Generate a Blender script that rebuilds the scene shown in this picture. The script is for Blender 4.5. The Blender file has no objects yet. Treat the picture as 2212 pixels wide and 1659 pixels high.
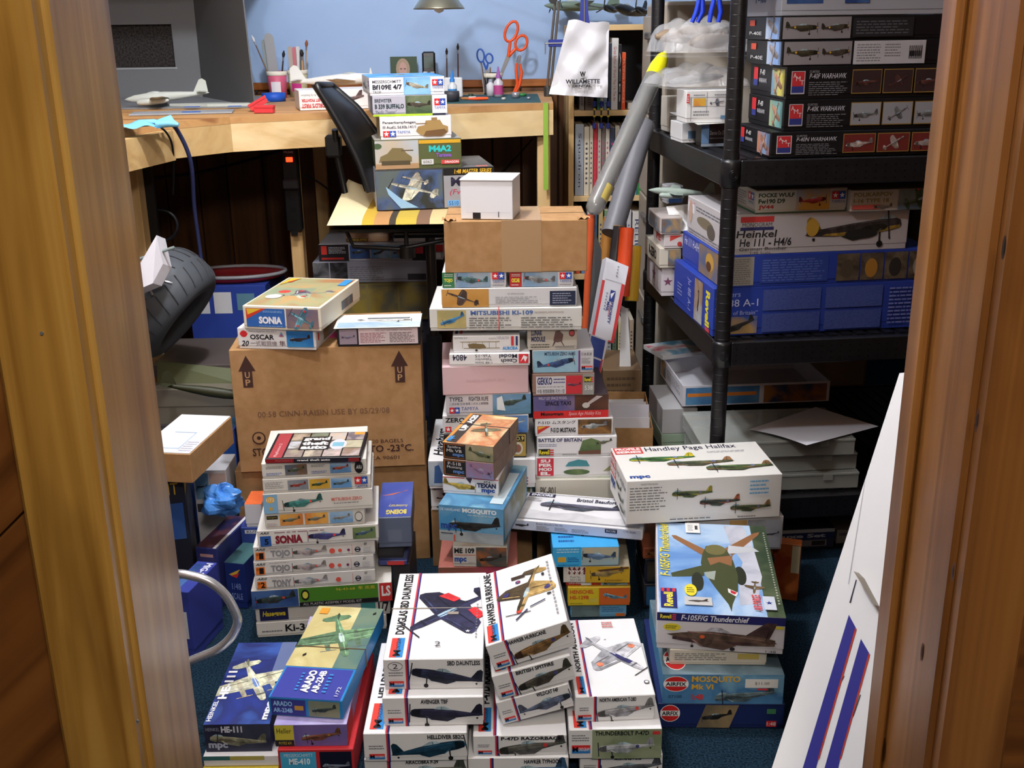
import bpy, bmesh, math, random
from mathutils import Vector, Matrix
random.seed(7)
SC = bpy.context.scene
COL = SC.collection
R = math.radians
# ------------------------------------------------------------------ camera
CAMH, FPX, PITCH, ROLL, CX, CY = 1.25, 2340.0, R(18.4), R(0.8), 1106.0, 829.5
_F = Vector((0, math.cos(PITCH), -math.sin(PITCH)))
_U0 = Vector((0, math.sin(PITCH), math.cos(PITCH)))
_R0 = Vector((1, 0, 0))
_R = _R0*math.cos(ROLL) - _U0*math.sin(ROLL)
_U = _U0*math.cos(ROLL) + _R0*math.sin(ROLL)
EYE = Vector((0, 0, CAMH))
cam_d = bpy.data.cameras.new('camera')
cam_d.sensor_width = 36.0
cam_d.lens = 36.0*FPX/2212.0
cam_d.clip_start = 0.02
cam = bpy.data.objects.new('camera', cam_d)
COL.objects.link(cam)
m = Matrix((_R, _U, -_F)).transposed().to_4x4()
m.translation = EYE
cam.matrix_world = m
SC.camera = cam
# ------------------------------------------------------------------ light and exposure
SC.view_settings.view_transform = 'Standard'
SC.view_settings.look = 'None'
SC.view_settings.gamma = 1.0
SC.view_settings.use_curve_mapping = False
SC.view_settings.exposure = 0.27
W = bpy.data.worlds.new('world'); SC.world = W; W.use_nodes = True
W.node_tree.nodes['Background'].inputs[0].default_value = (1.0, 0.86, 0.68, 1)
W.node_tree.nodes['Background'].inputs[1].default_value = 0.02
def lamp(name, loc, watts, col, rad=0.06):
    l = bpy.data.lights.new(name, 'POINT'); l.energy = watts; l.color = col; l.shadow_soft_size = rad
    o = bpy.data.objects.new(name, l); COL.objects.link(o); o.location = loc; return o
lamp('room_ceiling_bulb', (-0.34, 2.16, 2.12), 60, (0.93, 0.95, 1.0), 0.05)
lamp('room_ceiling_bulb', (-0.52, 1.38, 2.12), 34, (0.93, 0.95, 1.0), 0.05)
lamp('hall_ceiling_bulb', (0.24, -0.45, 1.98), 62, (1.0, 0.92, 0.82), 0.12)

# ------------------------------------------------------------------ pixel helpers (photo is 2212 x 1659)
def ray(px, py):
    return _F + _R*((px-CX)/FPX) - _U*((py-CY)/FPX)
def G(px, py, Z):
    d = ray(px, py); return EYE + d*((Z-CAMH)/d.z)
def P(px, py, Y):
    d = ray(px, py); return EYE + d*(Y/d.y)
def PX(px, py, X):
    d = ray(px, py); return EYE + d*(X/d.x)
def ONP(px, py, o, n):
    d = ray(px, py); return EYE + d*((o-EYE).dot(n)/d.dot(n))
def A_(q, px):   # zero where direction q projects to column px
    return FPX*q.dot(_R) - (px-CX)*q.dot(_F)
def B_(q, py):
    return FPX*q.dot(_U) + (py-CY)*q.dot(_F)
def at_col(px, Y, Z):
    q = Vector((0, Y, Z-CAMH)); x = -A_(q, px)/A_(_R0, px); return Vector((x, Y, Z))

# ------------------------------------------------------------------ materials
def lin(c):
    return tuple(((v/255.0)/12.92 if v/255.0 <= .04045 else ((v/255.0+.055)/1.055)**2.4) for v in c)+(1.0,)
_M = {}
def C(r, g=None, b=None, rough=0.5, metal=0.0, spec=0.35, emit=0, alpha=1, trans=0):
    if g is None: r, g, b = r
    k = (r, g, b, rough, metal, spec, emit, alpha, trans)
    if k in _M: return _M[k]
    mt = bpy.data.materials.new('paint_%d_%d_%d' % (r, g, b)); mt.use_nodes = True
    s = mt.node_tree.nodes['Principled BSDF']
    s.inputs['Base Color'].default_value = lin((r, g, b))
    s.inputs['Roughness'].default_value = rough
    s.inputs['Metallic'].default_value = metal
    s.inputs['Specular IOR Level'].default_value = spec
    s.inputs['Alpha'].default_value = alpha
    s.inputs['Transmission Weight'].default_value = trans
    if emit:
        s.inputs['Emission Color'].default_value = lin((r, g, b)); s.inputs['Emission Strength'].default_value = emit
    _M[k] = mt; return mt
def nodes(mt): return mt.node_tree.nodes, mt.node_tree.links
def NM(key, c1, c2, scale=8, stretch=(1, 1, 1), rough=0.5, detail=4, lo=.35, hi=.65, c3=None, bump=0, spec=.35, coord='Object', dist=0):
    """two or three colours mixed by noise"""
    k = ('nm', key)
    if k in _M: return _M[k]
    mt = bpy.data.materials.new(key); mt.use_nodes = True; n, l = nodes(mt); s = n['Principled BSDF']
    tc = n.new('ShaderNodeTexCoord'); mp = n.new('ShaderNodeMapping'); mp.inputs['Scale'].default_value = stretch
    nz = n.new('ShaderNodeTexNoise'); nz.inputs['Scale'].default_value = scale; nz.inputs['Detail'].default_value = detail
    nz.inputs['Distortion'].default_value = dist
    rp = n.new('ShaderNodeValToRGB'); e = rp.color_ramp.elements
    e[0].position = lo; e[0].color = lin(c1); e[1].position = hi; e[1].color = lin(c2)
    if c3: x = e.new((lo+hi)/2); x.color = lin(c3)
    l.new(tc.outputs[coord], mp.inputs[0]); l.new(mp.outputs[0], nz.inputs['Vector']); l.new(nz.outputs['Fac'], rp.inputs[0])
    l.new(rp.outputs[0], s.inputs['Base Color'])
    s.inputs['Roughness'].default_value = rough; s.inputs['Specular IOR Level'].default_value = spec
    if bump:
        b = n.new('ShaderNodeBump'); b.inputs['Strength'].default_value = bump; b.inputs['Distance'].default_value = .002
        l.new(nz.outputs['Fac'], b.inputs['Height']); l.new(b.outputs[0], s.inputs['Normal'])
    _M[k] = mt; return mt
def WOOD(key, c1, c2, c3, axis='Z', scale=30, rough=.3, spec=.5, knots=True, coat=0.0):
    k = ('wood', key)
    if k in _M: return _M[k]
    mt = bpy.data.materials.new(key); mt.use_nodes = True; n, l = nodes(mt); s = n['Principled BSDF']
    tc = n.new('ShaderNodeTexCoord'); mp = n.new('ShaderNodeMapping')
    st = {'Z': (1, 1, .03), 'X': (.03, 1, 1), 'Y': (1, .03, 1)}[axis]; mp.inputs['Scale'].default_value = st
    nz = n.new('ShaderNodeTexNoise'); nz.inputs['Scale'].default_value = scale; nz.inputs['Detail'].default_value = 6; nz.inputs['Distortion'].default_value = 1.2
    rp = n.new('ShaderNodeValToRGB'); e = rp.color_ramp.elements
    e[0].position = .3; e[0].color = lin(c1); e[1].position = .72; e[1].color = lin(c3); x = e.new(.5); x.color = lin(c2)
    l.new(tc.outputs['Object'], mp.inputs[0]); l.new(mp.outputs[0], nz.inputs['Vector']); l.new(nz.outputs['Fac'], rp.inputs[0])
    # blotches
    mp2 = n.new('ShaderNodeMapping'); mp2.inputs['Scale'].default_value = tuple(.25 if v < 1 else 1 for v in st)
    n2 = n.new('ShaderNodeTexNoise'); n2.inputs['Scale'].default_value = 18; n2.inputs['Detail'].default_value = 3
    r2 = n.new('ShaderNodeValToRGB'); e = r2.color_ramp.elements; e[0].position = .30; e[0].color = (.55, .50, .45, 1); e[1].position = .5; e[1].color = (1, 1, 1, 1)
    mx = n.new('ShaderNodeMixRGB'); mx.blend_type = 'MULTIPLY'; mx.inputs[0].default_value = .6 if knots else .25
    l.new(tc.outputs['Object'], mp2.inputs[0]); l.new(mp2.outputs[0], n2.inputs['Vector']); l.new(n2.outputs['Fac'], r2.inputs[0])
    l.new(rp.outputs[0], mx.inputs[1]); l.new(r2.outputs[0], mx.inputs[2]); l.new(mx.outputs[0], s.inputs['Base Color'])
    s.inputs['Roughness'].default_value = rough; s.inputs['Specular IOR Level'].default_value = spec
    s.inputs['Coat Weight'].default_value = coat; s.inputs['Coat Roughness'].default_value = .25
    b = n.new('ShaderNodeBump'); b.inputs['Strength'].default_value = .12; b.inputs['Distance'].default_value = .001
    l.new(nz.outputs['Fac'], b.inputs['Height']); l.new(b.outputs[0], s.inputs['Normal'])
    _M[k] = mt; return mt
WHITE = (226, 226, 228)
def ART(a, b, c=None, scale=14):
    return NM('art_%s_%s_%s' % (a, b, c), a, b, scale=scale, c3=c, detail=5, lo=.38, hi=.62, dist=.6)

# ------------------------------------------------------------------ mesh helpers
def tag(o, label=None, cat=None, group=None, kind=None):
    if label: o['label'] = label
    if cat: o['category'] = cat
    if group: o['group'] = group
    if kind: o['kind'] = kind
    return o
def empty(name, loc=(0, 0, 0), rot=(0, 0, 0)):
    o = bpy.data.objects.new(name, None); COL.objects.link(o); o.location = loc; o.rotation_euler = rot; o.empty_display_size = .05
    return o
class MB:
    def __init__(s): s.v = []; s.f = []; s.mi = []; s.m = []; s.sm = []
    def mat(s, m):
        if m not in s.m: s.m.append(m)
        return s.m.index(m)
    def add(s, vs, fs, m, smooth=False):
        b = len(s.v); s.v += [tuple(v) for v in vs]; i = s.mat(m)
        for f in fs: s.f.append(tuple(b+k for k in f)); s.mi.append(i); s.sm.append(smooth)
        return s
    def box(s, x0, y0, z0, x1, y1, z1, m, M=None):
        vs = [Vector((x, y, z)) for z in (z0, z1) for y in (y0, y1) for x in (x0, x1)]
        if M: vs = [M @ v for v in vs]
        return s.add(vs, [(0, 2, 3, 1), (4, 5, 7, 6), (0, 1, 5, 4), (2, 6, 7, 3), (0, 4, 6, 2), (1, 3, 7, 5)], m)
    def bbox(s, x0, y0, z0, x1, y1, z1, m, c=.001, M=None):
        """chamfered box"""
        xs, ys, zs = (x0, x1), (y0, y1), (z0, z1); vs = []; idx = {}
        c = min(c, (x1-x0)/2.1, (y1-y0)/2.1, (z1-z0)/2.1)
        for i in (0, 1):
            for j in (0, 1):
                for k in (0, 1):
                    p = (xs[i], ys[j], zs[k]); d = (c*(1-2*i), c*(1-2*j), c*(1-2*k))
                    for a in range(3):
                        idx[(i, j, k, a)] = len(vs)
                        vs.append(Vector([p[t] + (0 if t == a else d[t]) for t in range(3)]))
        fs = []
        for a in range(3):
            o = [t for t in range(3) if t != a]
            for e in (0, 1):
                q = []
                for (p_, r_) in ((0, 0), (1, 0), (1, 1), (0, 1)):
                    t = [0, 0, 0]; t[a] = e; t[o[0]] = p_; t[o[1]] = r_; q.append(idx[tuple(t)+(a,)])
                fs.append(tuple(q) if (e == 1) == (a != 1) else tuple(q[::-1]))
        for a in range(3):
            o = [t for t in range(3) if t != a]
            for p_ in (0, 1):
                for r_ in (0, 1):
                    t0 = [0, 0, 0]; t0[o[0]] = p_; t0[o[1]] = r_; t1 = list(t0); t1[a] = 1
                    fs.append((idx[tuple(t0)+(o[0],)], idx[tuple(t0)+(o[1],)], idx[tuple(t1)+(o[1],)], idx[tuple(t1)+(o[0],)]))
        for i in (0, 1):
            for j in (0, 1):
                for k in (0, 1): fs.append(tuple(idx[(i, j, k, a)] for a in range(3)))
        if M: vs = [M @ v for v in vs]
        return s.add(vs, fs, m)
    def cyl(s, a, b, r0, m, r1=None, seg=16, cap=True, smooth=True):
        a = Vector(a); b = Vector(b); r1 = r0 if r1 is None else r1; d = (b-a).normalized()
        u = d.orthogonal().normalized(); w = d.cross(u); vs = []
        for (c, r) in ((a, r0), (b, r1)):
            for i in range(seg):
                t = 2*math.pi*i/seg; vs.append(c+(u*math.cos(t)+w*math.sin(t))*r)
        s.add(vs, [(i, (i+1) % seg, seg+(i+1) % seg, seg+i) for i in range(seg)], m, smooth)
        if cap: s.add(vs, [tuple(range(seg))[::-1], tuple(range(seg, 2*seg))], m)
        return s
    def tube(s, pts, r, m, seg=8, closed=False):
        pts = [Vector(p) for p in pts]; n = len(pts); vs = []; up = None
        rr = r if isinstance(r, (list, tuple)) else [r]*n
        for i, p in enumerate(pts):
            a = pts[i-1] if (i or closed) else p; b = pts[(i+1) % n] if (i < n-1 or closed) else p
            d = (b-a).normalized()
            if up is None: up = d.orthogonal().normalized()
            up = (up - d*up.dot(d)); up = up.normalized() if up.length > 1e-6 else d.orthogonal().normalized()
            w = d.cross(up)
            for k in range(seg):
                t = 2*math.pi*k/seg; vs.append(p+(up*math.cos(t)+w*math.sin(t))*rr[i])
        fs = []
        for i in range(n if closed else n-1):
            for k in range(seg):
                j = (i+1) % n; fs.append((i*seg+k, i*seg+(k+1) % seg, j*seg+(k+1) % seg, j*seg+k))
        s.add(vs, fs, m, True)
        if not closed: s.add(vs, [tuple(range(seg))[::-1], tuple(range((n-1)*seg, n*seg))], m)
        return s
    def lathe(s, prof, m, M=None, seg=24):
        """profile of (radius, z) turned about z"""
        vs = []; n = len(prof)
        for (r, z) in prof:
            for i in range(seg):
                t = 2*math.pi*i/seg; vs.append(Vector((r*math.cos(t), r*math.sin(t), z)))
        if M: vs = [M @ v for v in vs]
        return s.add(vs, [(a*seg+i, a*seg+(i+1) % seg, (a+1)*seg+(i+1) % seg, (a+1)*seg+i) for a in range(n-1) for i in range(seg)], m, True)
    def grid(s, fn, nu, nv, m, smooth=True):
        vs = [fn(i/nu, j/nv) for j in range(nv+1) for i in range(nu+1)]
        return s.add(vs, [(j*(nu+1)+i, j*(nu+1)+i+1, (j+1)*(nu+1)+i+1, (j+1)*(nu+1)+i) for j in range(nv) for i in range(nu)], m, smooth)
    def prism(s, pts, vec, m):
        """closed polygon (3d points) extruded by vec"""
        pts = [Vector(p) for p in pts]; n = len(pts); vec = Vector(vec)
        return s.add(pts+[p+vec for p in pts], [tuple(range(n))[::-1], tuple(range(n, 2*n))]+[(i, (i+1) % n, n+(i+1) % n, n+i) for i in range(n)], m)
    def build(s, name, parent=None, loc=None, rot=None):
        me = bpy.data.meshes.new(name); me.from_pydata(s.v, [], s.f)
        for x in s.m: me.materials.append(x)
        me.polygons.foreach_set('material_index', s.mi); me.polygons.foreach_set('use_smooth', s.sm); me.update()
        o = bpy.data.objects.new(name, me); COL.objects.link(o)
        if parent: o.parent = parent
        if loc is not None: o.location = loc
        if rot is not None: o.rotation_euler = rot
        return o
def copy_tree(o, parent=None):
    c = o.copy(); COL.objects.link(c); c.parent = parent
    for ch in o.children: copy_tree(ch, c)
    return c

# ------------------------------------------------------------------ printed faces
class Face:
    def __init__(s, root, o, U, V, w, h):
        s.root, s.o, s.U, s.V, s.w, s.h = root, Vector(o), Vector(U), Vector(V), w, h
        s.N = s.U.cross(s.V).normalized(); s.k = 0.0004
    def p(s, u, v, k=0): return s.o + s.U*(u*s.w) + s.V*(v*s.h) + s.N*(s.k+k)
    def up(s, d=.00015): s.k += d
    def pic(s, name='picture'): return Pic(s, name)
    def rect(s, u0, v0, u1, v1, m, name='print_panel'):
        m = C(m) if isinstance(m, tuple) else m
        b = MB(); b.add([s.p(u0, v0), s.p(u1, v0), s.p(u1, v1), s.p(u0, v1)], [(0, 1, 2, 3)], m); s.up()
        return b.build(name, s.root)
    def fine(s, u0, v0, u1, v1, rows, m=(120, 120, 125), seed=1, name='fine_print', vertical=False):
        """rows of unreadably small print"""
        rg = random.Random(seed); m = C(m); b = MB()
        for i in range(rows):
            a = v0+(v1-v0)*(i+.25)/rows; c = a+(v1-v0)*.42/rows; u = u0
            end = u1-(u1-u0)*rg.random()*.25
            while u < end:
                e = min(u+(u1-u0)*rg.uniform(.05, .17), end)
                q = [(u, a), (e, a), (e, c), (u, c)]
                b.add([s.p(*t) for t in q], [(0, 1, 2, 3)], m); u = e+(u1-u0)*.025
        s.up(); return b.build(name, s.root)
    def txt(s, body, u0, v0, u1, v1, m=(20, 20, 24), rot=0, shear=0, bold=.0, name='lettering'):
        TXT.append((s, s.k, body, u0, v0, u1, v1, C(m) if isinstance(m, tuple) else m, rot, shear, bold, name)); s.up(.0001)
TXT = []
def flush_text():
    tmp = []; cache = {}
    for (f, k, body, *_r) in TXT:
        sh, bo = _r[6], _r[7]
        if (body, sh, bo) in cache: continue
        cu = bpy.data.curves.new('t', 'FONT'); cu.body = body; cu.resolution_u = 2; cu.shear = sh; cu.offset = bo; cu.fill_mode = 'FRONT'
        o = bpy.data.objects.new('t', cu); COL.objects.link(o); cache[(body, sh, bo)] = o
    bpy.context.view_layer.update(); dg = bpy.context.evaluated_depsgraph_get()
    data = {}
    for k, o in cache.items():
        me = bpy.data.meshes.new_from_object(o.evaluated_get(dg))
        data[k] = ([tuple(v.co) for v in me.vertices], [tuple(p.vertices) for p in me.polygons]); bpy.data.meshes.remove(me)
    for o in cache.values():
        c = o.data; bpy.data.objects.remove(o); bpy.data.curves.remove(c)
    for (f, k, body, u0, v0, u1, v1, m, rot, sh, bo, name) in TXT:
        vs, fs = data[(body, sh, bo)]
        if not vs: continue
        x0 = min(v[0] for v in vs); x1 = max(v[0] for v in vs); y0 = min(v[1] for v in vs); y1 = max(v[1] for v in vs)
        out = []
        for (x, y, z) in vs:
            a = (x-x0)/max(x1-x0, 1e-6); b = (y-y0)/max(y1-y0, 1e-6)
            if rot == 90: a, b = 1-b, a
            elif rot == -90: a, b = b, 1-a
            elif rot == 180: a, b = 1-a, 1-b
            out.append(f.o + f.U*((u0+(u1-u0)*a)*f.w) + f.V*((v0+(v1-v0)*b)*f.h) + f.N*k)
        q = MB(); q.add(out, fs, m); q.build(name, f.root)
class Pic:
    """a small printed picture: layers of flat polygons joined into one part"""
    def __init__(s, face, name): s.f = face; s.b = MB(); s.k = 0; s.name = name; s.clip = (0, 0, 1, 1)
    def poly(s, pts, m):
        m = C(m) if isinstance(m, tuple) else m
        c = s.clip
        for (ax, lim, sg) in ((0, c[0], 1), (0, c[2], -1), (1, c[1], 1), (1, c[3], -1)):
            out = []
            for i, q in enumerate(pts):
                p = pts[i-1]; dp, dq = (p[ax]-lim)*sg, (q[ax]-lim)*sg
                if (dp >= 0) != (dq >= 0):
                    t = dp/(dp-dq); out.append((p[0]+(q[0]-p[0])*t, p[1]+(q[1]-p[1])*t))
                if dq >= 0: out.append(q)
            pts = out
        if len(pts) < 3: return s
        s.b.add([s.f.p(u, v, s.k) for (u, v) in pts], [tuple(range(len(pts)))], m); s.k += .00006; return s
    def rect(s, u0, v0, u1, v1, m): return s.poly([(u0, v0), (u1, v0), (u1, v1), (u0, v1)], m)
    def ell(s, u, v, ru, rv, m, n=18, a0=0):
        return s.poly([(u+ru*math.cos(2*math.pi*i/n+a0), v+rv*math.sin(2*math.pi*i/n+a0)) for i in range(n)], m)
    def star(s, u, v, ru, m, rot=90, inner=.42):
        rv = ru*s.f.w/s.f.h
        return s.poly([(u+ru*(1 if i % 2 == 0 else inner)*math.cos(R(rot+36*i)), v+rv*(1 if i % 2 == 0 else inner)*math.sin(R(rot+36*i))) for i in range(10)], m)
    def shape(s, pts, cu, cv, L, ang=0, sq=1, flip=False, m=(60, 60, 60), skew=0):
        if isinstance(m, tuple) and L*s.f.w > .05:
            m = tuple(v//6*6 for v in m); m = NM('printed_%d_%d_%d' % m, tuple(int(v*.72) for v in m), tuple(min(255, int(v*1.22+6)) for v in m), scale=55, detail=3, lo=.3, hi=.7, dist=.8)
        """points in units of length, placed at face point (cu,cv), scaled to L times the face width"""
        ca, sa = math.cos(R(ang)), math.sin(R(ang)); out = []
        for (x, y) in pts:
            if flip: x = -x
            y *= sq; x += skew*y
            X = (x*ca-y*sa)*L; Y = (x*sa+y*ca)*L*s.f.w/s.f.h; out.append((cu+X, cv+Y))
        return s.poly(out, m)
    def side(s, cu, cv, L, col, ang=0, flip=False, kind='prop', col2=None, spot=None, sq=1, gear=True, canopy=(150, 175, 190), wheel=(25, 25, 28), prop=(40, 40, 45)):
        """aeroplane seen from the side, nose to the left"""
        a = dict(cu=cu, cv=cv, L=L, ang=ang, flip=flip, sq=sq); col2 = col2 or tuple(int(c*.72) for c in col)
        fus = [(-.5, -.005), (-.485, .045), (-.44, .065), (-.3, .075), (-.14, .08), (.1, .065), (.34, .035), (.5, .02), (.5, -.005), (.34, -.022), (.1, -.06), (-.16, -.08), (-.38, -.07), (-.48, -.05)]
        if kind == 'bomber': fus = [(-.5, -.02), (-.49, .03), (-.44, .055), (-.3, .062), (0, .058), (.3, .045), (.5, .035), (.5, -.005), (.2, -.05), (-.1, -.066), (-.4, -.065), (-.48, -.05)]
        if kind == 'jet': fus = [(-.54, .0), (-.4, .03), (-.25, .055), (-.1, .07), (.2, .065), (.42, .05), (.5, .035), (.5, -.03), (.2, -.055), (-.2, -.055), (-.42, -.03)]
        if gear and kind != 'jet':
            s.shape([(-.28, -.05), (-.262, -.05), (-.25, -.19), (-.268, -.19)], m=wheel, **a)
            s.shape([(-.262+.034*math.cos(t*.6283), -.19+.034*math.sin(t*.6283)) for t in range(10)], m=wheel, **a)
            s.shape([(.43+.016*math.cos(t*.9), -.05+.016*math.sin(t*.9)) for t in range(7)], m=wheel, **a)
        s.shape([(.33, .02), (.41, .16), (.455, .185), (.49, .16), (.5, .01)] if kind != 'jet' else [(.2, .05), (.40, .22), (.5, .22), (.44, .04)], m=col2, **a)
        s.shape(fus, m=col, **a)
        s.shape([(-.48, -.05), (-.16, -.08), (.1, -.06), (.34, -.022), (.3, -.01), (-.1, -.03), (-.48, -.02)], m=col2, **a)
        if kind != 'bomber': s.shape([(-.17, .07), (-.12, .115), (-.03, .12), (.1, .064)], m=canopy, **a)
        else: s.shape([(-.46, .05), (-.4, .095), (-.3, .09), (-.26, .06)], m=canopy, **a)
        s.shape([(-.3, -.035), (-.05, -.02), (.14, -.06), (.02, -.12), (-.2, -.10)], m=tuple(int(c*.85) for c in col), **a)
        s.shape([(.34, .015), (.47, .03), (.52, .005), (.44, -.015)], m=tuple(int(c*.8) for c in col), **a)
        if kind == 'bomber': s.shape([(-.36, -.02), (-.3, .015), (-.12, .01), (-.02, -.03), (-.12, -.055), (-.32, -.05)], m=tuple(int(c*.6) for c in col), **a)
        if kind in ('prop', 'bomber'):
            x = -.505 if kind == 'prop' else -.365
            s.shape([(x-.008, -.16), (x+.006, -.15), (x+.01, .14), (x-.006, .15)], m=prop, **a)
        lt = tuple(min(255, int(c*1.3+14)) for c in col); dk = tuple(int(c*.45) for c in col)
        if kind == 'prop':
            s.shape([(-.48, .04), (-.36, .066), (-.36, -.066), (-.47, -.05), (-.49, -.01)], m=dk, **a); s.shape([(-.52, -.012), (-.5, .018), (-.485, .018), (-.485, -.03), (-.5, -.03)], m=spot or lt, **a)
            s.shape([(-.075, .068), (-.072, .12), (-.066, .12), (-.068, .068)], m=dk, **a)
        s.shape([(-.34, .052), (-.1, .058), (.2, .042), (.46, .018), (.46, .013), (.2, .034), (-.1, .046), (-.34, .04)], m=lt, **a)
        s.shape([(-.05, -.022), (.10, -.055), (.12, -.06), (-.02, -.028)], m=dk, **a); s.shape([(.405, .02), (.43, .15), (.437, .15), (.415, .02)], m=dk, **a)
        s.shape([(-.3, -.035), (-.2, -.10), (-.18, -.10), (-.27, -.035)], m=lt, **a)
        if spot: s.shape([(.2+.035*math.cos(t*.6283), .01+.035*math.sin(t*.6283)) for t in range(10)], m=spot, **a)
        return s
    def top(s, cu, cv, L, col, ang=0, sq=1, skew=0, col2=None, spot=None, canopy=(150, 180, 200), swept=0.0, engines=0, span=1.05, shadow=None, nose=None, chord=1.0, spin=(40, 40, 45)):
        """aeroplane seen from above, nose to +u before turning by ang"""
        a = dict(cu=cu, cv=cv, L=L, ang=ang, sq=sq, skew=skew); col2 = col2 or tuple(int(c*.75) for c in col)
        h = span/2; w_ = [(.17, .0), (.17, .04), (.12-swept*.8, h-.05), (.08-swept, h), (.02-swept, h-.01), (-.06*chord-swept*.6, h-.10), (-.12*chord, .05), (-.12*chord, 0)]
        tl = [(-.36, .0), (-.38-swept*.2, .15), (-.42-swept*.3, .2), (-.47-swept*.3, .18), (-.5, .03), (-.5, 0)]
        fu = [(.5, 0), (.48, .035), (.38, .055), (.1, .06), (-.15, .05), (-.42, .02), (-.52, .006), (-.52, -.006), (-.42, -.02), (-.15, -.05), (.1, -.06), (.38, -.055), (.48, -.035)]
        if shadow:
            b = dict(a); b['cu'] = cu+.05; b['cv'] = cv-.06
            s.shape(w_, m=shadow, **b); s.shape([(x, -y) for x, y in w_], m=shadow, **b); s.shape(fu, m=shadow, **b)
        s.shape(w_, m=col, **a); s.shape([(x, -y) for x, y in w_], m=col2, **a)
        s.shape(tl, m=col, **a); s.shape([(x, -y) for x, y in tl], m=col2, **a)
        for k in range(engines):
            for sg in (-1, 1):
                y = sg*(.2+.16*k); s.shape([(.3, y), (.29, y+.03), (.1, y+.038), (-.1, y+.02), (-.1, y-.02), (.1, y-.038), (.29, y-.03)], m=tuple(int(c*.85) for c in col), **a)
                s.shape([(.3, y-.11), (.305, y+.11), (.315, y+.1), (.31, y-.1)], m=spin, **a)
        s.shape(fu, m=col, **a)
        s.shape([(.5, 0), (.1, -.0), (-.52, -.0), (-.42, -.02), (-.15, -.05), (.1, -.06), (.38, -.055), (.48, -.035)], m=col2, **a)
        s.shape([(.16, .03), (.06, .04), (-.06, .025), (-.06, -.02), (.06, -.035), (.16, -.025)], m=canopy, **a)
        s.shape([(-.32, .004), (-.5, .01), (-.56, .05), (-.5, .06), (-.42, .03)], m=tuple(int(c*.6) for c in col), **a)
        if nose: s.shape([(.51, 0), (.485, .035), (.44, .048), (.44, -.048), (.485, -.035)], m=nose, **a)
        if not engines and not swept: s.shape([(.505, -.2), (.52, -.19), (.515, .2), (.5, .19)], m=spin, **a)
        lt = tuple(min(255, int(c*1.25+12)) for c in col); dk = tuple(int(c*.5) for c in col)
        for sg in (-1, 1):
            s.shape([(-.02, .08*sg), (-.03, h*.75*sg), (-.038, h*.75*sg), (-.03, .08*sg)], m=dk, **a); s.shape([(.13, .09*sg), (.09-swept*.6, h*.8*sg), (.075-swept*.6, h*.8*sg), (.115, .09*sg)], m=lt, **a)
        s.shape([(.44, .012), (.2, .02), (-.4, .008), (-.4, .002), (.2, .006), (.44, .003)], m=lt, **a); s.shape([(.36, .055), (.33, .056), (.33, -.056), (.36, -.055)], m=dk, **a)
        if spot:
            for y in (.33, -.33): s.shape([(.03+.05*math.cos(t*.6283), y+.05*math.sin(t*.6283)) for t in range(10)], m=spot, **a)
        return s
    def done(s):
        s.f.up(s.k+.0001); return s.b.build(s.name, s.f.root)

# brand marks -------------------------------------------------------
def stars_logo(f, u0, v0, u1, v1):
    q = f.pic('brand_mark'); um = (u0+u1)/2; vb = v0+(v1-v0)*.34
    q.rect(u0, vb, um, v1, (205, 40, 45)).rect(um, vb, u1, v1, (40, 80, 170))
    q.star((u0+um)/2, (vb+v1)/2, (um-u0)*.42, (240, 240, 240)); q.star((um+u1)/2, (vb+v1)/2, (um-u0)*.42, (240, 240, 240)); q.done()
    f.txt('TAMIYA', u0, v0, u1, v0+(v1-v0)*.26, (60, 90, 165))
def mono_logo(f, u0, v0, u1, v1, rot=0):
    q = f.pic('brand_mark')
    if rot == 0:
        vm = (v0+v1)/2; q.rect(u0, vm, u1, v1, (215, 50, 50)).rect(u0, v0, u1, vm, (45, 120, 190)); q.done()
        f.txt('M', u0+.01, v0+(v1-v0)*.2, u0+(u1-u0)*.34, v1-(v1-v0)*.2, (15, 15, 20), bold=.03)
        f.txt('ONOGRAM', u0+(u1-u0)*.36, v0+(v1-v0)*.28, u1-.01, v1-(v1-v0)*.28, (240, 240, 240))
    else:
        um = (u0+u1)/2; q.rect(u0, v0, um, v1, (215, 60, 50)).rect(um, v0, u1, v1, (45, 130, 200)); q.done()
        f.txt('M', u0+(u1-u0)*.25, v0+.01, u1-(u1-u0)*.2, v0+(v1-v0)*.36, (15, 15, 20), rot=90, bold=.03)
        f.txt('ONOGRAM', u0+(u1-u0)*.4, v0+(v1-v0)*.38, u1-(u1-u0)*.28, v1-.005, (15, 15, 20), rot=90)
def mpc_logo(f, u0, v0, u1, v1, m=(40, 75, 150), rot=0): f.txt('mpc', u0, v0, u1, v1, m, bold=.045, rot=rot, name='brand_mark')
def revell_logo(f, u0, v0, u1, v1, bg=(25, 25, 60)):
    q = f.pic('brand_mark'); um = u0+(u1-u0)*.76; q.rect(u0, v0, um, v1, bg)
    for i in range(3):
        a = v0+(v1-v0)*(i*.36); q.rect(um, a, u1, a+(v1-v0)*.2, (205, 60, 70))
    q.done(); f.txt('Revell', u0+(um-u0)*.06, v0+(v1-v0)*.15, um-(um-u0)*.06, v1-(v1-v0)*.15, (235, 215, 50), bold=.02)
def airfix_logo(f, u, v, ru, rv):
    q = f.pic('brand_mark'); q.ell(u, v, ru*1.06, rv*1.08, (235, 235, 235)).ell(u, v, ru, rv, (205, 40, 40)).rect(u-ru*1.02, v-rv*.34, u+ru*1.02, v+rv*.34, (238, 238, 238)); q.done()
    f.txt('AIRFIX', u-ru*.85, v-rv*.26, u+ru*.85, v+rv*.26, (15, 15, 20), bold=.03)

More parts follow.
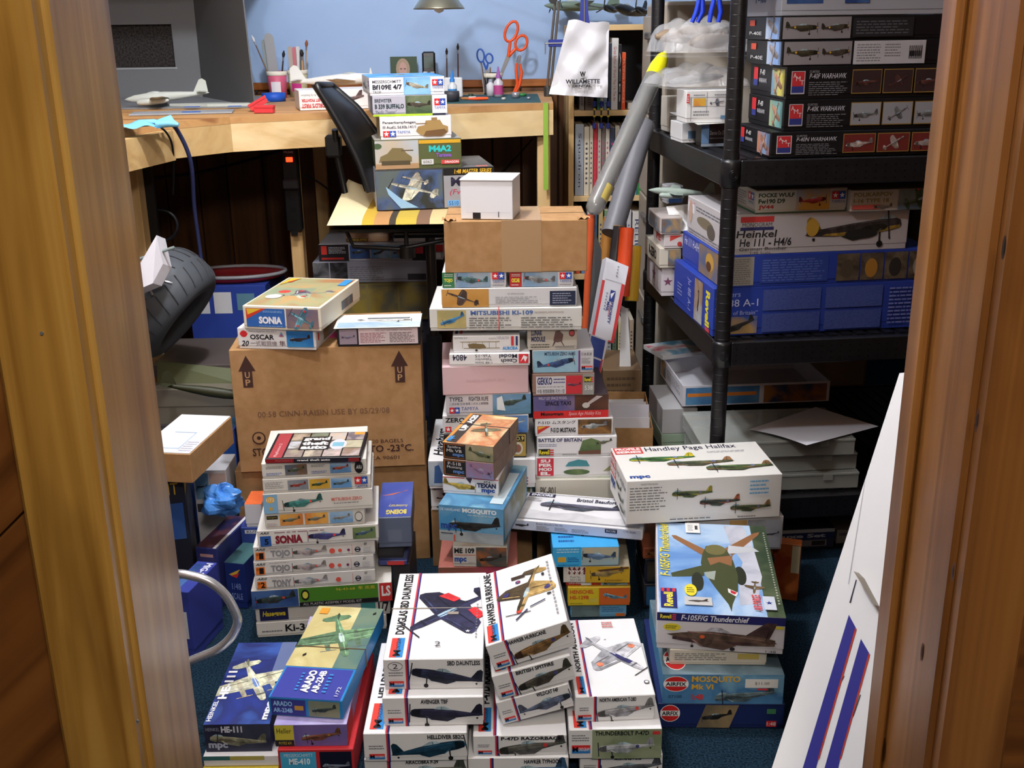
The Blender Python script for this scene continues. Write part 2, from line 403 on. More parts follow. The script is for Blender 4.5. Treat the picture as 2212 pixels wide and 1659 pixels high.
# ------------------------------------------------------------------ boxes in stacks
class Box:
    pass
def carton_box(name, o, w, d, h, yaw, col, label, group=None, cat='box', lid=.86, tilt=0, pitch=0, parts=('lid', 'tray'), rim=None):
    """o: world position of the front-left-bottom corner"""
    e1 = Vector((math.cos(yaw), math.sin(yaw), 0)); e2 = Vector((-math.sin(yaw), math.cos(yaw), 0))
    c = Vector(o)+e1*(w/2)+e2*(d/2)
    b = Box(); b.w, b.d, b.h, b.yaw = w, d, h, yaw
    rt = empty(name, c, (0, 0, yaw)); b.root = rt
    if tilt or pitch:
        M = Matrix.Rotation(yaw, 4, 'Z') @ Matrix.Rotation(pitch, 4, 'X') @ Matrix.Rotation(tilt, 4, 'Y')
        cc = Vector(o) - (M.to_3x3() @ Vector((-w/2, -d/2, 0))); rt.rotation_euler = M.to_euler(); rt.location = cc
    tag(rt, label, cat, group)
    m = C(col, rough=.42, spec=.4) if isinstance(col, tuple) else col
    g = .0012 if lid < 1 else 0
    zl = h*(1-lid)
    q = MB(); q.bbox(-w/2, -d/2, zl, w/2, d/2, h, m, .0012); q.build(parts[0], rt)
    if lid < 1:
        q = MB(); q.bbox(-w/2+g, -d/2+g, 0, w/2-g, d/2-g, zl+.001, rim or m, .0008); q.build(parts[1], rt)
    x, y = w/2, d/2
    b.F = Face(rt, (-x, -y, 0), (1, 0, 0), (0, 0, 1), w, h)
    b.T = Face(rt, (-x, -y, h), (1, 0, 0), (0, 1, 0), w, d)
    b.L = Face(rt, (-x, y, 0), (0, -1, 0), (0, 0, 1), d, h)
    b.Rr = Face(rt, (x, -y, 0), (0, 1, 0), (0, 0, 1), d, h)
    return b
WARN = []
class Stack:
    def __init__(s, z=0.0, Y=None, yaw=0): s.z = z; s.Y = Y; s.yaw = yaw
    def box(s, label, xl, xr, yt, yb=None, Y=None, d=.2, yaw=None, ybr=None, col=WHITE, group=None, name='kit_box', lid=.86, h=None, cat='box', w=None, yk=None, rim=None, keep=False):
        yaw = R(s.yaw if yaw is None else yaw); z = s.z+.0006
        if Y is None and yb is not None: o = G(xl, yb, z)
        else:
            if Y is None: Y = s.Y
            o = at_col(xl, Y, z)
        if ybr is not None:
            q = G(xr, ybr, z); yaw = math.atan2(q.y-o.y, q.x-o.x)
        e1 = Vector((math.cos(yaw), math.sin(yaw), 0)); e2 = Vector((-math.sin(yaw), math.cos(yaw), 0))
        if w is None: w = -A_(o-EYE, xr)/A_(e1, xr)
        if h is None: h = -B_(o-EYE, yt)/B_(Vector((0, 0, 1)), yt)
        if yk is not None:
            t = o+Vector((0, 0, h)); d = -B_(t-EYE, yk)/B_(e2, yk)
        if h < .008 or w < .03 or d < .02 or h > .5 or d > .9: WARN.append((label, w, d, h)); h = max(h, .012); w = max(w, .03); d = min(max(d, .03), .6)
        b = carton_box(name, o, w, d, h, yaw, col, label, group, cat, lid, rim=rim)
        b.o = o
        if not keep: s.z = z+h
        s.Y = o.y; s.last = b
        return b
# ================================================================== the room
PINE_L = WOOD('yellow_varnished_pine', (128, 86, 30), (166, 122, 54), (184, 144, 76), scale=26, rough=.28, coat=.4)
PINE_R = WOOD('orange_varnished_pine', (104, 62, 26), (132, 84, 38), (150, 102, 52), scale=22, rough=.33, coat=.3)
PANEL = WOOD('dark_wall_panelling', (52, 28, 12), (92, 56, 26), (120, 76, 38), scale=14, rough=.4)
PANELH = WOOD('reddish_hall_panelling', (70, 38, 14), (106, 62, 24), (128, 80, 34), axis='X', scale=16, rough=.35)
RAW = WOOD('raw_pale_pine', (196, 160, 108), (220, 188, 138), (232, 206, 160), axis='X', scale=14, rough=.6, spec=.2, knots=False)
RAWZ = WOOD('raw_pale_pine_upright', (190, 150, 96), (214, 178, 124), (226, 196, 146), axis='Z', scale=14, rough=.6, spec=.2, knots=False)
CARPET = NM('dark_teal_carpet', (12, 24, 34), (34, 54, 70), scale=260, detail=3, rough=.95, bump=.6, spec=.05)
BLUE = NM('pale_blue_wall_paint', (158, 186, 226), (166, 194, 232), scale=3, rough=.75, spec=.15)
def struct(b, name, **k): o = b.build(name, **k); o['kind'] = 'structure'; return o
b = MB(); b.box(-1.6, -1.6, -.05, 1.6, 4.12, 0, CARPET); struct(b, 'floor')
b = MB(); b.box(-1.6, -1.6, 2.4, 1.6, 4.12, 2.45, C(222, 220, 214, rough=.8)); struct(b, 'ceiling')
BWY = 4.02
wb = MB(); wb.box(-1.6, BWY, 1.03, 1.6, BWY+.1, 2.4, BLUE); wb.box(-1.6, BWY, 0, 1.6, BWY+.1, 1.03, C(40, 24, 14, rough=.7)); wb = struct(wb, 'wall_back')
x = -1.5; i = 0; pm = []
while x < .62:
    w_ = (.105, .135, .12)[i % 3]
    q = MB(); q.bbox(x+.002, BWY-.012, .06, x+w_-.002, BWY-.0005, 1.035, PANEL, .003); q.build('plank', wb); x += w_; i += 1
b = MB(); b.bbox(-1.5, BWY-.02, 1.036, .62, BWY-.0005, 1.062, WOOD('wall_cap_rail', (120, 66, 26), (150, 88, 38), (170, 108, 54), axis='X'), .003); struct(b, 'trim_5')
wl = MB(); wl.box(-1.6, 1.1, 0, -1.5, BWY, 2.4, C(96, 66, 40, rough=.5)); wl = struct(wl, 'wall_left')
wr = MB(); wr.box(1.5, 1.1, 0, 1.6, BWY, 2.4, C(62, 44, 28, rough=.6)); wr = struct(wr, 'wall_right')
y = 1.6; i = 0
while y < 3.6:
    q = MB(); q.bbox(1.488, y+.002, .06, 1.4995, y+.128, 1.5, PANEL, .003); q.build('plank', wr); y += .13
# wall with the doorway
wf = MB(); wf.box(-1.6, .966, 0, -.405, 1.085, 2.4, C(120, 76, 34)); wf.box(.455, .966, 0, 1.6, 1.085, 2.4, C(120, 76, 34)); wf.box(-.405, .966, 2.06, .455, 1.085, 2.4, C(120, 76, 34))
wf = struct(wf, 'wall_front')
# slanting boards on the hall side, left of the doorway
ca = R(43)
sp = P(40, 1120, .966); z_s = sp.z-(sp.x+.70)*math.tan(ca)
for k in range(-2, 5):
    M = Matrix.Translation((-.70, .9655, z_s+.151+.302*k)) @ Matrix.Rotation(-ca, 4, 'Y')
    pts = [M @ Vector(c) for c in ((-.6, -.008, -.1085), (.6, -.008, -.1085), (.6, -.008, .1085), (-.6, -.008, .1085))]
    for (n_, d_) in ((Vector((1, 0, 0)), -.43), (Vector((0, 0, -1)), 0), (Vector((-1, 0, 0)), 1.0)):
        out = []
        for i_, b_ in enumerate(pts):
            a_ = pts[i_-1]; da, db = n_.dot(a_)-d_, n_.dot(b_)-d_
            if (da <= 0) != (db <= 0): out.append(a_+(b_-a_)*(da/(da-db)))
            if db <= 0: out.append(b_)
        pts = out
    if len(pts) < 3: continue
    Mi = M.inverted(); q = MB(); q.prism([Mi @ v for v in pts], (0, .008, 0), PANELH); o = q.build('plank', wf); o.matrix_local = M
b = MB(); b.bbox(.50, .957, 0, .62, .9655, 2.4, PANELH, .002); b.build('plank', wf)
b = MB(); b.bbox(.622, .957, 0, .80, .9655, 2.4, PANELH, .002); b.build('plank', wf)
JX0, JX1 = -.380, .418
b = MB(); b.bbox(-.462, .93, 0, -.386, .966, 2.12, PINE_L, .004); struct(b, 'trim_1')
b = MB(); b.bbox(-.404, .952, 0, JX0, 1.10, 2.04, PINE_L, .003); jl = struct(b, 'trim_2')
b = MB(); b.bbox(.434, .93, 0, .50, .966, 2.12, PINE_R, .004); struct(b, 'trim_3')
b = MB(); b.bbox(.428, .952, 0, .454, 1.10, 2.04, PINE_R, .003); jr = struct(b, 'trim_4')
b = MB(); b.bbox(JX1, 1.062, 0, .4278, 1.10, 2.04, PINE_R, .003); b.build('door_stop', jr)
b = MB(); b.bbox(-.3795, .952, 2.041, .4275, 1.10, 2.06, PINE_L, .003); struct(b, 'trim_6')
# knots and a dark latch hole in the right jamb, nail heads in the left casing
def knot(px, py, X, ry, rz, nm='knot', m=(70, 34, 14)):
    p = PX(px, py, X); q = MB()
    for s_, c_ in ((1, m), (.55, tuple(int(v*.5) for v in m))):
        q.add([(X-.0006*(2-s_), p.y+ry*s_*math.cos(t*.5236), p.z+rz*s_*math.sin(t*.5236)) for t in range(12)], [tuple(range(12))], C(c_, rough=.4))
    q.build(nm, jr)
knot(2112, 908, .4278, .004, .012); knot(2060, 1235, .4278, .003, .011); knot(1992, 1408, .4278, .003, .011); knot(1910, 1620, .4278, .005, .017)
knot(2170, 535, .4278, .004, .011, 'latch_hole', (30, 14, 8))
for (px, py) in ((90, 720), (297, 1558)):
    p = P(px, py, .929); q = MB(); q.cyl((p.x, .9298, p.z), (p.x, .9285, p.z), .0016, C(150, 150, 155, metal=.8), seg=8); q.build('nail_head', bpy.data.objects['trim_1'])

# ------------------------------------------------------------------ white foam board leaning at the right
BL = G(1652, 1706, 0.001); TL = P(1943, 806, 1.80); wv = Vector((.62, -.73, 0)).normalized()
ev = (TL-BL); nb = ev.cross(wv).normalized()
if nb.z < 0: nb = -nb
b = MB(); pts = [BL, TL, TL+wv*.012+ev.normalized()*.004, TL+wv*.42-ev.normalized()*.05, BL+wv*.46]
WB = C(232, 232, 234, rough=.55)
b.prism([p-nb*.004 for p in pts], nb*.004, WB)
fb = empty('foam_board', BL); o = b.build('sheet', fb); o.location = -Vector(BL)
tag(fb, 'large white foam board with two blue printed stripes leaning inside the doorway', 'board')
def on_board(pxs, m, nm, k=.0006, th=0):
    q = MB(); pp = [ONP(px, py, BL, nb)+nb*k for px, py in pxs]
    if th: q.prism(pp, nb*th, m)
    else: q.add(pp, [tuple(range(len(pp)))], m)
    o = q.build(nm, fb); o.location = -Vector(BL)
NAVY = C(52, 52, 140, rough=.5)
on_board([(1834, 1328), (1849, 1356), (1768, 1640), (1752, 1700), (1722, 1700)], NAVY, 'blue_stripe')
on_board([(1860, 1380), (1878, 1411), (1815, 1640), (1802, 1700), (1770, 1700)], NAVY, 'blue_stripe')
for d_ in ((1849, 1356, 1768, 1640), (1878, 1411, 1815, 1640)):
    on_board([(d_[0]-1, d_[1]), (d_[0]+2, d_[1]+3), (d_[2]+2, d_[3]), (d_[2]-1, d_[3])], C(190, 60, 40), 'red_edge_line', .0009)
on_board([(1849, 1252), (1851, 1253), (1838, 1303), (1835, 1302)], C(40, 40, 60), 'printed_line')
for a in ((1823, 1460, 1812, 1480), (1858, 1500, 1842, 1548)):
    on_board([(a[0], a[1]), (a[0]+2, a[1]+1), (a[2]+2, a[3]), (a[2], a[3])], C(70, 70, 80), 'printed_line')
on_board([(1856, 1238), (1868, 1250), (1900, 1310), (1894, 1300)], C(150, 140, 125), 'torn_flap', .001, .02)
on_board([(1868, 1040), (1869, 1040), (1834, 1262), (1832, 1262)], C(185, 185, 190), 'pencil_line')

# ------------------------------------------------------------------ black plastic shelf unit
BLK = NM('black_ribbed_plastic', (16, 16, 19), (26, 26, 30), scale=60, rough=.38, spec=.5)
SY = R(5.2); SO = Vector((.478, 2.36, 0)); SE1 = Vector((math.cos(SY), math.sin(SY), 0)); SE2 = Vector((-math.sin(SY), math.cos(SY), 0))
SW, SD = .92, .75; SHZ = (.170, .560, .965, 1.40)
su = empty('storage_shelf_unit', SO, (0, 0, SY)); tag(su, 'black plastic shelving unit with round ribbed posts by the right wall', 'shelf')
def shelf_pt(u, v, z): return SO+SE1*u+SE2*v+Vector((0, 0, z))
for (u, v) in ((0, 0), (SW, 0), (0, SD), (SW, SD)):
    q = MB(); q.cyl((u, v, 0), (u, v, 1.95), .0176, BLK, seg=24)
    for k in range(92): q.lathe([(.0176, .0210*k), (.0181, .0210*k+.0004), (.0181, .0210*k+.0012), (.0176, .0210*k+.0016)], BLK, Matrix.Translation((u, v, 0)), seg=16)
    po = q.build('post', su)
    for z in SHZ:
        q = MB(); q.lathe([(.018, z-.058), (.0215, z-.056), (.0225, z-.005), (.0205, z+.002), (.0175, z+.002)], BLK, Matrix.Translation((u, v, 0)), seg=20)
        for rr in (.011, .007):
            q.tube([Vector((u+rr*math.cos(t*.5236)*.9, v-.0222-.0004+abs(math.cos(t*.5236))*rr*.25, z-.03+rr*math.sin(t*.5236))) for t in range(12)], .0007, BLK, seg=5, closed=True)
        q.build('collar', po)
for z in SHZ:
    q = MB(); q.bbox(-.012, -.004, z-.018, SW+.012, SD+.004, z-.004, BLK, .002)
    for k in range(26):  # slotted deck
        u = .02+k*(SW-.04)/26; q.box(u, .02, z-.004, u+.022, SD-.02, z, BLK)
    dk = q.build('shelf_deck', su)
    for (x0, y0, x1, y1) in ((.018, -.018, SW-.018, -.004), (.018, SD+.004, SW-.018, SD+.018), (-.018, .018, -.0125, SD-.018), (SW+.0125, .018, SW+.018, SD-.018)):
        q = MB(); q.bbox(x0, y0, z-.055, x1, y1, z+.001, BLK, .002)
        n_ = 40
        for r_ in range(3):
            for k in range(n_):
                t = (k+.5)/n_
                if x1-x0 > y1-y0: c0 = (x0+(x1-x0)*t, y0-.0003, z-.015-.014*r_); q.add([(c0[0]-.002, c0[1], c0[2]-.002), (c0[0]+.002, c0[1], c0[2]-.002), (c0[0]+.002, c0[1], c0[2]+.002), (c0[0]-.002, c0[1], c0[2]+.002)], [(0, 1, 2, 3)], C(5, 5, 6))
                else: c0 = (x0-.0003, y0+(y1-y0)*t, z-.015-.014*r_); q.add([(c0[0], c0[1]-.002, c0[2]-.002), (c0[0], c0[1]+.002, c0[2]-.002), (c0[0], c0[1]+.002, c0[2]+.002), (c0[0], c0[1]-.002, c0[2]+.002)], [(3, 2, 1, 0)], C(70, 70, 60))
        q.build('beam', dk)

# ------------------------------------------------------------------ beige filing cabinet behind the shelves
BEI = C(176, 166, 152, rough=.45)
FX, FY0, FY1 = .425, 3.19, 3.575
fc = empty('filing_cabinet', ((FX+1.1)/2, (FY0+FY1)/2, 0)); tag(fc, 'tall beige metal filing cabinet standing behind the black shelving', 'cabinet')
def fcb(b, nm, par=fc):
    o = b.build(nm, par)
    if par is fc: o.location = -fc.location
    return o
ztop = P(1390, 6, 3.35).z
b = MB(); b.bbox(FX+.012, FY0, .02, 1.1, FY1, ztop, BEI, .01); fcb(b, 'cabinet_body')
zs = [.05, P(1400, 640, 3.4).z, P(1400, 425, 3.4).z, P(1395, 247, 3.4).z, P(1390, 32, 3.4).z]
for i in range(4):
    b = MB(); b.bbox(FX, FY0+.012, zs[i]+.004, FX+.014, FY1-.012, zs[i+1]-.004, BEI, .003); d_ = fcb(b, 'drawer_front')
    b = MB(); b.bbox(FX-.012, FY0+.14, zs[i+1]-.07, FX-.0005, FY0+.24, zs[i+1]-.05, C(150, 150, 150, metal=.8, rough=.3), .003); b.build('drawer_pull', d_)
b = MB(); p = PX(1404, 470, FX); b.cyl((FX-.012, p.y, p.z), (FX-.0005, p.y, p.z), .008, C(60, 60, 60, metal=.7, rough=.3)); fcb(b, 'lock')
# ================================================================== kit boxes on the floor, front rows
KR, KN = (196, 48, 58), (44, 48, 110)
def stripe(f, u=.225, w=.012, v0=0, v1=1):
    q = f.pic('stripe'); q.rect(u, v0, u+w*1.4, v1, KR).rect(u+w*1.4, v0, u+w*3, v1, KN); q.done()
def mono_front(b, title, tu=(.62, .97), col=(40, 44, 66), lg=(.05, .12, .2, .3), st=.22, kind='prop', flip=False, ang=8, cv=.42, L=.72, fine=True, tv=(.8, .95), **k):
    f = b.F; stripe(f, st)
    f.pic().side(.63, cv, L, col, ang=ang, flip=flip, kind=kind, **k).done()
    if fine: f.fine(.05, .45, .2, .62, 2, seed=len(title))
    mono_logo(f, *lg); f.txt(title, tu[0], tv[0], tu[1], tv[1], (16, 16, 22), bold=.03)
def mono_top(b, title, tv=(.32, .98), lv=(.04, .28), st=.215, tu=(.075, .17)):
    f = b.T; stripe(f, st); f.txt(title, tu[0], tv[0], tu[1], tv[1], (16, 16, 22), rot=90, bold=.03)
    mono_logo(f, tu[0]-.02, lv[0], tu[1]+.02, lv[1], rot=90)
GA = 'white kit boxes stacked just inside the doorway'
# --- left pile of the front row
A = Stack(0, 1.57)
b = A.box('white kit box at the bottom of the pile under the teal dive bomber box', 790, 1010, 1640, d=.285, group=GA); mono_front(b, 'AIRACOBRA P-39', tu=(.4, .72), col=(96, 104, 92))
b = A.box('white kit box showing a dark teal dive bomber on its end', 788, 1010, 1585, Y=1.562, d=.285, group=GA)
mono_front(b, 'HELLDIVER SB2C', col=(24, 62, 84), flip=True, ang=10, col2=(16, 44, 62)); mono_top(b, 'HELLDIVER SB2C', tv=(.36, .95), lv=(.04, .3))
b = A.box('white kit box with dark torpedo bomber on its end, just under the folded-wing diver box', 829, 1045, 1508, yb=1569, d=.28, group=GA)
mono_front(b, 'AVENGER TBF', tu=(.38, .65), col=(36, 38, 60), ang=-3); mono_top(b, 'AVENGER TBF')
b = A.box('white kit box with dark navy dive bomber with red flaps on its lid, string across', 831, 1045, 1425, yb=1490, yk=1239, group=GA)
mono_front(b, 'SBD DAUNTLESS', tu=(.64, .97), col=(32, 36, 62), flip=False, ang=-10)
f = b.F; q = f.pic('pen_mark'); n_ = 20
for i in range(n_):
    t0, t1 = 2*math.pi*i/n_, 2*math.pi*(i+1)/n_
    q.poly([(.12+.075*math.cos(t0), .8+.14*math.sin(t0)), (.12+.075*math.cos(t1), .8+.14*math.sin(t1)), (.12+.070*math.cos(t1), .8+.125*math.sin(t1)), (.12+.070*math.cos(t0), .8+.125*math.sin(t0))], (40, 40, 50))
q.k = .0002; q.done(); f.txt('2', .095, .72, .145, .88, (40, 40, 50))
mono_top(b, 'DOUGLAS SBD DAUNTLESS', tv=(.26, .98), lv=(.02, .22), st=.225)
NV = (42, 44, 72)
q = b.T.pic('lid_picture')
S = dict(sq=.92, skew=.18)
q.top(.64, .52, 1.12, NV, ang=222, sq=.9, skew=.1, col2=(30, 32, 56), span=1.0, chord=1.7)
q.shape([(-.12, .12), (-.08, .33), (-.19, .31), (-.21, .12)], .64, .52, 1.12, ang=222, sq=.9, m=(200, 40, 44)); q.shape([(-.12, -.12), (-.08, -.33), (-.19, -.31), (-.21, -.12)], .64, .52, 1.12, ang=222, sq=.9, m=(206, 44, 48))
q.star(.83, .28, .03, (225, 225, 230)); q.star(.78, .64, .025, (225, 225, 230)); q.rect(.60, .47, .72, .50, (150, 140, 130)); q.done()
b.T.fine(.91, .2, .93, .6, 12, seed=3); b.T.txt('2', .50, .12, .56, .17, (60, 60, 70))
def string_over(b, v, m=(170, 160, 145), r=.0009, name='string', w0=None):
    x, y = b.w/2, b.d/2; yy = -y+b.d*v; q = MB(); e = .0014
    q.tube([(-x-e, yy, 0.002), (-x-e, yy, b.h+e), (x+e, yy, b.h+e), (x+e, yy, 0.002)], r, m if not isinstance(m, tuple) else C(m), seg=6); return q.build(name, b.root)
string_over(b, .55)
# --- middle pile, three boxes slid over to one side
Bm = Stack(0, 1.565)
b = Bm.box('white kit box at the bottom of the pile below the camouflaged razorback box', 1012, 1228, 1638, d=.285, group=GA); mono_front(b, 'HAWKER TYPHOON', tu=(.56, .93), col=(70, 110, 150), kind='prop', tv=(.78, .95))
b = Bm.box('white kit box with camouflaged razorback fighter on its end', 1023, 1224, 1590, Y=1.57, d=.285, group=GA)
mono_front(b, 'P-47D RAZORBACK', tu=(.3, .96), col=(96, 98, 92), st=.235, tv=(.8, .97), spot=(200, 60, 60)); mono_top(b, 'P-47D RAZORBACK'); b.T.pic('lid_picture').top(.62, .5, .6, (90, 92, 84), ang=110).done()
zt = Bm.z
# slid boxes: tilted with the right side up, resting on a wedge box
def tilted(label, pbl, pbr, ptl, z, d, title, col, top=None, ang=0, flip=False, **kw):
    o = G(pbl[0], pbl[1], z)
    n_ = Vector((0, -1, 0)); yw = 4
    q = P(pbr[0], pbr[1], o.y+.012); t = P(ptl[0], ptl[1], o.y-.004)
    w = (q-o).length; tilt = -math.atan2(q.z-o.z, q.x-o.x); h = (t-o).length
    b = carton_box('kit_box', o, w, d, h, R(yw), WHITE, label, GA, tilt=tilt)
    mono_front(b, title, col=col, ang=ang, flip=flip, **kw); return b
b = tilted('white kit box with grey navy fighter on its end, lowest of three tilted boxes', (1086, 1567), (1241, 1523), (1067, 1522), zt+.004, .26, 'WILDCAT F4F', (92, 104, 128), ang=6, flip=True, tu=(.55, .85), tv=(.82, .99)); mono_top(b, 'WILDCAT F4F')
b = tilted('white kit box with brown and dark elliptical-wing fighter, middle of three tilted boxes', (1078, 1513), (1246, 1465), (1059, 1465), zt+.054, .26, 'BRITISH SPITFIRE', (72, 68, 62), ang=10, flip=False, tu=(.30, .78), tv=(.82, .97), spot=(60, 60, 110)); mono_top(b, 'BRITISH SPITFIRE')
b = tilted('tilted white kit box with tan camouflaged red-nosed fighter on its lid', (1069, 1450), (1244, 1393), (1050, 1398), zt+.109, .245, 'HAWKER HURRICANE', (120, 92, 58), ang=8, tu=(.26, .72), tv=(.8, .95), spot=(60, 60, 110))
mono_top(b, 'HAWKER HURRICANE', tv=(.25, .98), lv=(.02, .24), st=.2, tu=(.06, .155))
q = b.T.pic('lid_picture'); q.top(.60, .56, 1.0, (164, 134, 82), ang=252, sq=.8, skew=-.15, col2=(70, 54, 40), nose=(214, 60, 44), span=.95, spot=(60, 56, 110), chord=1.6)
q.ell(.86, .42, .03, .015, (50, 50, 56)).ell(.83, .72, .02, .02, (40, 40, 44)).rect(.42, .76, .6, .80, (60, 46, 34)).ell(.5, .71, .035, .018, (60, 60, 120)).ell(.5, .71, .016, .009, (200, 60, 60))
q.poly([(.40, .2), (.56, .30), (.57, .285), (.41, .185)], (50, 52, 84)).poly([(.60, .32), (.80, .36), (.80, .345), (.60, .305)], (50, 52, 84)); q.done()
b.T.fine(.9, .1, .93, .9, 16, seed=5)
# --- right pile
Cs = Stack(0, 1.575)
b = Cs.box('white kit box at the bottom of the pile below the silver radial fighter box', 1252, 1430, 1632, d=.28, group=GA); mono_front(b, 'MUSTANG P-51B', tu=(.42, .74), col=(84, 92, 100))
b = Cs.box('kit box with silver orange-nosed fighter on green end panel, under the grey trainer box', 1229, 1428, 1577, Y=1.565, d=.27, group=GA)
f = b.F; f.rect(.25, .0, 1, 1, ART((150, 160, 130), (120, 136, 104))); f.fine(.03, .6, .22, .85, 3); mono_logo(f, .03, .2, .23, .48)
f.pic().side(.62, .4, .6, (176, 180, 186), ang=4, spot=(60, 70, 120)).done(); f.txt('THUNDERBOLT P-47D', .28, .82, .86, .97, (16, 16, 22), bold=.02); f.rect(.9, .84, .98, .95, (200, 60, 60))
mono_top(b, 'THUNDERBOLT P-47D', lv=(.02, .2))
b = Cs.box('white kit box with grey orange-and-white trainer plane on its lid', 1243, 1414, 1506, yb=1560, yk=1340, yaw=2, group=GA)
mono_front(b, 'NORTH AMERICAN T-28D', tu=(.3, .76), col=(150, 150, 158), kind='prop', st=.23, lg=(.03, .12, .2, .3), flip=False, ang=8, spot=(190, 70, 60))
f = b.T; stripe(f, .17, .012); f.txt('NORTH AMERICAN', .06, .3, .13, .95, (16, 16, 22), rot=90, bold=.03); mono_logo(f, .04, .03, .14, .24, rot=90)
q = f.pic('lid_picture'); q.top(.60, .5, 1.0, (176, 178, 184), ang=312, sq=.95, col2=(150, 152, 160), spot=(206, 120, 90), canopy=(46, 48, 90), span=.95, chord=1.5)
q.shape([(.02, .03), (.2, .05), (.3, .06), (.3, -.02), (.1, -.03)], .58, .5, 1.0, ang=312, m=(44, 46, 92)); q.star(.52, .71, .03, (235, 235, 240)); q.ell(.93, .14, .035, .02, (60, 60, 70)).ell(.93, .14, .024, .013, (226, 226, 228)); q.done()
f.fine(.52, .86, .68, .95, 3, (190, 70, 60), 8)

# --- left front pile: blue bomber box and long painted box
D = Stack(0)
GD = 'painted kit boxes piled at the left of the doorway'
b = D.box('yellow and blue kit box at the very bottom under the white tray', 440, 604, 1662, yb=1690, d=.30, col=(190, 170, 60), group=GD); b.F.rect(.02, .1, .3, .9, (190, 40, 40)); b.F.pic().side(.62, .5, .5, (120, 96, 60)).done()
tz = D.z
b = D.box('white open tray with printed inner card under the blue bomber box', 441, 606, 1634, yb=1656, d=.29, col=(226, 226, 230), group=GD, name='kit_tray', lid=1); b.F.rect(.0, .6, .35, 1.0, (60, 110, 110)); b.F.rect(.35, .6, .8, 1, (180, 170, 90))
b = D.box('dark blue kit box with white mottled twin-engine bomber on its lid', 446, 588, 1566, yb=1624, yk=1389, col=(36, 46, 110), group=GD)
BL2 = ART((34, 52, 132), (52, 84, 160), (30, 40, 100), 8)
b.T.rect(.0, .0, 1, 1, BL2); b.F.rect(0, 0, 1, 1, ART((34, 34, 60), (60, 64, 84), None, 10))
q = b.T.pic('lid_picture'); q.rect(.75, .6, 1, 1, (96, 110, 150)); q.top(.52, .5, 1.2, (206, 204, 176), ang=296, sq=1, col2=(190, 190, 166), engines=1, canopy=(96, 130, 190), span=1.2, spin=(210, 190, 110), chord=1.2); q.done()
b.T.txt('HEINKEL', .02, .03, .09, .26, (228, 230, 238), rot=90, bold=.02); b.T.txt('HE-111', .05, .28, .19, .62, (236, 238, 244), rot=90, bold=.05); b.T.txt('mpc', .86, .04, .97, .24, (220, 224, 236), rot=90, bold=.05)
b.F.pic().side(.5, .42, .85, (140, 138, 116), kind='bomber', flip=False, ang=-6, gear=False).done(); b.F.txt('HEINKEL', .03, .78, .24, .9, (150, 154, 176)); b.F.txt('HE-111', .26, .72, .58, .95, (206, 210, 222), bold=.05); mpc_logo(b.F, .05, .08, .34, .34, (170, 176, 196))
Dr = Stack(0)
b = Dr.box('red-bordered kit box with cyan panel below the purple painted box', 606, 768, 1620, yb=1690, d=.30, col=(190, 44, 50), group=GD, Y=None)
b.F.rect(.03, .06, .5, .93, (70, 170, 214)); b.F.rect(.55, .06, .97, .93, (16, 18, 40)); b.F.txt('MESSERSCHMITT', .08, .78, .46, .88, (220, 226, 235)); b.F.txt('ME-410', .14, .55, .42, .74, (225, 240, 250), bold=.04)
b.F.pic().side(.76, .5, .36, (120, 130, 150), kind='bomber', gear=False).done(); b.F.rect(.10, .25, .28, .42, (200, 60, 50))
b = Dr.box('purple kit box with yellow label and brown twin-engine plane on its end', 596, 752, 1567, yb=1612, d=.36, col=(150, 140, 190), group=GD)
f = b.F; f.rect(0, 0, .26, 1, (206, 196, 70)); f.rect(0, 0, .26, .3, (40, 40, 44)); f.rect(.27, 0, 1, 1, ART((96, 84, 150), (120, 104, 168))); f.txt('Heller', .03, .62, .23, .86, (30, 30, 34)); f.txt('POTEZ 631', .05, .1, .22, .22, (206, 196, 70))
f.pic().side(.64, .48, .56, (130, 84, 66), kind='bomber', ang=8, spot=(200, 140, 60)).done(); b.Rr.rect(0, .0, .18, 1, (196, 48, 40)); b.T.rect(0, 0, 1, 1, ART((150, 140, 190), (176, 168, 210)))
b = Dr.box('long kit box with cream and green jet bomber painting and blue title panel', 583, 742, 1505, yb=1545, yk=1309, yaw=-7, col=(36, 130, 196), group=GD, lid=.93)
f = b.T; f.rect(.03, .0, .97, .30, (54, 60, 150)); f.rect(.0, .31, 1, 1, ART((206, 196, 140), (222, 214, 160), (190, 176, 120), 6)); f.rect(.66, .31, 1, 1, ART((70, 110, 110), (110, 130, 110), None, 7))
q = f.pic('lid_picture'); q.top(.56, .66, 1.15, (106, 140, 106), ang=292, sq=.95, col2=(84, 118, 88), engines=1, canopy=(190, 204, 206), span=1.3, spin=(96, 110, 120))
q.poly([(.88, .93), (.92, .95), (.93, .93), (.89, .91)], (20, 20, 24)); q.poly([(.16, .43), (.20, .45), (.21, .43), (.17, .41)], (20, 20, 24)); q.rect(.07, .9, .2, .97, (220, 150, 50)); q.done()
f.txt('ARADO', .38, .05, .50, .27, (232, 234, 244), rot=90, bold=.05); f.txt('AR-234B', .53, .05, .63, .27, (232, 234, 244), rot=90, bold=.04); f.txt('1/72', .87, .03, .92, .12, (220, 224, 236), rot=90); f.fine(.68, .05, .74, .25, 6, (60, 150, 220), 4); f.fine(.30, .06, .34, .25, 6, (60, 150, 220), 4)
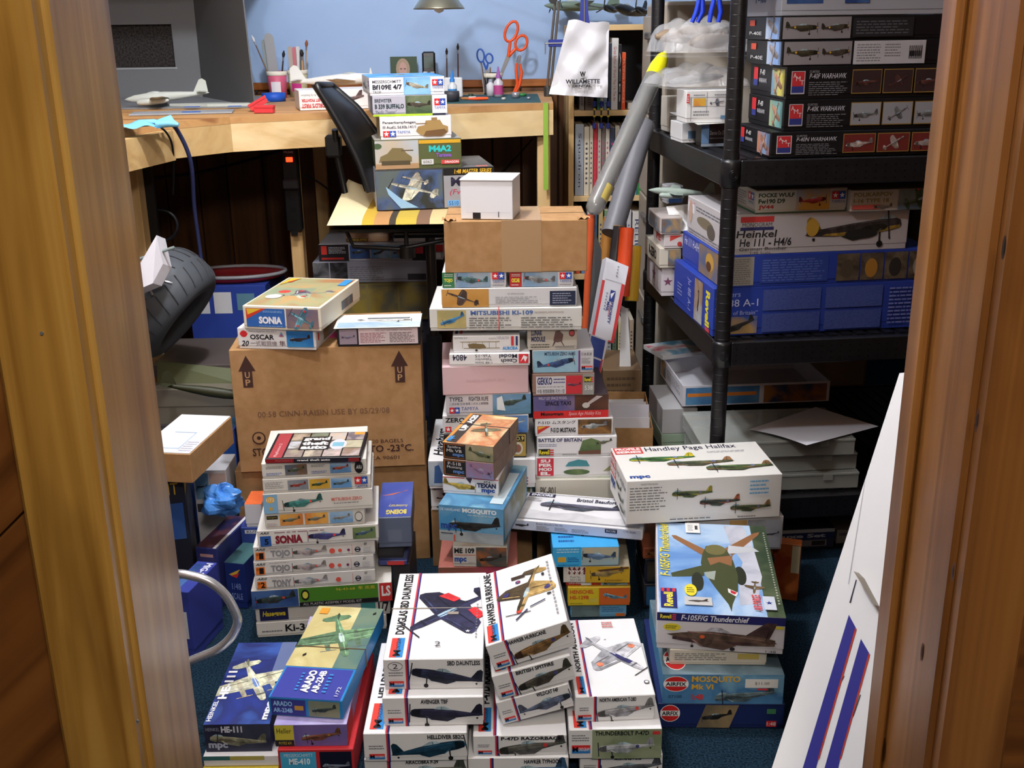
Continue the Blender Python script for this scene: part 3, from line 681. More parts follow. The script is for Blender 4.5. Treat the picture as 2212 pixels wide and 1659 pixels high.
f = b.F; f.rect(.03, .08, .5, .92, (54, 58, 140)); f.rect(.54, .08, .96, .92, ART((150, 150, 120), (120, 130, 110))); f.txt('ARADO', .06, .56, .32, .82, (150, 200, 236), bold=.03); f.txt('AR-234B', .06, .22, .32, .46, (150, 200, 236), bold=.03); f.rect(.35, .38, .47, .62, (196, 150, 60)); f.pic().side(.75, .5, .34, (60, 76, 70), kind='bomber', ang=10, gear=False).done()
string_over(b, .52, (110, 84, 60), .001, 'rubber_band')

# --- jet box pile at the right
N = Stack(0, yaw=-2)
GN = 'kit boxes piled under the camouflaged jet box'
b = N.box('dark blue kit box with red oval mark at the bottom of the jet pile', 1419, 1692, 1519, yb=1572, d=.30, col=(30, 44, 96), group=GN)
f = b.F; airfix_logo(f, .10, .6, .075, .32); q = f.pic(); q.poly([(.31, .03), (.38, .95), (.64, .95), (.57, .03)], ART((110, 100, 80), (150, 130, 96))); q.side(.47, .5, .24, (40, 40, 40), gear=False, ang=10); q.done(); f.rect(.86, .62, .93, .82, (70, 130, 90)); f.rect(.86, .1, .94, .34, (200, 50, 50)); f.txt('1:48', .865, .15, .935, .29, (235, 235, 235))
b = N.box('pale blue shrink-wrapped kit box with red oval mark and price sticker', 1430, 1690, 1457, yb=1519, d=.27, col=(92, 150, 190), group=GN)
f = b.F; f.rect(0, 0, 1, 1, ART((84, 140, 186), (120, 170, 200), (70, 120, 168), 10)); airfix_logo(f, .11, .68, .10, .25); f.txt('MOSQUITO', .24, .72, .64, .96, (226, 176, 60), bold=.03); f.txt('Mk VI', .24, .5, .42, .68, (226, 176, 60), bold=.03); f.txt('1:48', .24, .14, .34, .34, (214, 60, 60), bold=.03); f.txt('07100', .05, .2, .16, .3, (30, 40, 70)); f.pic().side(.68, .3, .5, (96, 116, 120), kind='bomber', gear=False, ang=6).done(); f.rect(.68, .58, .95, .88, (232, 232, 228), 'price_sticker'); f.txt('$11.00', .76, .67, .88, .78, (120, 90, 96)); b.T.rect(0, 0, 1, 1, ART((110, 130, 140), (80, 100, 110))); airfix_logo(b.T, .12, .18, .09, .12)
f.rect(.78, .5, .87, .56, (214, 60, 70))
b = N.box('thin cream kit box sandwiched under the camouflaged jet box', 1446, 1655, 1403, yb=1436, d=.24, col=(206, 200, 186), group=GN); b.F.fine(.05, .3, .6, .8, 4); b.F.rect(.7, .4, .92, .75, (190, 170, 90))
b = N.box('blue kit box with camouflaged jet diving on its lid and a price label', 1417, 1692, 1322, Y=G(1417, 1398, N.z).y-.004, yk=1128, yaw=-7, col=(206, 204, 210), group=GN)
f = b.F; f.rect(0, .78, 1, 1.0, (36, 38, 100)); revell_logo(f, .02, .82, .15, .98); f.txt('F-105F/G Thunderchief', .19, .82, .72, .97, (226, 228, 236), shear=.2, bold=.02); f.pic('badge').ell(.12, .62, .07, .1, (214, 200, 50)).done(); f.fine(.07, .57, .17, .67, 2, (60, 60, 30), 6); f.rect(.88, .70, .99, .77, (206, 190, 50))
q = f.pic(); q.side(.52, .36, .82, (92, 72, 64), kind='jet', ang=-3, col2=(66, 50, 52), canopy=(190, 190, 200)); q.rect(.28, .13, .285, .3, (70, 60, 60)).ell(.283, .13, .012, .035, (40, 36, 40)).ell(.60, .10, .02, .05, (40, 36, 40)).ell(.36, .40, .02, .05, (210, 96, 50)); q.done(); f.txt('1:48', .86, .05, .94, .11, (90, 90, 100))
f = b.T; f.rect(.015, .0, .985, 1.0, ART((96, 140, 200), (176, 200, 226), (124, 164, 214), 7)); f.rect(.86, 0, 1.0, 1, ART((50, 66, 46), (86, 96, 70), None, 12))
CL = ART((196, 198, 210), (170, 174, 190), None, 16)
q = f.pic('lid_picture'); q.poly([(.62, .98), (.80, .99), (.86, .66), (.88, .4), (.80, .12), (.66, .1), (.68, .36), (.74, .55), (.66, .75)], CL)
OG, BR = (66, 72, 42), (140, 96, 62)
q.poly([(.44, .58), (.16, .80), (.14, .84), (.18, .84), (.46, .66)], BR).poly([(.66, .62), (.92, .88), (.94, .92), (.88, .90), (.60, .70)], BR)
q.poly([(.40, .50), (.12, .40), (.13, .36), (.40, .38)], OG).poly([(.62, .64), (.90, .68), (.86, .72), (.64, .74)], (190, 194, 200))
q.ell(.34, .32, .05, .10, (40, 44, 32)).ell(.70, .40, .05, .10, (40, 44, 32))
q.poly([(.40, .62), (.44, .72), (.54, .74), (.62, .68), (.66, .56), (.68, .40), (.66, .24), (.60, .10), (.585, .03), (.57, .10), (.48, .26), (.40, .42), (.38, .52)], OG)
q.ell(.52, .68, .09, .06, (110, 104, 62)).poly([(.44, .58), (.66, .62), (.64, .5), (.54, .54), (.46, .5)], BR).poly([(.40, .42), (.50, .44), (.48, .34), (.42, .36)], (150, 160, 150)).poly([(.58, .26), (.66, .22), (.64, .18), (.58, .22)], (226, 226, 226)).poly([(.60, .245), (.65, .22), (.63, .20), (.60, .215)], (190, 40, 50))
q.top(.80, .28, .2, (120, 96, 66), ang=262, swept=.15, sq=.8); q.done()
f.txt('F-105F/G Thunderchief', .03, .36, .115, .98, (222, 206, 60), rot=90, shear=.2, bold=.02)
f.rect(.03, .04, .16, .23, (30, 34, 110), 'brand_mark'); f.txt('Revell', .055, .05, .13, .19, (236, 216, 60), rot=90, bold=.03, name='brand_mark'); q = f.pic('brand_mark')
for i in range(3): q.rect(.035+.045*i, .195, .06+.045*i, .23, (200, 50, 60))
q.done(); f.pic('badge').ell(.275, .22, .05, .06, (228, 210, 50)).done(); f.fine(.245, .19, .305, .25, 3, (70, 60, 20)); f.rect(.22, .07, .44, .15, (190, 190, 190)); f.pic().side(.33, .11, .16, (70, 60, 50), kind='jet').done(); f.rect(.27, .86, .40, .985, (232, 232, 230), 'price_label'); f.fine(.29, .88, .34, .96, 6); f.rect(.355, .9, .38, .95, (60, 60, 60)); f.txt('AIR FORCE', .76, .04, .83, .19, (206, 60, 60), rot=90, bold=.03); f.rect(.845, .05, .94, .18, (200, 206, 220)); f.pic().star(.89, .115, .03, (40, 60, 130)).done(); f.fine(.96, .1, .975, .9, 30, (200, 200, 190))
# ================================================================== tower of Japanese kit boxes
def thumb(f, u0, v0, u1, v1, bg, col, ang=6, flip=False, kind='prop', **k):
    q = f.pic(); q.rect(u0, v0, u1, v1, bg); q.side((u0+u1)/2, (v0+v1)/2, (u1-u0)*.78, col, ang=ang, flip=flip, kind=kind, gear=False, **k); return q.done()
SKY = ART((84, 136, 196), (150, 180, 210), (110, 156, 200)); SKYD = ART((40, 66, 120), (70, 104, 160), None); SAND = ART((180, 140, 80), (206, 170, 110)); ORNG = ART((200, 110, 50), (222, 170, 80)); YEL = ART((206, 170, 60), (190, 140, 50)); GRN = ART((70, 96, 60), (110, 130, 84)); MIX = ART((120, 90, 60), (170, 140, 100), (90, 110, 130)); GRY = ART((120, 126, 136), (160, 164, 172))
GE = 'kit boxes in the tall tower before the bagel carton'
CRM = (214, 212, 206)
E_ = Stack(0, yaw=6)
b = E_.box('white kit box at the very bottom of the tower', 556, 836, 1346, yb=1378, d=.20, group=GE, col=CRM); b.F.txt('Ki-36', .22, .3, .42, .8, (20, 20, 24), bold=.03); b.F.fine(.04, .3, .2, .5, 1); b.F.rect(.72, .1, .97, .9, SKYD); b.F.pic().side(.85, .5, .2, (50, 80, 110), gear=False).done()
b = E_.box('white kit box with yellow lettering on a navy label near the tower bottom', 554, 844, 1313, Y=E_.Y, d=.20, group=GE, col=CRM); b.F.rect(.03, .1, .24, .9, (34, 36, 84)); b.F.txt('Hasegawa', .05, .28, .22, .72, (224, 204, 50), bold=.03, shear=.2); b.F.rect(.78, .15, .89, .85, (70, 150, 150)); b.F.txt('1/7', .91, .2, .99, .85, (20, 20, 24), bold=.03)
b = E_.box('kit box with broad green band and red corner in the tower', 546, 848, 1276, Y=E_.Y-.01, d=.21, group=GE, col=CRM); f = b.F; f.rect(.0, .05, .33, .95, SKYD); f.pic().side(.17, .5, .28, (50, 60, 60), flip=False, gear=False, ang=5, spot=(200, 60, 60)).done(); f.rect(.335, .26, .9, .98, (74, 130, 40)); f.rect(.335, .04, .9, .25, (24, 26, 24)); f.txt('ALL PLASTIC ASSEMBLY MODEL KIT', .36, .08, .78, .21, (190, 190, 190)); f.txt('96-43-68  隼 疾風', .6, .72, .88, .9, (206, 190, 60)); f.rect(.91, .04, 1, .98, (196, 50, 50)); f.txt('LS', .925, .3, .99, .85, (230, 230, 230), bold=.04); f.pic('badge').ell(.38, .62, .03, .28, (24, 26, 24)).ell(.38, .62, .02, .18, (206, 200, 80)).done()
def arii(label, xl, xr, yt, num, word, col, spots, yo=0):
    b = E_.box(label, xl, xr, yt, Y=E_.Y+yo, d=.19, group=GE, col=(218, 217, 214)); f = b.F
    f.rect(.015, .1, .09, .62, (226, 120, 44)); f.txt('#', .022, .36, .04, .56, (40, 20, 10)); f.txt(num, .044, .15, .08, .56, (30, 16, 10), bold=.04)
    f.txt('nichimo' if 0 else 'ARII', .015, .72, .1, .88, (20, 20, 24), shear=.3, bold=.02); f.fine(.13, .8, .32, .9, 1, (150, 150, 154), 9); f.txt(word, .14, .14, .3, .7, (140, 140, 146), bold=.05)
    f.pic().side(.46, .48, .28, col, gear=False, spot=(206, 80, 70), flip=False).done()
    q = f.pic('insignia')
    for (u, r_, c_) in spots: q.ell(u, .45, r_, r_*b.w/b.h, c_)
    q.ell(.855, .45, .024, .024*b.w/b.h, (30, 34, 50)).ell(.855, .45, .016, .016*b.w/b.h, (218, 217, 214)).rect(.83, .40, .88, .5, (30, 34, 50)); q.rect(.808, .1, .811, .85, (220, 110, 90)); q.done()
    f.txt('ST', .91, .72, .935, .88, (30, 30, 34), bold=.03); f.fine(.9, .2, .97, .6, 4, (170, 170, 176), 5); f.fine(.6, .06, .78, .12, 1, (180, 180, 186), 3); return b
RS = ((.645, .024, (220, 90, 74)), (.71, .016, (220, 90, 74)), (.78, .012, (130, 50, 90)))
arii('white kit box with orange number-two square and pale grey fighter profile', 553, 812, 1246, '2', 'TONY', (176, 178, 182), ((.69, .022, (220, 90, 74)),))
arii('white kit box with orange number-one square, lower of the two alike', 550, 809, 1214, '1', 'TOJO', (170, 160, 156), RS)
arii('white kit box with orange number-one square, upper of the two alike', 549, 811, 1182, '1', 'TOJO', (170, 160, 156), RS)
b = E_.box('white kit box with blue number-five square and navy plane profile', 558, 819, 1147, Y=E_.Y-.004, d=.2, group=GE, col=(218, 217, 214)); f = b.F; f.rect(.02, .06, .11, .66, (40, 90, 170)); f.txt('5', .055, .14, .09, .5, (20, 20, 24), bold=.04); f.txt('ARII', .02, .76, .1, .9, (20, 20, 24), shear=.3, bold=.02); f.fine(.14, .78, .68, .9, 1, (150, 110, 120), 2); f.txt('SONIA', .145, .16, .37, .66, (130, 30, 44), bold=.06); f.pic().side(.57, .5, .31, (66, 66, 120), gear=True, spot=(206, 60, 60)).done(); q = f.pic(); q.rect(.785, .2, .975, .88, GRN); q.side(.88, .55, .15, (70, 96, 120), gear=False, ang=10); q.done()
b = E_.box('white kit box with three small orange and blue plane pictures', 574, 789, 1110, Y=E_.Y+.004, d=.17, group=GE, col=CRM); f = b.F; f.rect(.02, .62, .13, .84, (30, 30, 34)); f.txt('Hasegawa', .03, .67, .12, .79, (200, 180, 60)); f.fine(.02, .15, .13, .4, 3, (170, 150, 150), 2)
thumb(f, .15, .2, .38, .9, ORNG, (110, 110, 90)); thumb(f, .40, .2, .63, .9, ORNG, (120, 116, 100)); thumb(f, .65, .2, .88, .9, SKY, (150, 150, 150), kind='bomber'); q = f.pic('badge'); q.ell(.94, .55, .04, .3, (60, 60, 66)).ell(.94, .55, .034, .25, CRM); q.done()
b = E_.box('white kit box with teal fighter profile and pale blue corner panel', 571, 807, 1068, Y=E_.Y-.004, d=.2, group=GE, col=CRM); f = b.F; f.rect(.0, .02, .13, .96, (130, 176, 210)); f.pic('badge').ell(.065, .7, .04, .16, (232, 176, 60)).done(); f.txt('1/72', .03, .62, .1, .78, (240, 240, 240)); f.rect(.05, .18, .08, .34, (206, 170, 80)); f.pic().side(.36, .5, .36, (64, 128, 124), ang=6, spot=(206, 70, 60)).done(); f.txt('MITSUBISHI ZERO', .62, .5, .9, .66, (206, 96, 80), bold=.02); f.fine(.64, .34, .88, .42, 1, (110, 110, 116), 4)
b = E_.box('white kit box with red and blue star squares and three plane pictures', 569, 802, 1036, Y=E_.Y+.002, d=.19, group=GE, col=CRM); f = b.F; f.fine(.02, .3, .2, .8, 4, (150, 150, 156), 3); thumb(f, .23, .15, .42, .85, GRY, (150, 60, 50)); thumb(f, .43, .15, .62, .85, YEL, (60, 80, 50)); thumb(f, .63, .15, .82, .85, SKY, (80, 100, 110)); stars_logo(f, .85, .1, .97, .88)
b = E_.box('white kit box with round black mark right under the game case', 567, 793, 1002, Y=E_.Y, d=.19, group=GE, col=CRM); f = b.F; f.fine(.04, .62, .2, .8, 2, (120, 120, 126), 1); f.fine(.04, .2, .2, .4, 2, (90, 120, 190), 2); thumb(f, .22, .18, .43, .85, MIX, (80, 90, 70)); f.fine(.47, .62, .62, .8, 2, (120, 120, 126), 6); f.fine(.47, .2, .62, .4, 2, (90, 120, 190), 7); thumb(f, .65, .18, .85, .85, SKY, (170, 80, 60)); f.pic('badge').ell(.925, .5, .042, .4, (18, 18, 22)).done(); f.txt('ARii', .895, .38, .955, .62, (235, 235, 235), shear=.3)
b = E_.box('video game case with red spine edge and comic panel cover on the tower', 573, 780, 991, Y=E_.Y-.002, yk=936, yaw=1, group=None, name='game_case', col=(22, 22, 26), lid=.8); f = b.F; f.rect(.01, .15, .3, .9, (140, 26, 34)); f.txt('PlayStation 2', .11, .35, .28, .7, (190, 120, 120)); f.rect(.31, .12, .86, .92, (26, 26, 40)); f.txt('grand theft auto', .33, .3, .68, .8, (226, 226, 230), bold=.04); f.rect(.87, .15, .98, .9, (130, 30, 36))
f = b.T; f.rect(.03, .02, .17, .97, (160, 60, 66)); f.txt('PlayStation 2', .08, .06, .12, .56, (226, 190, 190), rot=90); q = f.pic('cover_picture'); rg = random.Random(4)
for i in range(4):
    for j in range(3):
        q.rect(.19+i*.2, .03+j*.315, .375+i*.2, .325+j*.315, ART(*[(lambda g: (g+rg.randint(-5, 28), g+rg.randint(-8, 12), g+rg.randint(-30, 8)))(rg.randint(90, 190)) for _ in range(2)], None, 40))
q.rect(.31, .28, .63, .8, (36, 32, 32)); q.ell(.72, .48, .09, .2, (200, 200, 206)).rect(.66, .4, .78, .56, (120, 170, 190)).rect(.86, .86, .97, .96, (226, 150, 60)); q.done(); f.txt('grand', .33, .62, .61, .78, (230, 228, 226), bold=.05); f.txt('theft', .33, .46, .61, .6, (230, 228, 226), bold=.05); f.txt('auto', .33, .3, .61, .44, (230, 228, 226), bold=.05)

# ================================================================== brown cartons
KRAFT = NM('brown_kraft_board', (160, 122, 82), (172, 134, 94), scale=40, rough=.75, spec=.12)
KRAFTD = NM('tan_kraft_board', (150, 116, 80), (164, 128, 90), scale=40, rough=.75, spec=.12)
def carton(label, xl, xr, yt, st, mat, yb=None, Y=None, d=.3, yaw=0, h=None):
    b = st.box(label, xl, xr, yt, yb=yb, Y=Y, d=d, yaw=yaw, col=mat, name='cardboard_carton', lid=1, h=h, cat='carton')
    b.root.children[0].name = 'carton_body'
    q = MB(); q.box(-b.w/2+.002, -.0012, b.h, b.w/2-.002, .0012, b.h+.0006, C(70, 50, 34)); q.build('flap_seam', b.root); return b
CA = Stack(0)
b = carton('brown carton on the floor under the bagel carton', 528, 930, 1018, CA, KRAFTD, Y=2.37, d=.30, yaw=4)
b = carton('brown bagel carton with printed up arrows and use-by lettering', 520, 919, 757, CA, KRAFT, Y=2.36, d=.30, yaw=4)
BR_ = (66, 40, 34); f = b.F; f.k = .0006
def arrow(u):
    q = f.pic('up_arrow'); q.poly([(u-.045, .83), (u+.045, .83), (u, .955)], BR_).rect(u-.026, .70, u+.026, .83, BR_); q.done()
    f.txt('U', u-.013, .775, u+.013, .825, (176, 140, 100), bold=.02); f.txt('P', u-.013, .715, u+.013, .765, (176, 140, 100), bold=.02)
arrow(.085); arrow(.885)
f.txt('00:58 CINN-RAISIN USE BY 05/29/08', .12, .455, .82, .50, (116, 84, 66)); q = f.pic('target_mark')
for r_, c_ in ((.036, BR_), (.029, (166, 128, 88)), (.011, BR_)): q.ell(.115, .285, r_, r_*b.w/b.h, c_)
q.done(); f.txt('STORE FROZEN', .075, .135, .40, .20, BR_, bold=.02); f.txt('120 BAGELS', .705, .205, .885, .235, BR_); f.txt('AT OR BELOW', .45, .135, .68, .20, BR_, bold=.02); f.txt('TO -23°C.', .70, .13, .94, .19, BR_, bold=.02); f.txt('CA 90601', .705, .065, .86, .095, BR_)
bag = b; f = b.T; f.txt('CINN RAISIN', .42, .28, .62, .40, (60, 40, 30), rot=180); f.txt('OCT', .68, .28, .78, .40, (60, 40, 30)); f.rect(.49, .25, .69, .42, (226, 70, 150), 'pink_label')
# boxes on the bagel carton
zb = CA.z
s_ = Stack(zb)
b = s_.box('white kit box with round red mark and number 20 on the bagel carton', 516, 684, 708, Y=2.372, d=.20, yaw=-7, col=WHITE); f = b.F
q = f.pic('brand_mark'); q.ell(.08, .72, .045, .16, (206, 44, 50)).rect(.03, .68, .13, .76, (206, 44, 50)); q.done(); f.txt('NAKAJIMA KI-43-I', .15, .78, .50, .90, (130, 140, 160)); f.txt('OSCAR', .16, .46, .47, .70, (24, 24, 34), bold=.03); f.txt('20', .04, .14, .14, .4, (24, 24, 34), shear=.3, bold=.02); f.txt('一式戦闘機', .16, .16, .5, .4, (120, 96, 100)); f.txt('隼', .53, .16, .61, .42, (96, 60, 66)); q = f.pic('brand_mark'); q.poly([(.53, .62), (.60, .62), (.565, .84)], (110, 150, 196)).poly([(.545, .62), (.585, .62), (.565, .74)], (206, 60, 60)); q.done()
thumb(f, .63, .14, .97, .9, ART((60, 140, 200), (40, 110, 180)), (60, 50, 56), kind='bomber'); b.Rr.pic('brand_mark').ell(.1, .55, .03, .2, (206, 60, 60)).done(); b.Rr.rect(.3, .15, .95, .8, ART((120, 140, 150), (150, 130, 100)))
b = s_.box('cream-edged kit box with dogfight painting and blue panel on its end', 528, 695, 660, Y=2.362, yk=599, yaw=-10, col=(226, 218, 200)); f = b.F
f.rect(.04, .1, .54, .9, (50, 100, 176)); 
q = f.pic('corner_band'); q.poly([(.04, .9), (.30, .9), (.04, .42)], (206, 60, 40)).poly([(.05, .88), (.24, .88), (.06, .62)], (226, 190, 60)); q.done(); f.txt('SONIA', .20, .24, .50, .56, (240, 240, 244), bold=.05); f.fine(.26, .72, .52, .82, 2, (150, 190, 226), 4); f.fine(.2, .13, .52, .18, 1, (150, 190, 226), 4); f.rect(.56, .1, .97, .92, ART((150, 120, 110), (110, 100, 120))); f.pic().top(.76, .5, .32, (100, 150, 170), ang=150, spot=(206, 60, 70)).done()
f = b.T; f.rect(.03, .03, .97, .97, ART((190, 150, 100), (170, 120, 80), (160, 160, 120), 7)); q = f.pic('lid_picture'); q.rect(.03, .35, .62, .62, ART((150, 160, 130), (120, 140, 120))); q.ell(.26, .48, .08, .05, (206, 70, 60)); q.top(.56, .42, .75, (170, 176, 150), ang=205, sq=.6, col2=(96, 84, 100), spot=(206, 60, 60)); q.ell(.22, .3, .1, .07, (226, 226, 230)); q.poly([(.05, .7), (.22, .95), (.08, .95)], (226, 190, 60)).poly([(.1, .8), (.2, .93), (.16, .8)], (206, 80, 50)); q.rect(.84, .72, .95, .94, (60, 140, 200)); q.done(); b.Rr.rect(.5, .2, .8, .6, MIX)
s2 = Stack(zb)
b = s2.box('pink-panelled kit box with white seaplane lid beside the stacked pair', 729, 909, 709, Y=2.375, yk=681, yaw=2, col=(30, 30, 36)); f = b.F; f.rect(.03, .12, .24, .92, (150, 136, 150)); f.pic().side(.135, .5, .16, (120, 110, 130), gear=False).done(); f.rect(.26, .1, .97, .95, NM('pink_grey_print', (226, 190, 200), (200, 190, 190), scale=3)); f.txt('THE UGLY OLD FAIREY SWORDFISH', .46, .8, .9, .9, (110, 90, 96)); f.fine(.28, .18, .6, .74, 7, (150, 90, 100), 2); f.fine(.63, .18, .95, .74, 7, (110, 96, 100), 3)
f = b.T; f.rect(-.03, -.05, 1.0, 1, (222, 222, 214)); q = f.pic('lid_picture'); q.rect(0, 0, 1, .4, ART((150, 176, 200), (190, 204, 214))); q.side(.55, .5, .66, (206, 208, 210), gear=True, sq=.6, flip=True); q.rect(.34, .62, .86, .69, (120, 126, 136)); q.done()

# ================================================================== the two tall columns with the long boxes across them
GI = 'kit boxes in the left tall column'; GJ = 'kit boxes in the right tall column'
YI = 2.36
I = Stack(0, YI)
b = I.box('plain brown carton at the foot of the left tall column', 936, 1150, 1101, d=.26, col=KRAFTD, name='cardboard_carton', lid=1, cat='carton')
b = I.box('white kit box with black scroll lettering low in the left tall column', 932, 1150, 1047, Y=YI-.005, d=.27, group=GI); f = b.F; f.txt("Bob H", .03, .78, .16, .9, (40, 40, 44)); f.txt('S', .05, .45, .22, .72, (24, 24, 28), shear=.5); f.txt('S', .05, .1, .22, .38, (24, 24, 28), shear=.5); q = f.pic(); q.rect(.7, .1, .98, .9, GRN); q.ell(.82, .5, .06, .2, (206, 170, 60)); q.done()
b = I.box('wide white kit box with blue tail picture and black script on its lid', 927, 1157, 995, Y=YI-.03, yk=905, group=GI); f = b.F; f.rect(0, .1, .2, .95, ART((150, 170, 190), (180, 190, 200))); f.pic().poly([(.05, .2), (.16, .2), (.1, .85), (.06, .8)], (60, 96, 150)).done(); f.txt('sa', .73, .55, .86, .8, (24, 24, 30), bold=.04); revell_logo(f, .7, .1, .93, .4, (60, 60, 40)); f = b.T; f.txt('Hayabusa', .04, .1, .16, .75, (24, 24, 30), rot=90, shear=.3, bold=.03)
b = I.box('small black and gold kit box with round emblem in the left tall column', 960, 1138, 938, Y=YI-.02, d=.2, group=GI, col=(40, 38, 36)); f = b.F; f.rect(.8, .06, .99, .95, (190, 160, 80)); f.rect(.815, .66, .975, .9, (40, 36, 30)); f.txt('NO.9', .825, .7, .965, .87, (220, 200, 120), bold=.02); q = f.pic('badge'); q.ell(.895, .38, .06, .26, (222, 214, 196)).ell(.895, .38, .04, .17, (160, 110, 90)); q.done(); f.rect(.66, .06, .78, .95, (150, 170, 190)); f.pic().ell(.7, .5, .03, .25, (60, 70, 60)).done()
b = I.box('kit box with blue sea picture below the floatplane box', 957, 1142, 898, Y=YI-.02, d=.22, group=GI, col=(214, 214, 216)); f = b.F; f.txt('ZERO', .03, .62, .26, .88, (24, 24, 30), bold=.03); f.rect(.72, .04, .99, .96, ART((50, 90, 160), (100, 140, 190))); f.pic().side(.85, .55, .22, (170, 180, 190), kind='bomber', gear=False, ang=12).done(); q = f.pic('brand_mark'); q.rect(.03, .12, .1, .4, (205, 40, 45)); q.star(.065, .26, .03, (240, 240, 240)); q.done()
b = I.box('kit box with floatplane skimming water on its end panel', 964, 1147, 853, Y=YI-.025, d=.23, yaw=2, group=GI, col=(206, 206, 214)); f = b.F; f.txt('TYPE2', .04, .68, .2, .88, (60, 62, 72), bold=.02); f.txt('FIGHTER RUFE', .27, .68, .5, .88, (60, 62, 72), bold=.02); f.txt('二式水戦 日本海軍二式水上戦闘機', .04, .5, .5, .62, (70, 72, 84)); stars = f; q = f.pic('brand_mark'); q.rect(.04, .12, .1, .4, (205, 40, 45)).rect(.1, .12, .16, .4, (40, 80, 170)); q.star(.07, .26, .026, (240, 240, 240)); q.star(.13, .26, .026, (240, 240, 240)); q.done(); f.txt('TAMIYA', .18, .26, .38, .42, (70, 90, 150)); f.rect(.55, .03, 1, .97, ART((70, 110, 90), (110, 150, 190), (90, 130, 150), 10)); f.pic().side(.78, .6, .34, (70, 84, 80), gear=False, ang=10).poly([(.6, .25), (.7, .2), (.66, .9), (.6, .8)], (214, 224, 232)).done()
PINK = C(206, 176, 182, rough=.45)
b = I.box('plain pale pink gift box with faint lettering in the left tall column', 957, 1142, 793, Y=YI-.03, d=.2, yaw=3, group=None, col=PINK, name='gift_box', lid=1); b.F.txt('healthy, radiant skin', .28, .4, .72, .56, (190, 158, 166)); b.root.children[0].name = 'carton_body'
b = I.box('white kit box with upside-down lettering and red corner mark', 971, 1145, 765, Y=YI-.028, d=.19, group=GI); f = b.F; f.txt('4804', .04, .45, .22, .95, (50, 54, 76), rot=180, bold=.02); f.txt('Yakovlev', .32, .44, .53, .62, (40, 44, 66), rot=180); f.txt('Yak-15', .32, .7, .52, .95, (40, 44, 66), rot=180); f.txt('1:48 Scale', .32, .2, .53, .35, (50, 54, 76), rot=180); f.txt('Czech', .64, .25, .84, .55, (40, 44, 66), rot=180, bold=.02); f.txt('Model', .62, .62, .84, .95, (40, 44, 66), rot=180, bold=.02); f.rect(.86, .2, .98, .95, (206, 50, 60)); f.pic('brand_mark').poly([(.88, .3), (.92, .85), (.97, .7), (.94, .3), (.92, .6)], (235, 235, 235)).done()
b = I.box('white kit box with biplane bomber picture near the top of the left column', 979, 1123, 726, Y=YI-.02, d=.17, group=GI); f = b.F; f.txt('GOTHA G.V', .02, .82, .22, .93, (60, 66, 60)); f.txt('1/48 SCALE', .66, .88, .84, .95, (110, 116, 130)); f.txt('PLASTIC MODEL KIT', .54, .78, .84, .86, (90, 96, 120)); q = f.pic(); q.rect(.11, .62, .7, .66, (150, 136, 96)).rect(.16, .24, .7, .28, (140, 126, 90))
for i in range(6): q.rect(.14+i*.1, .26, .147+i*.1, .64, (150, 140, 110))
q.poly([(.22, .5), (.3, .56), (.46, .5), (.5, .3), (.4, .22), (.24, .3)], (120, 104, 70)); q.ell(.35, .14, .02, .07, (60, 56, 50)); q.done(); f.txt('AURORA', .74, .14, .97, .34, (60, 140, 206), bold=.04); f.rect(.87, .4, .91, .96, (206, 60, 70)); f.rect(.94, .4, .97, .96, (40, 50, 100)); b.T.rect(.03, .1, .07, 1, (40, 46, 90)); b.T.rect(.1, .1, .14, 1, (206, 60, 60)); b.T.pic().poly([(.2, .2), (.3, .25), (.6, .9), (.5, .85)], (190, 170, 110)).poly([(.4, .2), (.5, .2), (.85, .9), (.75, .9)], (150, 120, 110)).done()
zI = I.z
J = Stack(0, YI)
b = J.box('brown carton at the foot of the right tall column', 1160, 1320, 1100, d=.26, col=KRAFTD, name='cardboard_carton', lid=1, cat='carton', Y=YI+.03)
b = J.box('cream kit box with dark lettering low in the right tall column', 1157, 1330, 1037, Y=YI-.02, d=.26, group=GJ, col=(196, 192, 180)); b.F.txt('PK-801', .06, .6, .25, .82, (100, 96, 90), bold=.04); b.F.txt('HANDLEY', .06, .25, .26, .45, (60, 60, 56), bold=.03); b.T.rect(.03, .03, .97, .97, ART((150, 170, 130), (200, 200, 190)))
b = J.box('white kit box with red square emblem and small flying plane pictures', 1157, 1334, 988, Y=YI-.01, d=.24, group=GJ); f = b.F; f.rect(.02, .1, .22, .95, (200, 50, 70)); f.txt('SU', .06, .74, .18, .9, (235, 230, 230), bold=.05); f.txt('PER', .04, .54, .2, .7, (235, 230, 230), bold=.05); f.txt('MOD', .04, .34, .2, .5, (235, 230, 230), bold=.05); f.txt('EL', .06, .14, .18, .3, (235, 230, 230), bold=.05); q = f.pic(); q.poly([(.36, .55), (.4, .75), (.52, .88), (.62, .82), (.66, .55)], (70, 140, 150)); q.done(); q = f.pic(); q.ell(.5, .28, .16, .14, GRN); q.done(); q = f.pic(); q.poly([(.82, .3), (.98, .8), (.98, .35)], (150, 150, 110)); q.done()
b = J.box('white kit box with grassy diorama picture and blue title', 1160, 1332, 944, Y=YI-.01, d=.22, group=GJ); f = b.F; f.txt('BATTLE OF BRITAIN', .02, .74, .56, .92, (46, 54, 100), bold=.03); f.fine(.02, .5, .26, .66, 2, (120, 120, 160), 4); revell_logo(f, .02, .08, .21, .4, (30, 30, 20)); f.fine(.32, .08, .5, .16, 1); q = f.pic(); q.poly([(.52, .12), (.52, .3), (.8, .34), (.8, .12)], (110, 76, 60)).poly([(.53, .28), (.57, .8), (.68, .92), (.8, .75), (.8, .34)], GRN); q.side(.84, .72, .2, (110, 110, 90), gear=False, ang=10); q.done()
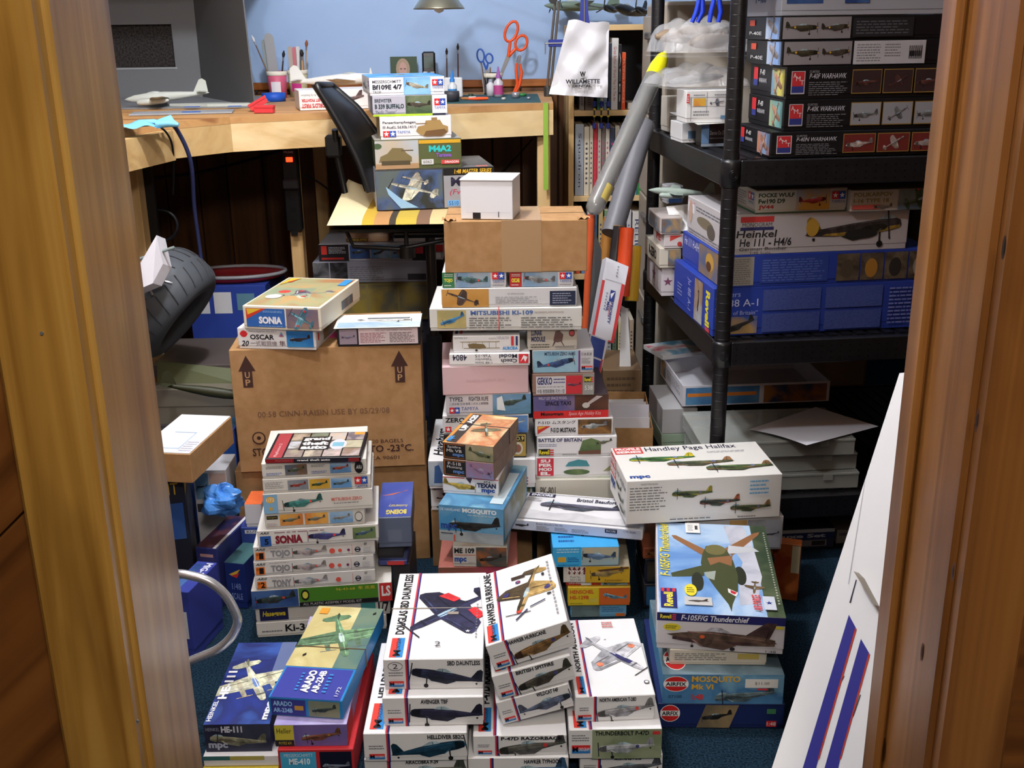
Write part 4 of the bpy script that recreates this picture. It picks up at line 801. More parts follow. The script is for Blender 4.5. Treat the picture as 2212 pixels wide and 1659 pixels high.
b = J.box('white kit box with silver fighter in brown picture panel', 1156, 1324, 905, Y=YI-.008, d=.20, yaw=1, group=GJ); f = b.F; f.txt('P-51D ムスタング', .04, .68, .52, .88, (40, 40, 46), bold=.01); q = f.pic('brand_mark'); q.poly([(.03, .58), (.2, .58), (.03, .12)], (200, 56, 50)).poly([(.04, .55), (.14, .55), (.04, .38)], (226, 190, 60)); q.done(); f.txt('P-51D MUSTANG', .2, .2, .52, .48, (40, 40, 46), bold=.04); f.rect(.55, .08, .98, .92, ART((120, 84, 50), (80, 60, 40), (150, 110, 60))); f.pic().side(.76, .55, .32, (150, 156, 160), gear=False, ang=4).done()
b = J.box('dark kit box with red band and space rocket picture', 1152, 1314, 855, Y=YI-.008, d=.22, yaw=2, group=GJ, col=(60, 46, 50)); f = b.F; f.rect(0, .32, .55, .98, ART((96, 90, 140), (130, 110, 140))); f.rect(.55, .32, 1, .98, ART((60, 44, 40), (96, 60, 44))); f.rect(0, 0, 1, .32, (206, 44, 44)); f.txt('WILLY LEY SPACE MODEL', .07, .82, .45, .94, (210, 206, 220)); f.txt('SPACE TAXI', .16, .56, .5, .74, (30, 26, 50), bold=.03); f.txt('Monogram', .1, .07, .4, .27, (30, 20, 24), bold=.04); f.txt('Space Age Hobby Kits', .47, .07, .9, .27, (226, 190, 190), shear=.3); q = f.pic(); q.poly([(.66, .5), (.74, .56), (.92, .92), (.84, .95)], (190, 180, 180)); q.ell(.7, .54, .05, .12, (200, 196, 190)); q.done()
b = J.box('brown and silver kit box with red biplane panel', 1150, 1284, 808, Y=YI-.012, d=.19, yaw=1, group=GJ, col=(150, 120, 110)); f = b.F; f.rect(.06, .08, .54, .88, (206, 206, 210)); f.txt('GEKKO', .08, .5, .32, .84, (56, 60, 110), bold=.04); f.fine(.34, .54, .53, .82, 2, (90, 90, 140)); f.txt('中島 夜間戦闘機 月光11型', .08, .12, .52, .3, (50, 50, 60)); f.fine(.08, .38, .52, .44, 1); f.rect(.54, .08, .8, .9, (196, 50, 60)); f.pic().side(.67, .5, .22, (110, 70, 90), kind='bomber', gear=False).done(); f.rect(.81, .03, .99, .97, (150, 150, 146)); revell_logo(f, .83, .6, .98, .85, (40, 40, 30)); f.txt('538', .84, .25, .97, .45, (226, 226, 220))
b = J.box('pale blue kit box with navy fighter and purple stripe on its end', 1150, 1282, 757, Y=YI-.01, d=.18, yaw=1, group=GJ, col=(206, 206, 210)); f = b.F; f.rect(.01, .04, .74, .97, ART((130, 180, 206), (160, 196, 214))); f.txt('MITSUBISHI ZERO A6M5', .2, .76, .7, .92, (30, 40, 80), bold=.02); f.pic().side(.38, .42, .6, (60, 84, 130), ang=12, flip=True, gear=False, spot=(206, 80, 80)).done(); f.rect(.75, .04, .78, .97, (110, 70, 140)); f.txt('日本長波', .8, .74, .97, .88, (60, 50, 56)); f.fine(.8, .4, .95, .66, 4); mono_logo(f, .8, .14, .98, .3)
b = J.box('beige kit box with lunar lander picture near the top of the right column', 1139, 1247, 709, Y=YI-.01, d=.16, group=GJ, col=(196, 190, 178)); f = b.F; f.txt('LUNAR', .08, .66, .3, .9, (60, 66, 96), bold=.05); f.txt('MODULE', .08, .38, .36, .62, (60, 66, 96), bold=.05); f.fine(.07, .1, .45, .3, 2, (80, 76, 70)); q = f.pic(); q.poly([(.52, .42), (.56, .84), (.64, .88), (.72, .7), (.7, .4), (.6, .34)], (110, 84, 80)).poly([(.54, .42), (.5, .18), (.52, .18), (.58, .42)], (90, 70, 70)).poly([(.68, .42), (.74, .2), (.72, .2), (.66, .42)], (90, 70, 70)); q.ell(.89, .76, .06, .16, (90, 50, 54)).ell(.89, .76, .045, .11, (190, 80, 80)); q.done(); f.fine(.56, .08, .95, .2, 2)
zJ = J.z
zH = max(zI, zJ)
h_ = (at_col(1000, 2.34, 0)); 
Hs = Stack(zH, 2.335)
b = Hs.box('long white kit box with blue serif title and red string across both columns', 929, 1257, 667, d=.22, yaw=-1, col=(206, 206, 202)); f = b.F; f.rect(.05, .12, .24, .92, ART((190, 170, 110), (160, 150, 100))); f.pic().side(.15, .5, .17, (70, 130, 180), kind='bomber', gear=False, ang=20).done(); f.txt('MITSUBISHI KI-109', .27, .7, .68, .9, (70, 100, 160), bold=.03); f.txt('THE EXPERIMENTAL INTERCEPTOR FIGHTER', .69, .76, .88, .84, (120, 96, 90)); f.fine(.26, .1, .56, .62, 5, (110, 110, 110), 2); f.fine(.6, .1, .96, .62, 5, (110, 110, 110), 3)
q = MB(); q.tube([(-.045*b.w, -b.d/2-.0012, .001), (-.045*b.w, -b.d/2-.0012, b.h+.0012), (-.045*b.w, b.d/2+.001, b.h+.0012)], .0009, C(190, 60, 60), seg=6); q.build('string', b.root)
b = Hs.box('long kit box with brown dive bomber photo and navy text panel', 954, 1246, 624, Y=2.338, d=.20, col=(206, 206, 208)); f = b.F; f.rect(.005, .03, .35, .97, ART((180, 130, 60), (200, 150, 80))); f.pic().top(.16, .5, .24, (84, 66, 60), ang=160, sq=.5).done(); f.txt('KIT SPECIFICATIONS', .49, .66, .61, .74, (80, 80, 84)); f.fine(.4, .2, .72, .58, 4, (150, 150, 156)); f.rect(.8, .08, .99, .82, (40, 46, 70)); f.fine(.82, .15, .97, .75, 5, (150, 156, 176), 2)
zz = Hs.z
for (xl, xr, yt, c_, w_, lb) in ((956, 1094, 588, (60, 120, 80), 'TOJO', 'slim kit box with green end flap and star squares under the plain carton'), (1101, 1239, 590, (176, 50, 50), 'OSCAR', 'slim kit box with red end flap and star squares under the plain carton')):
    s3 = Stack(zz); b = s3.box(lb, xl, xr, 588, Y=2.342, d=.19, col=(206, 204, 206)); f = b.F; f.rect(.0, .02, .19, .98, c_); f.fine(.03, .7, .17, .9, 2, (200, 210, 200)); f.txt(w_, .03, .32, .16, .6, (230, 220, 70), bold=.04); f.fine(.03, .1, .14, .22, 1, (220, 220, 220)); f.rect(.2, .03, .75, .97, ART((120, 150, 180), (160, 170, 176))); f.pic().side(.47, .5, .48, (80, 110, 110) if w_ == 'TOJO' else (130, 130, 130), gear=False, ang=-8, spot=(206, 60, 60)).done(); stars_logo(f, .78, .3, .97, .95); f.fine(.79, .1, .96, .2, 1)
    zc = s3.z
Ht = Stack(zc, 2.335)
b = carton('plain brown carton with packing tape on the long kit boxes', 962, 1268, 479, Ht, KRAFT, Y=2.34, d=.19)
q = MB(); x0, x1 = -b.w/2+b.w*.40, -b.w/2+b.w*.68; q.box(x0, -b.d/2-.0006, 0, x1, -b.d/2-.0002, b.h+.0004, C(170, 138, 104, rough=.2)); q.box(x0, -b.d/2-.0006, b.h+.0003, x1, b.d/2, b.h+.0007, C(170, 138, 104, rough=.2)); q.build('packing_tape', b.root)
q = MB(); q.grid(lambda u, v: Vector((-b.w/2-.004+u*.03, -b.d/2+v*.02+.004*math.sin(9*u), b.h+.001+.006*math.sin(7*u+5*v)**2)), 8, 6, KRAFT); q.build('torn_corner', b.root)
q = MB(); q.grid(lambda u, v: Vector((b.w/2-.02+u*.026, -b.d/2+v*.03, b.h+.001+.005*math.sin(6*u+4*v)**2)), 8, 6, KRAFT); q.build('torn_corner', b.root)
Hw = Stack(Ht.z+.001, 2.36)
b = Hw.box('small plain white mailing box with black barcode patch on the plain carton', 996, 1108, 388, Y=2.362, d=.11, yaw=-9, name='mailing_box', lid=1, col=(222, 222, 226)); b.root.children[0].name = 'carton_body'; f = b.F; f.rect(.23, .01, .38, .17, (30, 30, 34), 'barcode_patch'); f.rect(.72, .06, .735, .2, (50, 50, 56), 'printed_mark'); f.rect(.1, .17, .95, .175, (170, 170, 176), 'flap_edge')
q = MB(); q.bbox(-b.w/2-.001, -b.d/2-.0025, b.h-.002, b.w/2+.001, b.d/2, b.h+.0015, C(228, 228, 230), .0008); q.build('lid_flap', b.root)

# ================================================================== small stack with the twin-engine night fighter
GK = 'kit boxes of the leaning stack in front of the left column'
K = Stack(0, 2.08)
b = K.box('pale kit box at the foot of the leaning stack', 952, 1120, 1226, Y=2.06, d=.26, col=(150, 90, 80), group=GK); b.F.rect(0, 0, 1, 1, ART((120, 80, 60), (170, 60, 90), None, 6))
b = K.box('kit box with brown burning plane picture and white label, under the blue bomber box', 979, 1096, 1180, yb=1224, Y=None, d=.26, yaw=-3, col=(190, 186, 180), group=GK); f = b.F; f.txt('ME 109', .03, .66, .4, .92, (24, 24, 30), bold=.04); f.rect(.03, .56, .42, .6, (190, 120, 100)); mpc_logo(f, .03, .18, .25, .46); f.fine(.28, .2, .4, .26, 1); f.rect(.43, .03, .99, .97, ART((90, 80, 70), (150, 90, 50), (60, 70, 70))); f.pic().side(.7, .42, .42, (60, 50, 44), gear=False, ang=8).done(); b.T.rect(0, 0, 1, 1, ART((90, 70, 56), (110, 110, 100), None, 8))
b = K.box('blue kit box with dark twin-engine night bomber on its end', 950, 1088, 1090, yb=1166, d=.24, yaw=-13, col=(70, 140, 180), group=GK); f = b.F; f.rect(0, 0, 1, 1, ART((70, 140, 190), (120, 170, 200))); f.rect(0, 0, 1, .3, ART((160, 170, 176), (130, 140, 150))); f.txt('DE HAVILAND', .02, .86, .34, .93, (230, 235, 240)); f.txt('MOSQUITO', .37, .82, .9, .96, (235, 240, 244), bold=.04); f.fine(.45, .76, .9, .8, 1, (200, 220, 230)); f.pic().side(.55, .5, .8, (44, 44, 46), kind='bomber', flip=False, ang=3, gear=True).done(); mpc_logo(f, .03, .3, .28, .5); f.fine(.03, .2, .22, .26, 1, (30, 30, 60)); f.rect(.23, .02, .25, .2, (200, 80, 60))
f = b.T; f.rect(0, 0, 1, 1, ART((90, 150, 186), (130, 180, 200), (70, 120, 160), 7)); q = f.pic('lid_picture'); q.top(.5, .6, .9, (60, 76, 84), ang=100, engines=1); q.rect(.75, .1, .95, .8, (190, 206, 214)); q.done(); f = b.Rr; f.rect(.05, .1, .95, .9, ART((140, 140, 110), (170, 190, 196), None, 20))
b = K.box('white kit box with yellow trainer plane on its end', 957, 1077, 1027, yb=1065, d=.18, yaw=-11, group=GK); f = b.F; f.rect(0, .9, .4, .95, (190, 60, 70)); f.rect(.55, .9, 1, .95, (190, 60, 70)); f.pic().side(.3, .5, .58, (190, 160, 70), gear=False, flip=True, ang=-6).done(); q = f.pic('badge'); q.poly([(.42, .96), (.54, .96), (.5, .66)], (60, 40, 60)); q.done(); f.txt('AT-6', .74, .74, .86, .85, (30, 30, 50), bold=.02); f.txt('TEXAN', .62, .46, .96, .72, (30, 36, 80), bold=.05); mpc_logo(f, .7, .14, .94, .4); b.Rr.rect(.05, .1, .9, .9, MIX)
b = K.box('black-ended kit box with red and blue plane pictures, second of the banded pair', 958, 1067, 990, yb=1026, d=.17, yaw=-17, col=(150, 120, 100), group=GK); bl = b
def mpc_end(b, w1, w2, bg, col):
    f = b.F; f.rect(.01, .03, .45, .97, (30, 28, 30)); q = f.pic('orange_border'); 
    for (a, c_, d_, e_) in ((.03, .08, .43, .1), (.03, .9, .43, .92), (.03, .08, .04, .92)): q.rect(a, c_, d_, e_, (206, 120, 40))
    q.done(); f.txt(w1, .1, .66, .36, .84, (220, 220, 220)); f.txt(w2, .08, .44, .38, .62, (220, 220, 220)); mpc_logo(f, .2, .14, .42, .36, (90, 130, 190)); f.rect(.46, .03, 1, .97, bg); f.pic().side(.73, .5, .44, col, gear=False, flip=True, ang=-14).done()
    b.Rr.rect(.0, 0, 1, 1, ART((150, 120, 90), (120, 96, 80), None, 30))
mpc_end(b, 'P-51B', 'Mustang', ART((110, 140, 190), (150, 110, 130)), (150, 120, 160))
b = K.box('black-ended kit box with dogfight lid and dark elastic band, top of the banded pair', 957, 1066, 955, Y=K.Y+.001, yk=893, yaw=-17, col=(150, 120, 100), group=GK); mpc_end(b, 'Spitfire', 'Mk VB', ART((110, 120, 90), (160, 150, 120)), (90, 96, 70))
f = b.T; f.rect(0, 0, 1, 1, (206, 140, 50)); f.rect(.05, 0, 1, .98, ART((206, 190, 150), (226, 210, 160), (190, 120, 80), 9)); f.rect(.07, .02, .26, .98, (60, 54, 50)); f.txt('ACES', .09, .66, .22, .95, (230, 230, 230), rot=90, bold=.06); f.txt('UP', .09, .4, .22, .6, (230, 230, 230), rot=90, bold=.06); f.pic('lid_picture').top(.6, .5, .7, (120, 116, 90), ang=290, sq=.8).done(); f.txt('mpc', .04, .04, .18, .2, (70, 140, 200), rot=90, bold=.05)
q = MB(); x, y = b.w/2+.001, b.d/2+.001; yy = -y+b.d*.62; q.tube([(-x, yy, .001), (-x, yy, b.h+.001), (x, yy, b.h+.001), (x, yy, .001)], .001, C(30, 30, 60), seg=6); q.build('elastic_band', b.root)

# ================================================================== blue and yellow kit boxes under the white bomber box
GL = 'kit boxes stacked under the white bomber box'
L = Stack(0)
b = L.box('pale blue kit box on the carpet at the bottom of the colourful stack', 1232, 1353, 1307, yb=1334, d=.22, col=(110, 170, 206), group=GL); b.F.rect(.02, .05, .52, .95, ART((110, 130, 130), (70, 80, 90))); b.F.fine(.56, .4, .95, .85, 3, (60, 110, 170)); b.F.rect(.8, .08, .97, .32, (206, 110, 50))
b = L.box('yellow and orange kit box with attack plane picture', 1226, 1361, 1269, Y=L.Y-.006, d=.22, col=(214, 180, 50), group=GL); f = b.F; f.rect(.02, .06, .5, .95, (214, 190, 40)); f.txt('HENSCHEL', .04, .66, .42, .86, (200, 70, 40), bold=.03); f.txt('HS-129B', .04, .36, .34, .56, (200, 70, 40), bold=.03); f.rect(.34, .2, .48, .4, (206, 190, 80)); f.fine(.04, .12, .25, .18, 1, (90, 60, 30)); f.rect(.5, .06, .99, .95, (206, 100, 40)); f.pic().side(.75, .5, .38, (110, 150, 170), kind='bomber', gear=False, ang=-12).done()
b = L.box('thin red kit box with flying boat picture in the colourful stack', 1222, 1360, 1256, Y=L.Y+.006, d=.22, col=(190, 60, 44), group=GL); f = b.F; f.txt('DO-335', .05, .4, .24, .9, (226, 220, 220), bold=.02); f.rect(.24, .1, .4, .8, (226, 226, 226)); f.rect(.55, .1, .97, .95, ART((150, 180, 190), (120, 150, 160))); f.pic().side(.76, .5, .34, (130, 150, 140), gear=False).done()
b = L.box('yellow kit box with red diamond lettering and brown high-wing plane', 1217, 1360, 1223, Y=L.Y-.004, d=.24, yaw=-2, col=(150, 140, 120), group=GL); f = b.F; f.rect(0, 0, .33, 1, (206, 200, 190)); q = f.pic('brand_mark')
for i in range(4): q.poly([(.05+i*.075, .72), (.09+i*.075, .98), (.13+i*.075, .72), (.09+i*.075, .46)], (110, 40, 40))
q.done(); f.txt('hawk', .06, .62, .32, .84, (230, 226, 220), bold=.03); f.rect(.05, .06, .3, .44, (214, 210, 200)); f.txt('Model No.', .1, .28, .26, .4, (60, 60, 60)); f.txt('563-130', .1, .1, .26, .24, (60, 60, 60)); f.rect(.33, 0, 1, 1, (200, 160, 40)); f.pic().side(.66, .6, .5, (150, 130, 80), ang=6).poly([(.5, .8), (.98, 1.0), (.98, .9), (.56, .7)], (90, 60, 40)).done(); f.txt('Lysander', .62, .06, .9, .24, (110, 60, 30), shear=.3)
b = L.box('bright sky blue kit box with grey low-wing plane right under the white bomber box', 1194, 1337, 1183, Y=L.Y-.004, d=.2, yaw=1, col=(60, 160, 220), group=GL); f = b.F; f.rect(0, 0, .43, 1, (60, 170, 226)); f.fine(.06, .7, .4, .95, 2, (190, 220, 240)); f.rect(.08, .24, .2, .5, (214, 170, 60)); f.fine(.22, .24, .4, .5, 3, (30, 90, 160)); f.fine(.08, .06, .4, .12, 1, (30, 70, 130)); f.rect(.43, .05, .99, .97, ART((150, 180, 190), (190, 180, 150))); f.pic().side(.7, .52, .5, (96, 120, 150), ang=-5).done(); f = b.T; q = f.pic('badge'); q.star(.48, .3, .07, (230, 240, 250)).ell(.48, .3, .03, .05, (40, 60, 120)); q.done(); f.fine(.1, .1, .35, .5, 4, (30, 80, 150), 3)
zL = L.z
# white bomber box lying across
W_ = Stack(zL+.002)
b = W_.box('white kit box with grey line drawing of a twin-engine bomber lying askew', 1103, 1388, 1121, yb=1143, yk=1061, ybr=1168, col=(224, 224, 228)); f = b.T
q = f.pic('border_lines')
for (a, c_, d_, e_) in ((.03, .05, .97, .06), (.03, .94, .97, .95), (.03, .05, .035, .95), (.965, .05, .97, .95)): q.rect(a, c_, d_, e_, (60, 60, 80))
q.done(); f.rect(.05, .84, .26, .96, (30, 32, 60)); f.txt('ENCORE', .07, .86, .24, .94, (226, 226, 236), bold=.04); f.txt('Bristol Beaufort Mk.VIII', .44, .76, .9, .88, (40, 42, 70), bold=.02); f.fine(.05, .66, .17, .8, 4, (150, 150, 156)); q = f.pic('lid_picture'); q.poly([(.03, .07), (.97, .07), (.97, .34), (.7, .26), (.5, .36), (.3, .3), (.03, .4)], ART((190, 190, 196), (206, 206, 210), None, 20)); q.side(.5, .58, .66, (84, 86, 104), kind='bomber', sq=1.0, gear=False); q.poly([(.62, .58), (.95, .66), (.95, .63), (.7, .54)], (60, 60, 80)); q.done()
f = b.F; f.rect(.015, .08, .985, .92, (196, 204, 226)); f.pic().side(.09, .5, .1, (60, 60, 70), gear=False).done(); f.txt('Bristol Beaufort Mk.VIII', .2, .7, .4, .86, (40, 42, 60)); f.fine(.2, .2, .3, .6, 3); f.fine(.34, .2, .44, .6, 3); f.fine(.47, .2, .6, .6, 3); f.rect(.72, .5, .81, .86, (30, 32, 60)); f.txt('ENCORE', .73, .58, .80, .78, (226, 226, 236)); f.txt('1:72 Scale', .86, .68, .95, .84, (40, 42, 60))

# ================================================================== long bomber box and what it stands on
GM = 'kit boxes stacked under the three-bomber box'
M_ = Stack(0, 2.22)
b = M_.box('dark kit box on the carpet under the three-bomber pile', 1390, 1660, 1262, Y=2.15, d=.17, col=(60, 56, 60), group=GM); b.F.rect(.02, .1, .2, .9, (60, 120, 170)); b.F.rect(.25, .1, .6, .9, SKYD)
b = M_.box('dark blue kit box low under the three-bomber pile', 1392, 1670, 1208, Y=2.15, d=.17, col=(40, 44, 60), group=GM); b.F.rect(.02, .1, .4, .9, ART((60, 60, 60), (90, 80, 60)))
b = M_.box('orange kit box with fighter picture under the black-labelled box', 1388, 1668, 1184, Y=2.15, d=.17, col=(150, 80, 50), group=GM); b.F.rect(.02, .08, .9, .9, ART((150, 80, 44), (110, 60, 40))); b.F.pic().side(.12, .5, .18, (190, 120, 70), gear=False).done()
b = M_.box('white kit box with black label and small plane photos', 1442, 1688, 1122, Y=2.125, d=.19, yaw=2, col=(200, 200, 204), group=GM); f = b.F; f.rect(.01, .03, .16, .97, (30, 30, 34)); f.txt('Messerschmitt', .02, .74, .155, .88, (220, 220, 220)); revell_logo(f, .03, .1, .13, .35, (30, 30, 20)); f.fine(.22, .3, .5, .85, 4); thumb(f, .53, .08, .68, .92, SAND, (60, 50, 50)); thumb(f, .69, .08, .83, .92, GRY, (70, 70, 70)); thumb(f, .84, .08, .98, .92, GRY, (80, 80, 90)); b.T.pic().side(.8, .2, .3, (60, 60, 60), gear=False, sq=.5).done()
b = M_.box('long white kit box with three camouflaged bomber profiles on its lid', 1352, 1684, 1040, Y=2.10, yk=968, yaw=5, col=(228, 226, 222), lid=1); b.root.children[0].name = 'lid'; f = b.F
f.fine(.02, .3, .27, .86, 9, (130, 130, 130), 2); f.txt('HANDLEY PAGE HALIFAX', .09, .89, .2, .93, (90, 90, 90))
HC = ((84, 96, 60), (150, 140, 50)), ((70, 72, 60), (150, 84, 60)), ((74, 82, 56), (130, 96, 60))
for i, (u, v) in enumerate(((.42, .66), (.60, .44), (.80, .28))): f.pic().side(u, v, .26, HC[i][0], kind='bomber', gear=False, col2=HC[i][1], spot=(110, 110, 140)).done()
f.fine(.79, .56, .92, .92, 4, (110, 170, 210), 3); f.fine(.28, .06, .55, .12, 1); f.fine(.72, .05, .84, .1, 1)
f = b.T; f.txt('Handley Page Halifax', .22, .80, .84, .96, (34, 36, 60), bold=.01); f.fine(.62, .7, .88, .76, 2, (150, 150, 156)); q = f.pic('series_mark'); q.rect(.01, .78, .2, .98, (206, 60, 60)); q.done(); f.txt('PROFILE', .02, .89, .19, .96, (232, 228, 226), bold=.05); f.txt('SERIES', .02, .80, .19, .87, (232, 228, 226), bold=.05); mpc_logo(f, .03, .04, .16, .13)
for i, (u, v) in enumerate(((.30, .60), (.53, .42), (.76, .24))): f.pic('bomber_profile').side(u, v, .44, ((70, 110, 60), (86, 90, 70), (80, 96, 60))[i], kind='bomber', gear=False, sq=1.0, col2=((190, 170, 40), (130, 90, 60), (120, 90, 60))[i], spot=(110, 120, 160), canopy=(140, 160, 180)).done()
f = b.L; q = f.pic('series_mark'); q.rect(.03, .5, .36, .97, (206, 60, 60)); q.done(); f.txt('PROFILE', .05, .76, .34, .92, (232, 228, 226), bold=.05); f.txt('SERIES', .05, .55, .34, .71, (232, 228, 226), bold=.05); mpc_logo(f, .06, .2, .34, .44); f.txt('H.P. Halifax', .42, .7, .95, .84, (34, 36, 60)); 
for (u, v) in ((.55, .52), (.7, .36), (.82, .2)): f.pic().side(u, v, .3, (80, 90, 66), kind='bomber', gear=False).done()
# ================================================================== things on the black shelves
GS = 'kit boxes on the middle-upper shelf'; GS2 = 'kit boxes on the lower-middle shelf'
def upfrom(z, Y=None, yaw=6): return Stack(z, Y, yaw)
Z1, Z2, Z3 = SHZ[2], SHZ[1], SHZ[0]
YS = 2.372
P4 = upfrom(Z1+.001, YS, 6)
BK = (22, 22, 26)
def hawk_box(label, xl, yt, nm, bgs, cols, pc, yo=0):
    b = P4.box(label, xl, 2040, yt, Y=YS+yo, d=.24, col=BK, group=GS); f = b.F; q = f.pic('brand_mark'); q.rect(.03, .16, .115, .86, (190, 190, 196)).rect(.035, .2, .11, .84, (196, 50, 56)).rect(.035, .2, .11, .4, (50, 60, 130)); q.done(); f.txt('A', .042, .66, .06, .8, (235, 235, 235)); f.txt('M', .06, .56, .085, .7, (235, 235, 235)); f.txt('T', .088, .44, .106, .58, (235, 235, 235)); f.txt('CURTISS', .14, .8, .2, .87, (170, 170, 176)); f.txt(nm, .14, .62, .37, .78, (206, 206, 214), shear=.25); f.fine(.14, .1, .38, .54, 7, (120, 120, 126), len(label))
    for i in range(3):
        u = .41+i*.195; q = f.pic(); q.rect(u-.004, .14, u+.181, .88, (150, 120, 60)); q.rect(u, .17, u+.177, .85, bgs)
        if i % 2: q.top(u+.09, .5, .13, cols, ang=30, sq=.6)
        else: q.side(u+.09, .48, .15, cols, gear=True, ang=5)
        q.done()
    f = b.L; f.rect(.62, .08, .96, .92, pc); f.pic().top(.79, .5, .24, (170, 120, 96), ang=60).done(); q = f.pic('brand_mark'); q.rect(.12, .3, .24, .9, (196, 50, 56)).rect(.12, .3, .24, .5, (50, 60, 130)); q.done(); f.txt('P-40', .3, .66, .44, .84, (220, 220, 220), shear=.2); f.txt('WARHAWK', .28, .42, .5, .56, (200, 200, 206)); return b
hawk_box('black kit box with red and silver model photos, bottom of the black pile', 1664, 286, 'P-40N WARHAWK', (110, 40, 36), (176, 160, 150), ART((120, 150, 190), (190, 130, 100)))
hawk_box('black kit box with pale grey model photos, second of the black pile on the shelf', 1691, 216, 'P-40K WARHAWK', (150, 150, 156), (110, 110, 110), ART((110, 160, 160), (170, 190, 150)), .012)
hawk_box('black kit box with dark model photos, third of the black pile on the shelf', 1696, 144, 'P-40F WARHAWK', (56, 40, 40), (84, 50, 46), ART((200, 190, 90), (120, 160, 190)), .012)
for (lb, xl, yt, wp) in (('black kit box with yellow-ringed fighter photos and white text panel on the shelf', 1688, 88, 1), ('black kit box with two brown fighters on a grey photo on the shelf', 1686, 35, 0)):
    b = P4.box(lb, xl, 2040, yt, Y=YS+.012, d=.24, col=BK, group=GS); f = b.F; q = f.pic(); q.rect(.01, .05, .42, .95, (140, 136, 140))
    q.side(.12, .52, .19, (66, 62, 46), flip=True, gear=True, spot=(206, 160, 50)); q.side(.32, .52, .16, (70, 60, 50), flip=True, ang=5, gear=True, spot=(206, 160, 50)); q.done()
    if wp: f.rect(.43, .03, .87, .95, (190, 190, 196)); f.fine(.45, .12, .6, .85, 7, (130, 130, 136)); f.fine(.62, .3, .72, .85, 5, (130, 130, 136)); f.fine(.77, .2, .85, .7, 1, (40, 40, 44)); q = f.pic('barcode'); [q.rect(.77+i*.012, .22, .775+i*.012, .74, (40, 40, 44)) for i in range(7)]; q.done()
    else: f.rect(.43, .1, .8, .9, (40, 40, 44)); f.fine(.45, .2, .78, .8, 5, (90, 90, 96))
    f = b.L; f.rect(.6, .04, .97, .96, ART((130, 160, 210), (180, 196, 220))); f.pic().top(.78, .5, .26, (150, 140, 140), ang=70).done(); f.rect(.15, .6, .3, .85, (200, 80, 60)); f.txt('P-40E', .15, .2, .5, .35, (226, 226, 226))
b = P4.box('white kit box with blue sea picture on top of the black pile', 1687, 2040, -40, Y=YS+.012, d=.24, col=(170, 174, 184), group=GS); b.F.rect(.03, .35, .25, .95, SKYD); b.F.pic().side(.14, .6, .2, (110, 80, 90), gear=False).done(); b.F.rect(.38, .35, .53, .95, SKYD); b.L.txt('P-400', .3, .4, .6, .7, (40, 50, 100), shear=.2, bold=.03)
# left end of the upper shelf
s_ = upfrom(Z1+.001, None, 8)
b = s_.box('white kit box with blue lower picture standing under a sheet on the shelf', 1472, 1511, 266, yb=309, d=.10, col=(210, 210, 212), group=GS); b.F.rect(.35, .2, .98, .6, (90, 120, 150)); b.F.txt('V/72', .4, .06, .8, .16, (60, 60, 60)); za = s_.z
s_ = upfrom(Z1+.001, None, 6)
b = s_.box('small black and blue kit box standing at the shelf edge behind the post', 1514, 1569, 267, yb=317, d=.05, col=(34, 32, 36), group=GS); b.F.rect(0, .14, .3, .98, (110, 150, 200)); b.F.txt('Dornier Do 17Z', .34, .5, .95, .68, (200, 200, 206)); b.F.fine(.34, .32, .9, .4, 1, (150, 150, 156)); b.F.rect(0, 0, 1, .13, (150, 170, 190))
zs_ = max(za, s_.z)+.002
p0, p1, p2, p3 = [G(x, y, zs_) for x, y in ((1446, 243), (1560, 250), (1572, 266), (1508, 270))]
q = MB(); q.prism([p0, p3, p2, p1], (0, 0, .0012), C(214, 214, 210)); o = q.build('paper_sheet'); tag(o, 'white instruction sheet lying over small boxes at the shelf edge', 'paper')
s_ = upfrom(zs_+.0014, None, 6)
b = s_.box('white kit box printed with grey plan drawings standing on a paper sheet', 1481, 1580, 196, Y=p3.y+.03, d=.09, col=(208, 208, 208), group=GS); f = b.F; q = f.pic('plan_lines')
for (a, c_, d_, e_) in ((.1, .78, .98, .79), (.1, .5, .98, .51), (.44, .3, .45, .95), (.1, .05, .11, .78)): q.rect(a, c_, d_, e_, (120, 120, 124))
q.done(); f.rect(.15, .52, .42, .76, ART((206, 170, 60), (190, 100, 60))); f.pic().top(.66, .63, .3, (110, 110, 116), ang=8, sq=.5).done(); f.fine(.15, .82, .4, .9, 1); f.fine(.6, .82, .9, .9, 1); f.fine(.15, .2, .5, .4, 2); f.rect(.75, .1, .95, .22, (90, 130, 160)); f.rect(.0, .62, .06, .9, (200, 60, 60)); f.fine(.01, .65, .05, .86, 4, (230, 230, 230))
zt2 = s_.z
s_ = upfrom(Z1+.001, None, 8)
b = s_.box('cream kit box with small print at the back of the upper shelf', 1444, 1478, 210, Y=2.98, d=.08, col=(196, 190, 178), group=GS); b.F.fine(.1, .2, .8, .6, 4)
# plastic bags of parts
def clear_mat():
    k = 'clear_bag_plastic'
    if k in _M: return _M[k]
    mt = bpy.data.materials.new(k); mt.use_nodes = True; n, l = nodes(mt); s = n['Principled BSDF']
    s.inputs['Base Color'].default_value = (.75, .75, .76, 1); s.inputs['Roughness'].default_value = .12; s.inputs['Alpha'].default_value = .32; s.inputs['Specular IOR Level'].default_value = .8
    tc = n.new('ShaderNodeTexCoord'); nz = n.new('ShaderNodeTexNoise'); nz.inputs['Scale'].default_value = 28; nz.inputs['Detail'].default_value = 5; nz.inputs['Distortion'].default_value = 1.5
    bp = n.new('ShaderNodeBump'); bp.inputs['Strength'].default_value = .9; bp.inputs['Distance'].default_value = .01
    l.new(tc.outputs['Object'], nz.inputs['Vector']); l.new(nz.outputs['Fac'], bp.inputs['Height']); l.new(bp.outputs[0], s.inputs['Normal']); _M[k] = mt; return mt
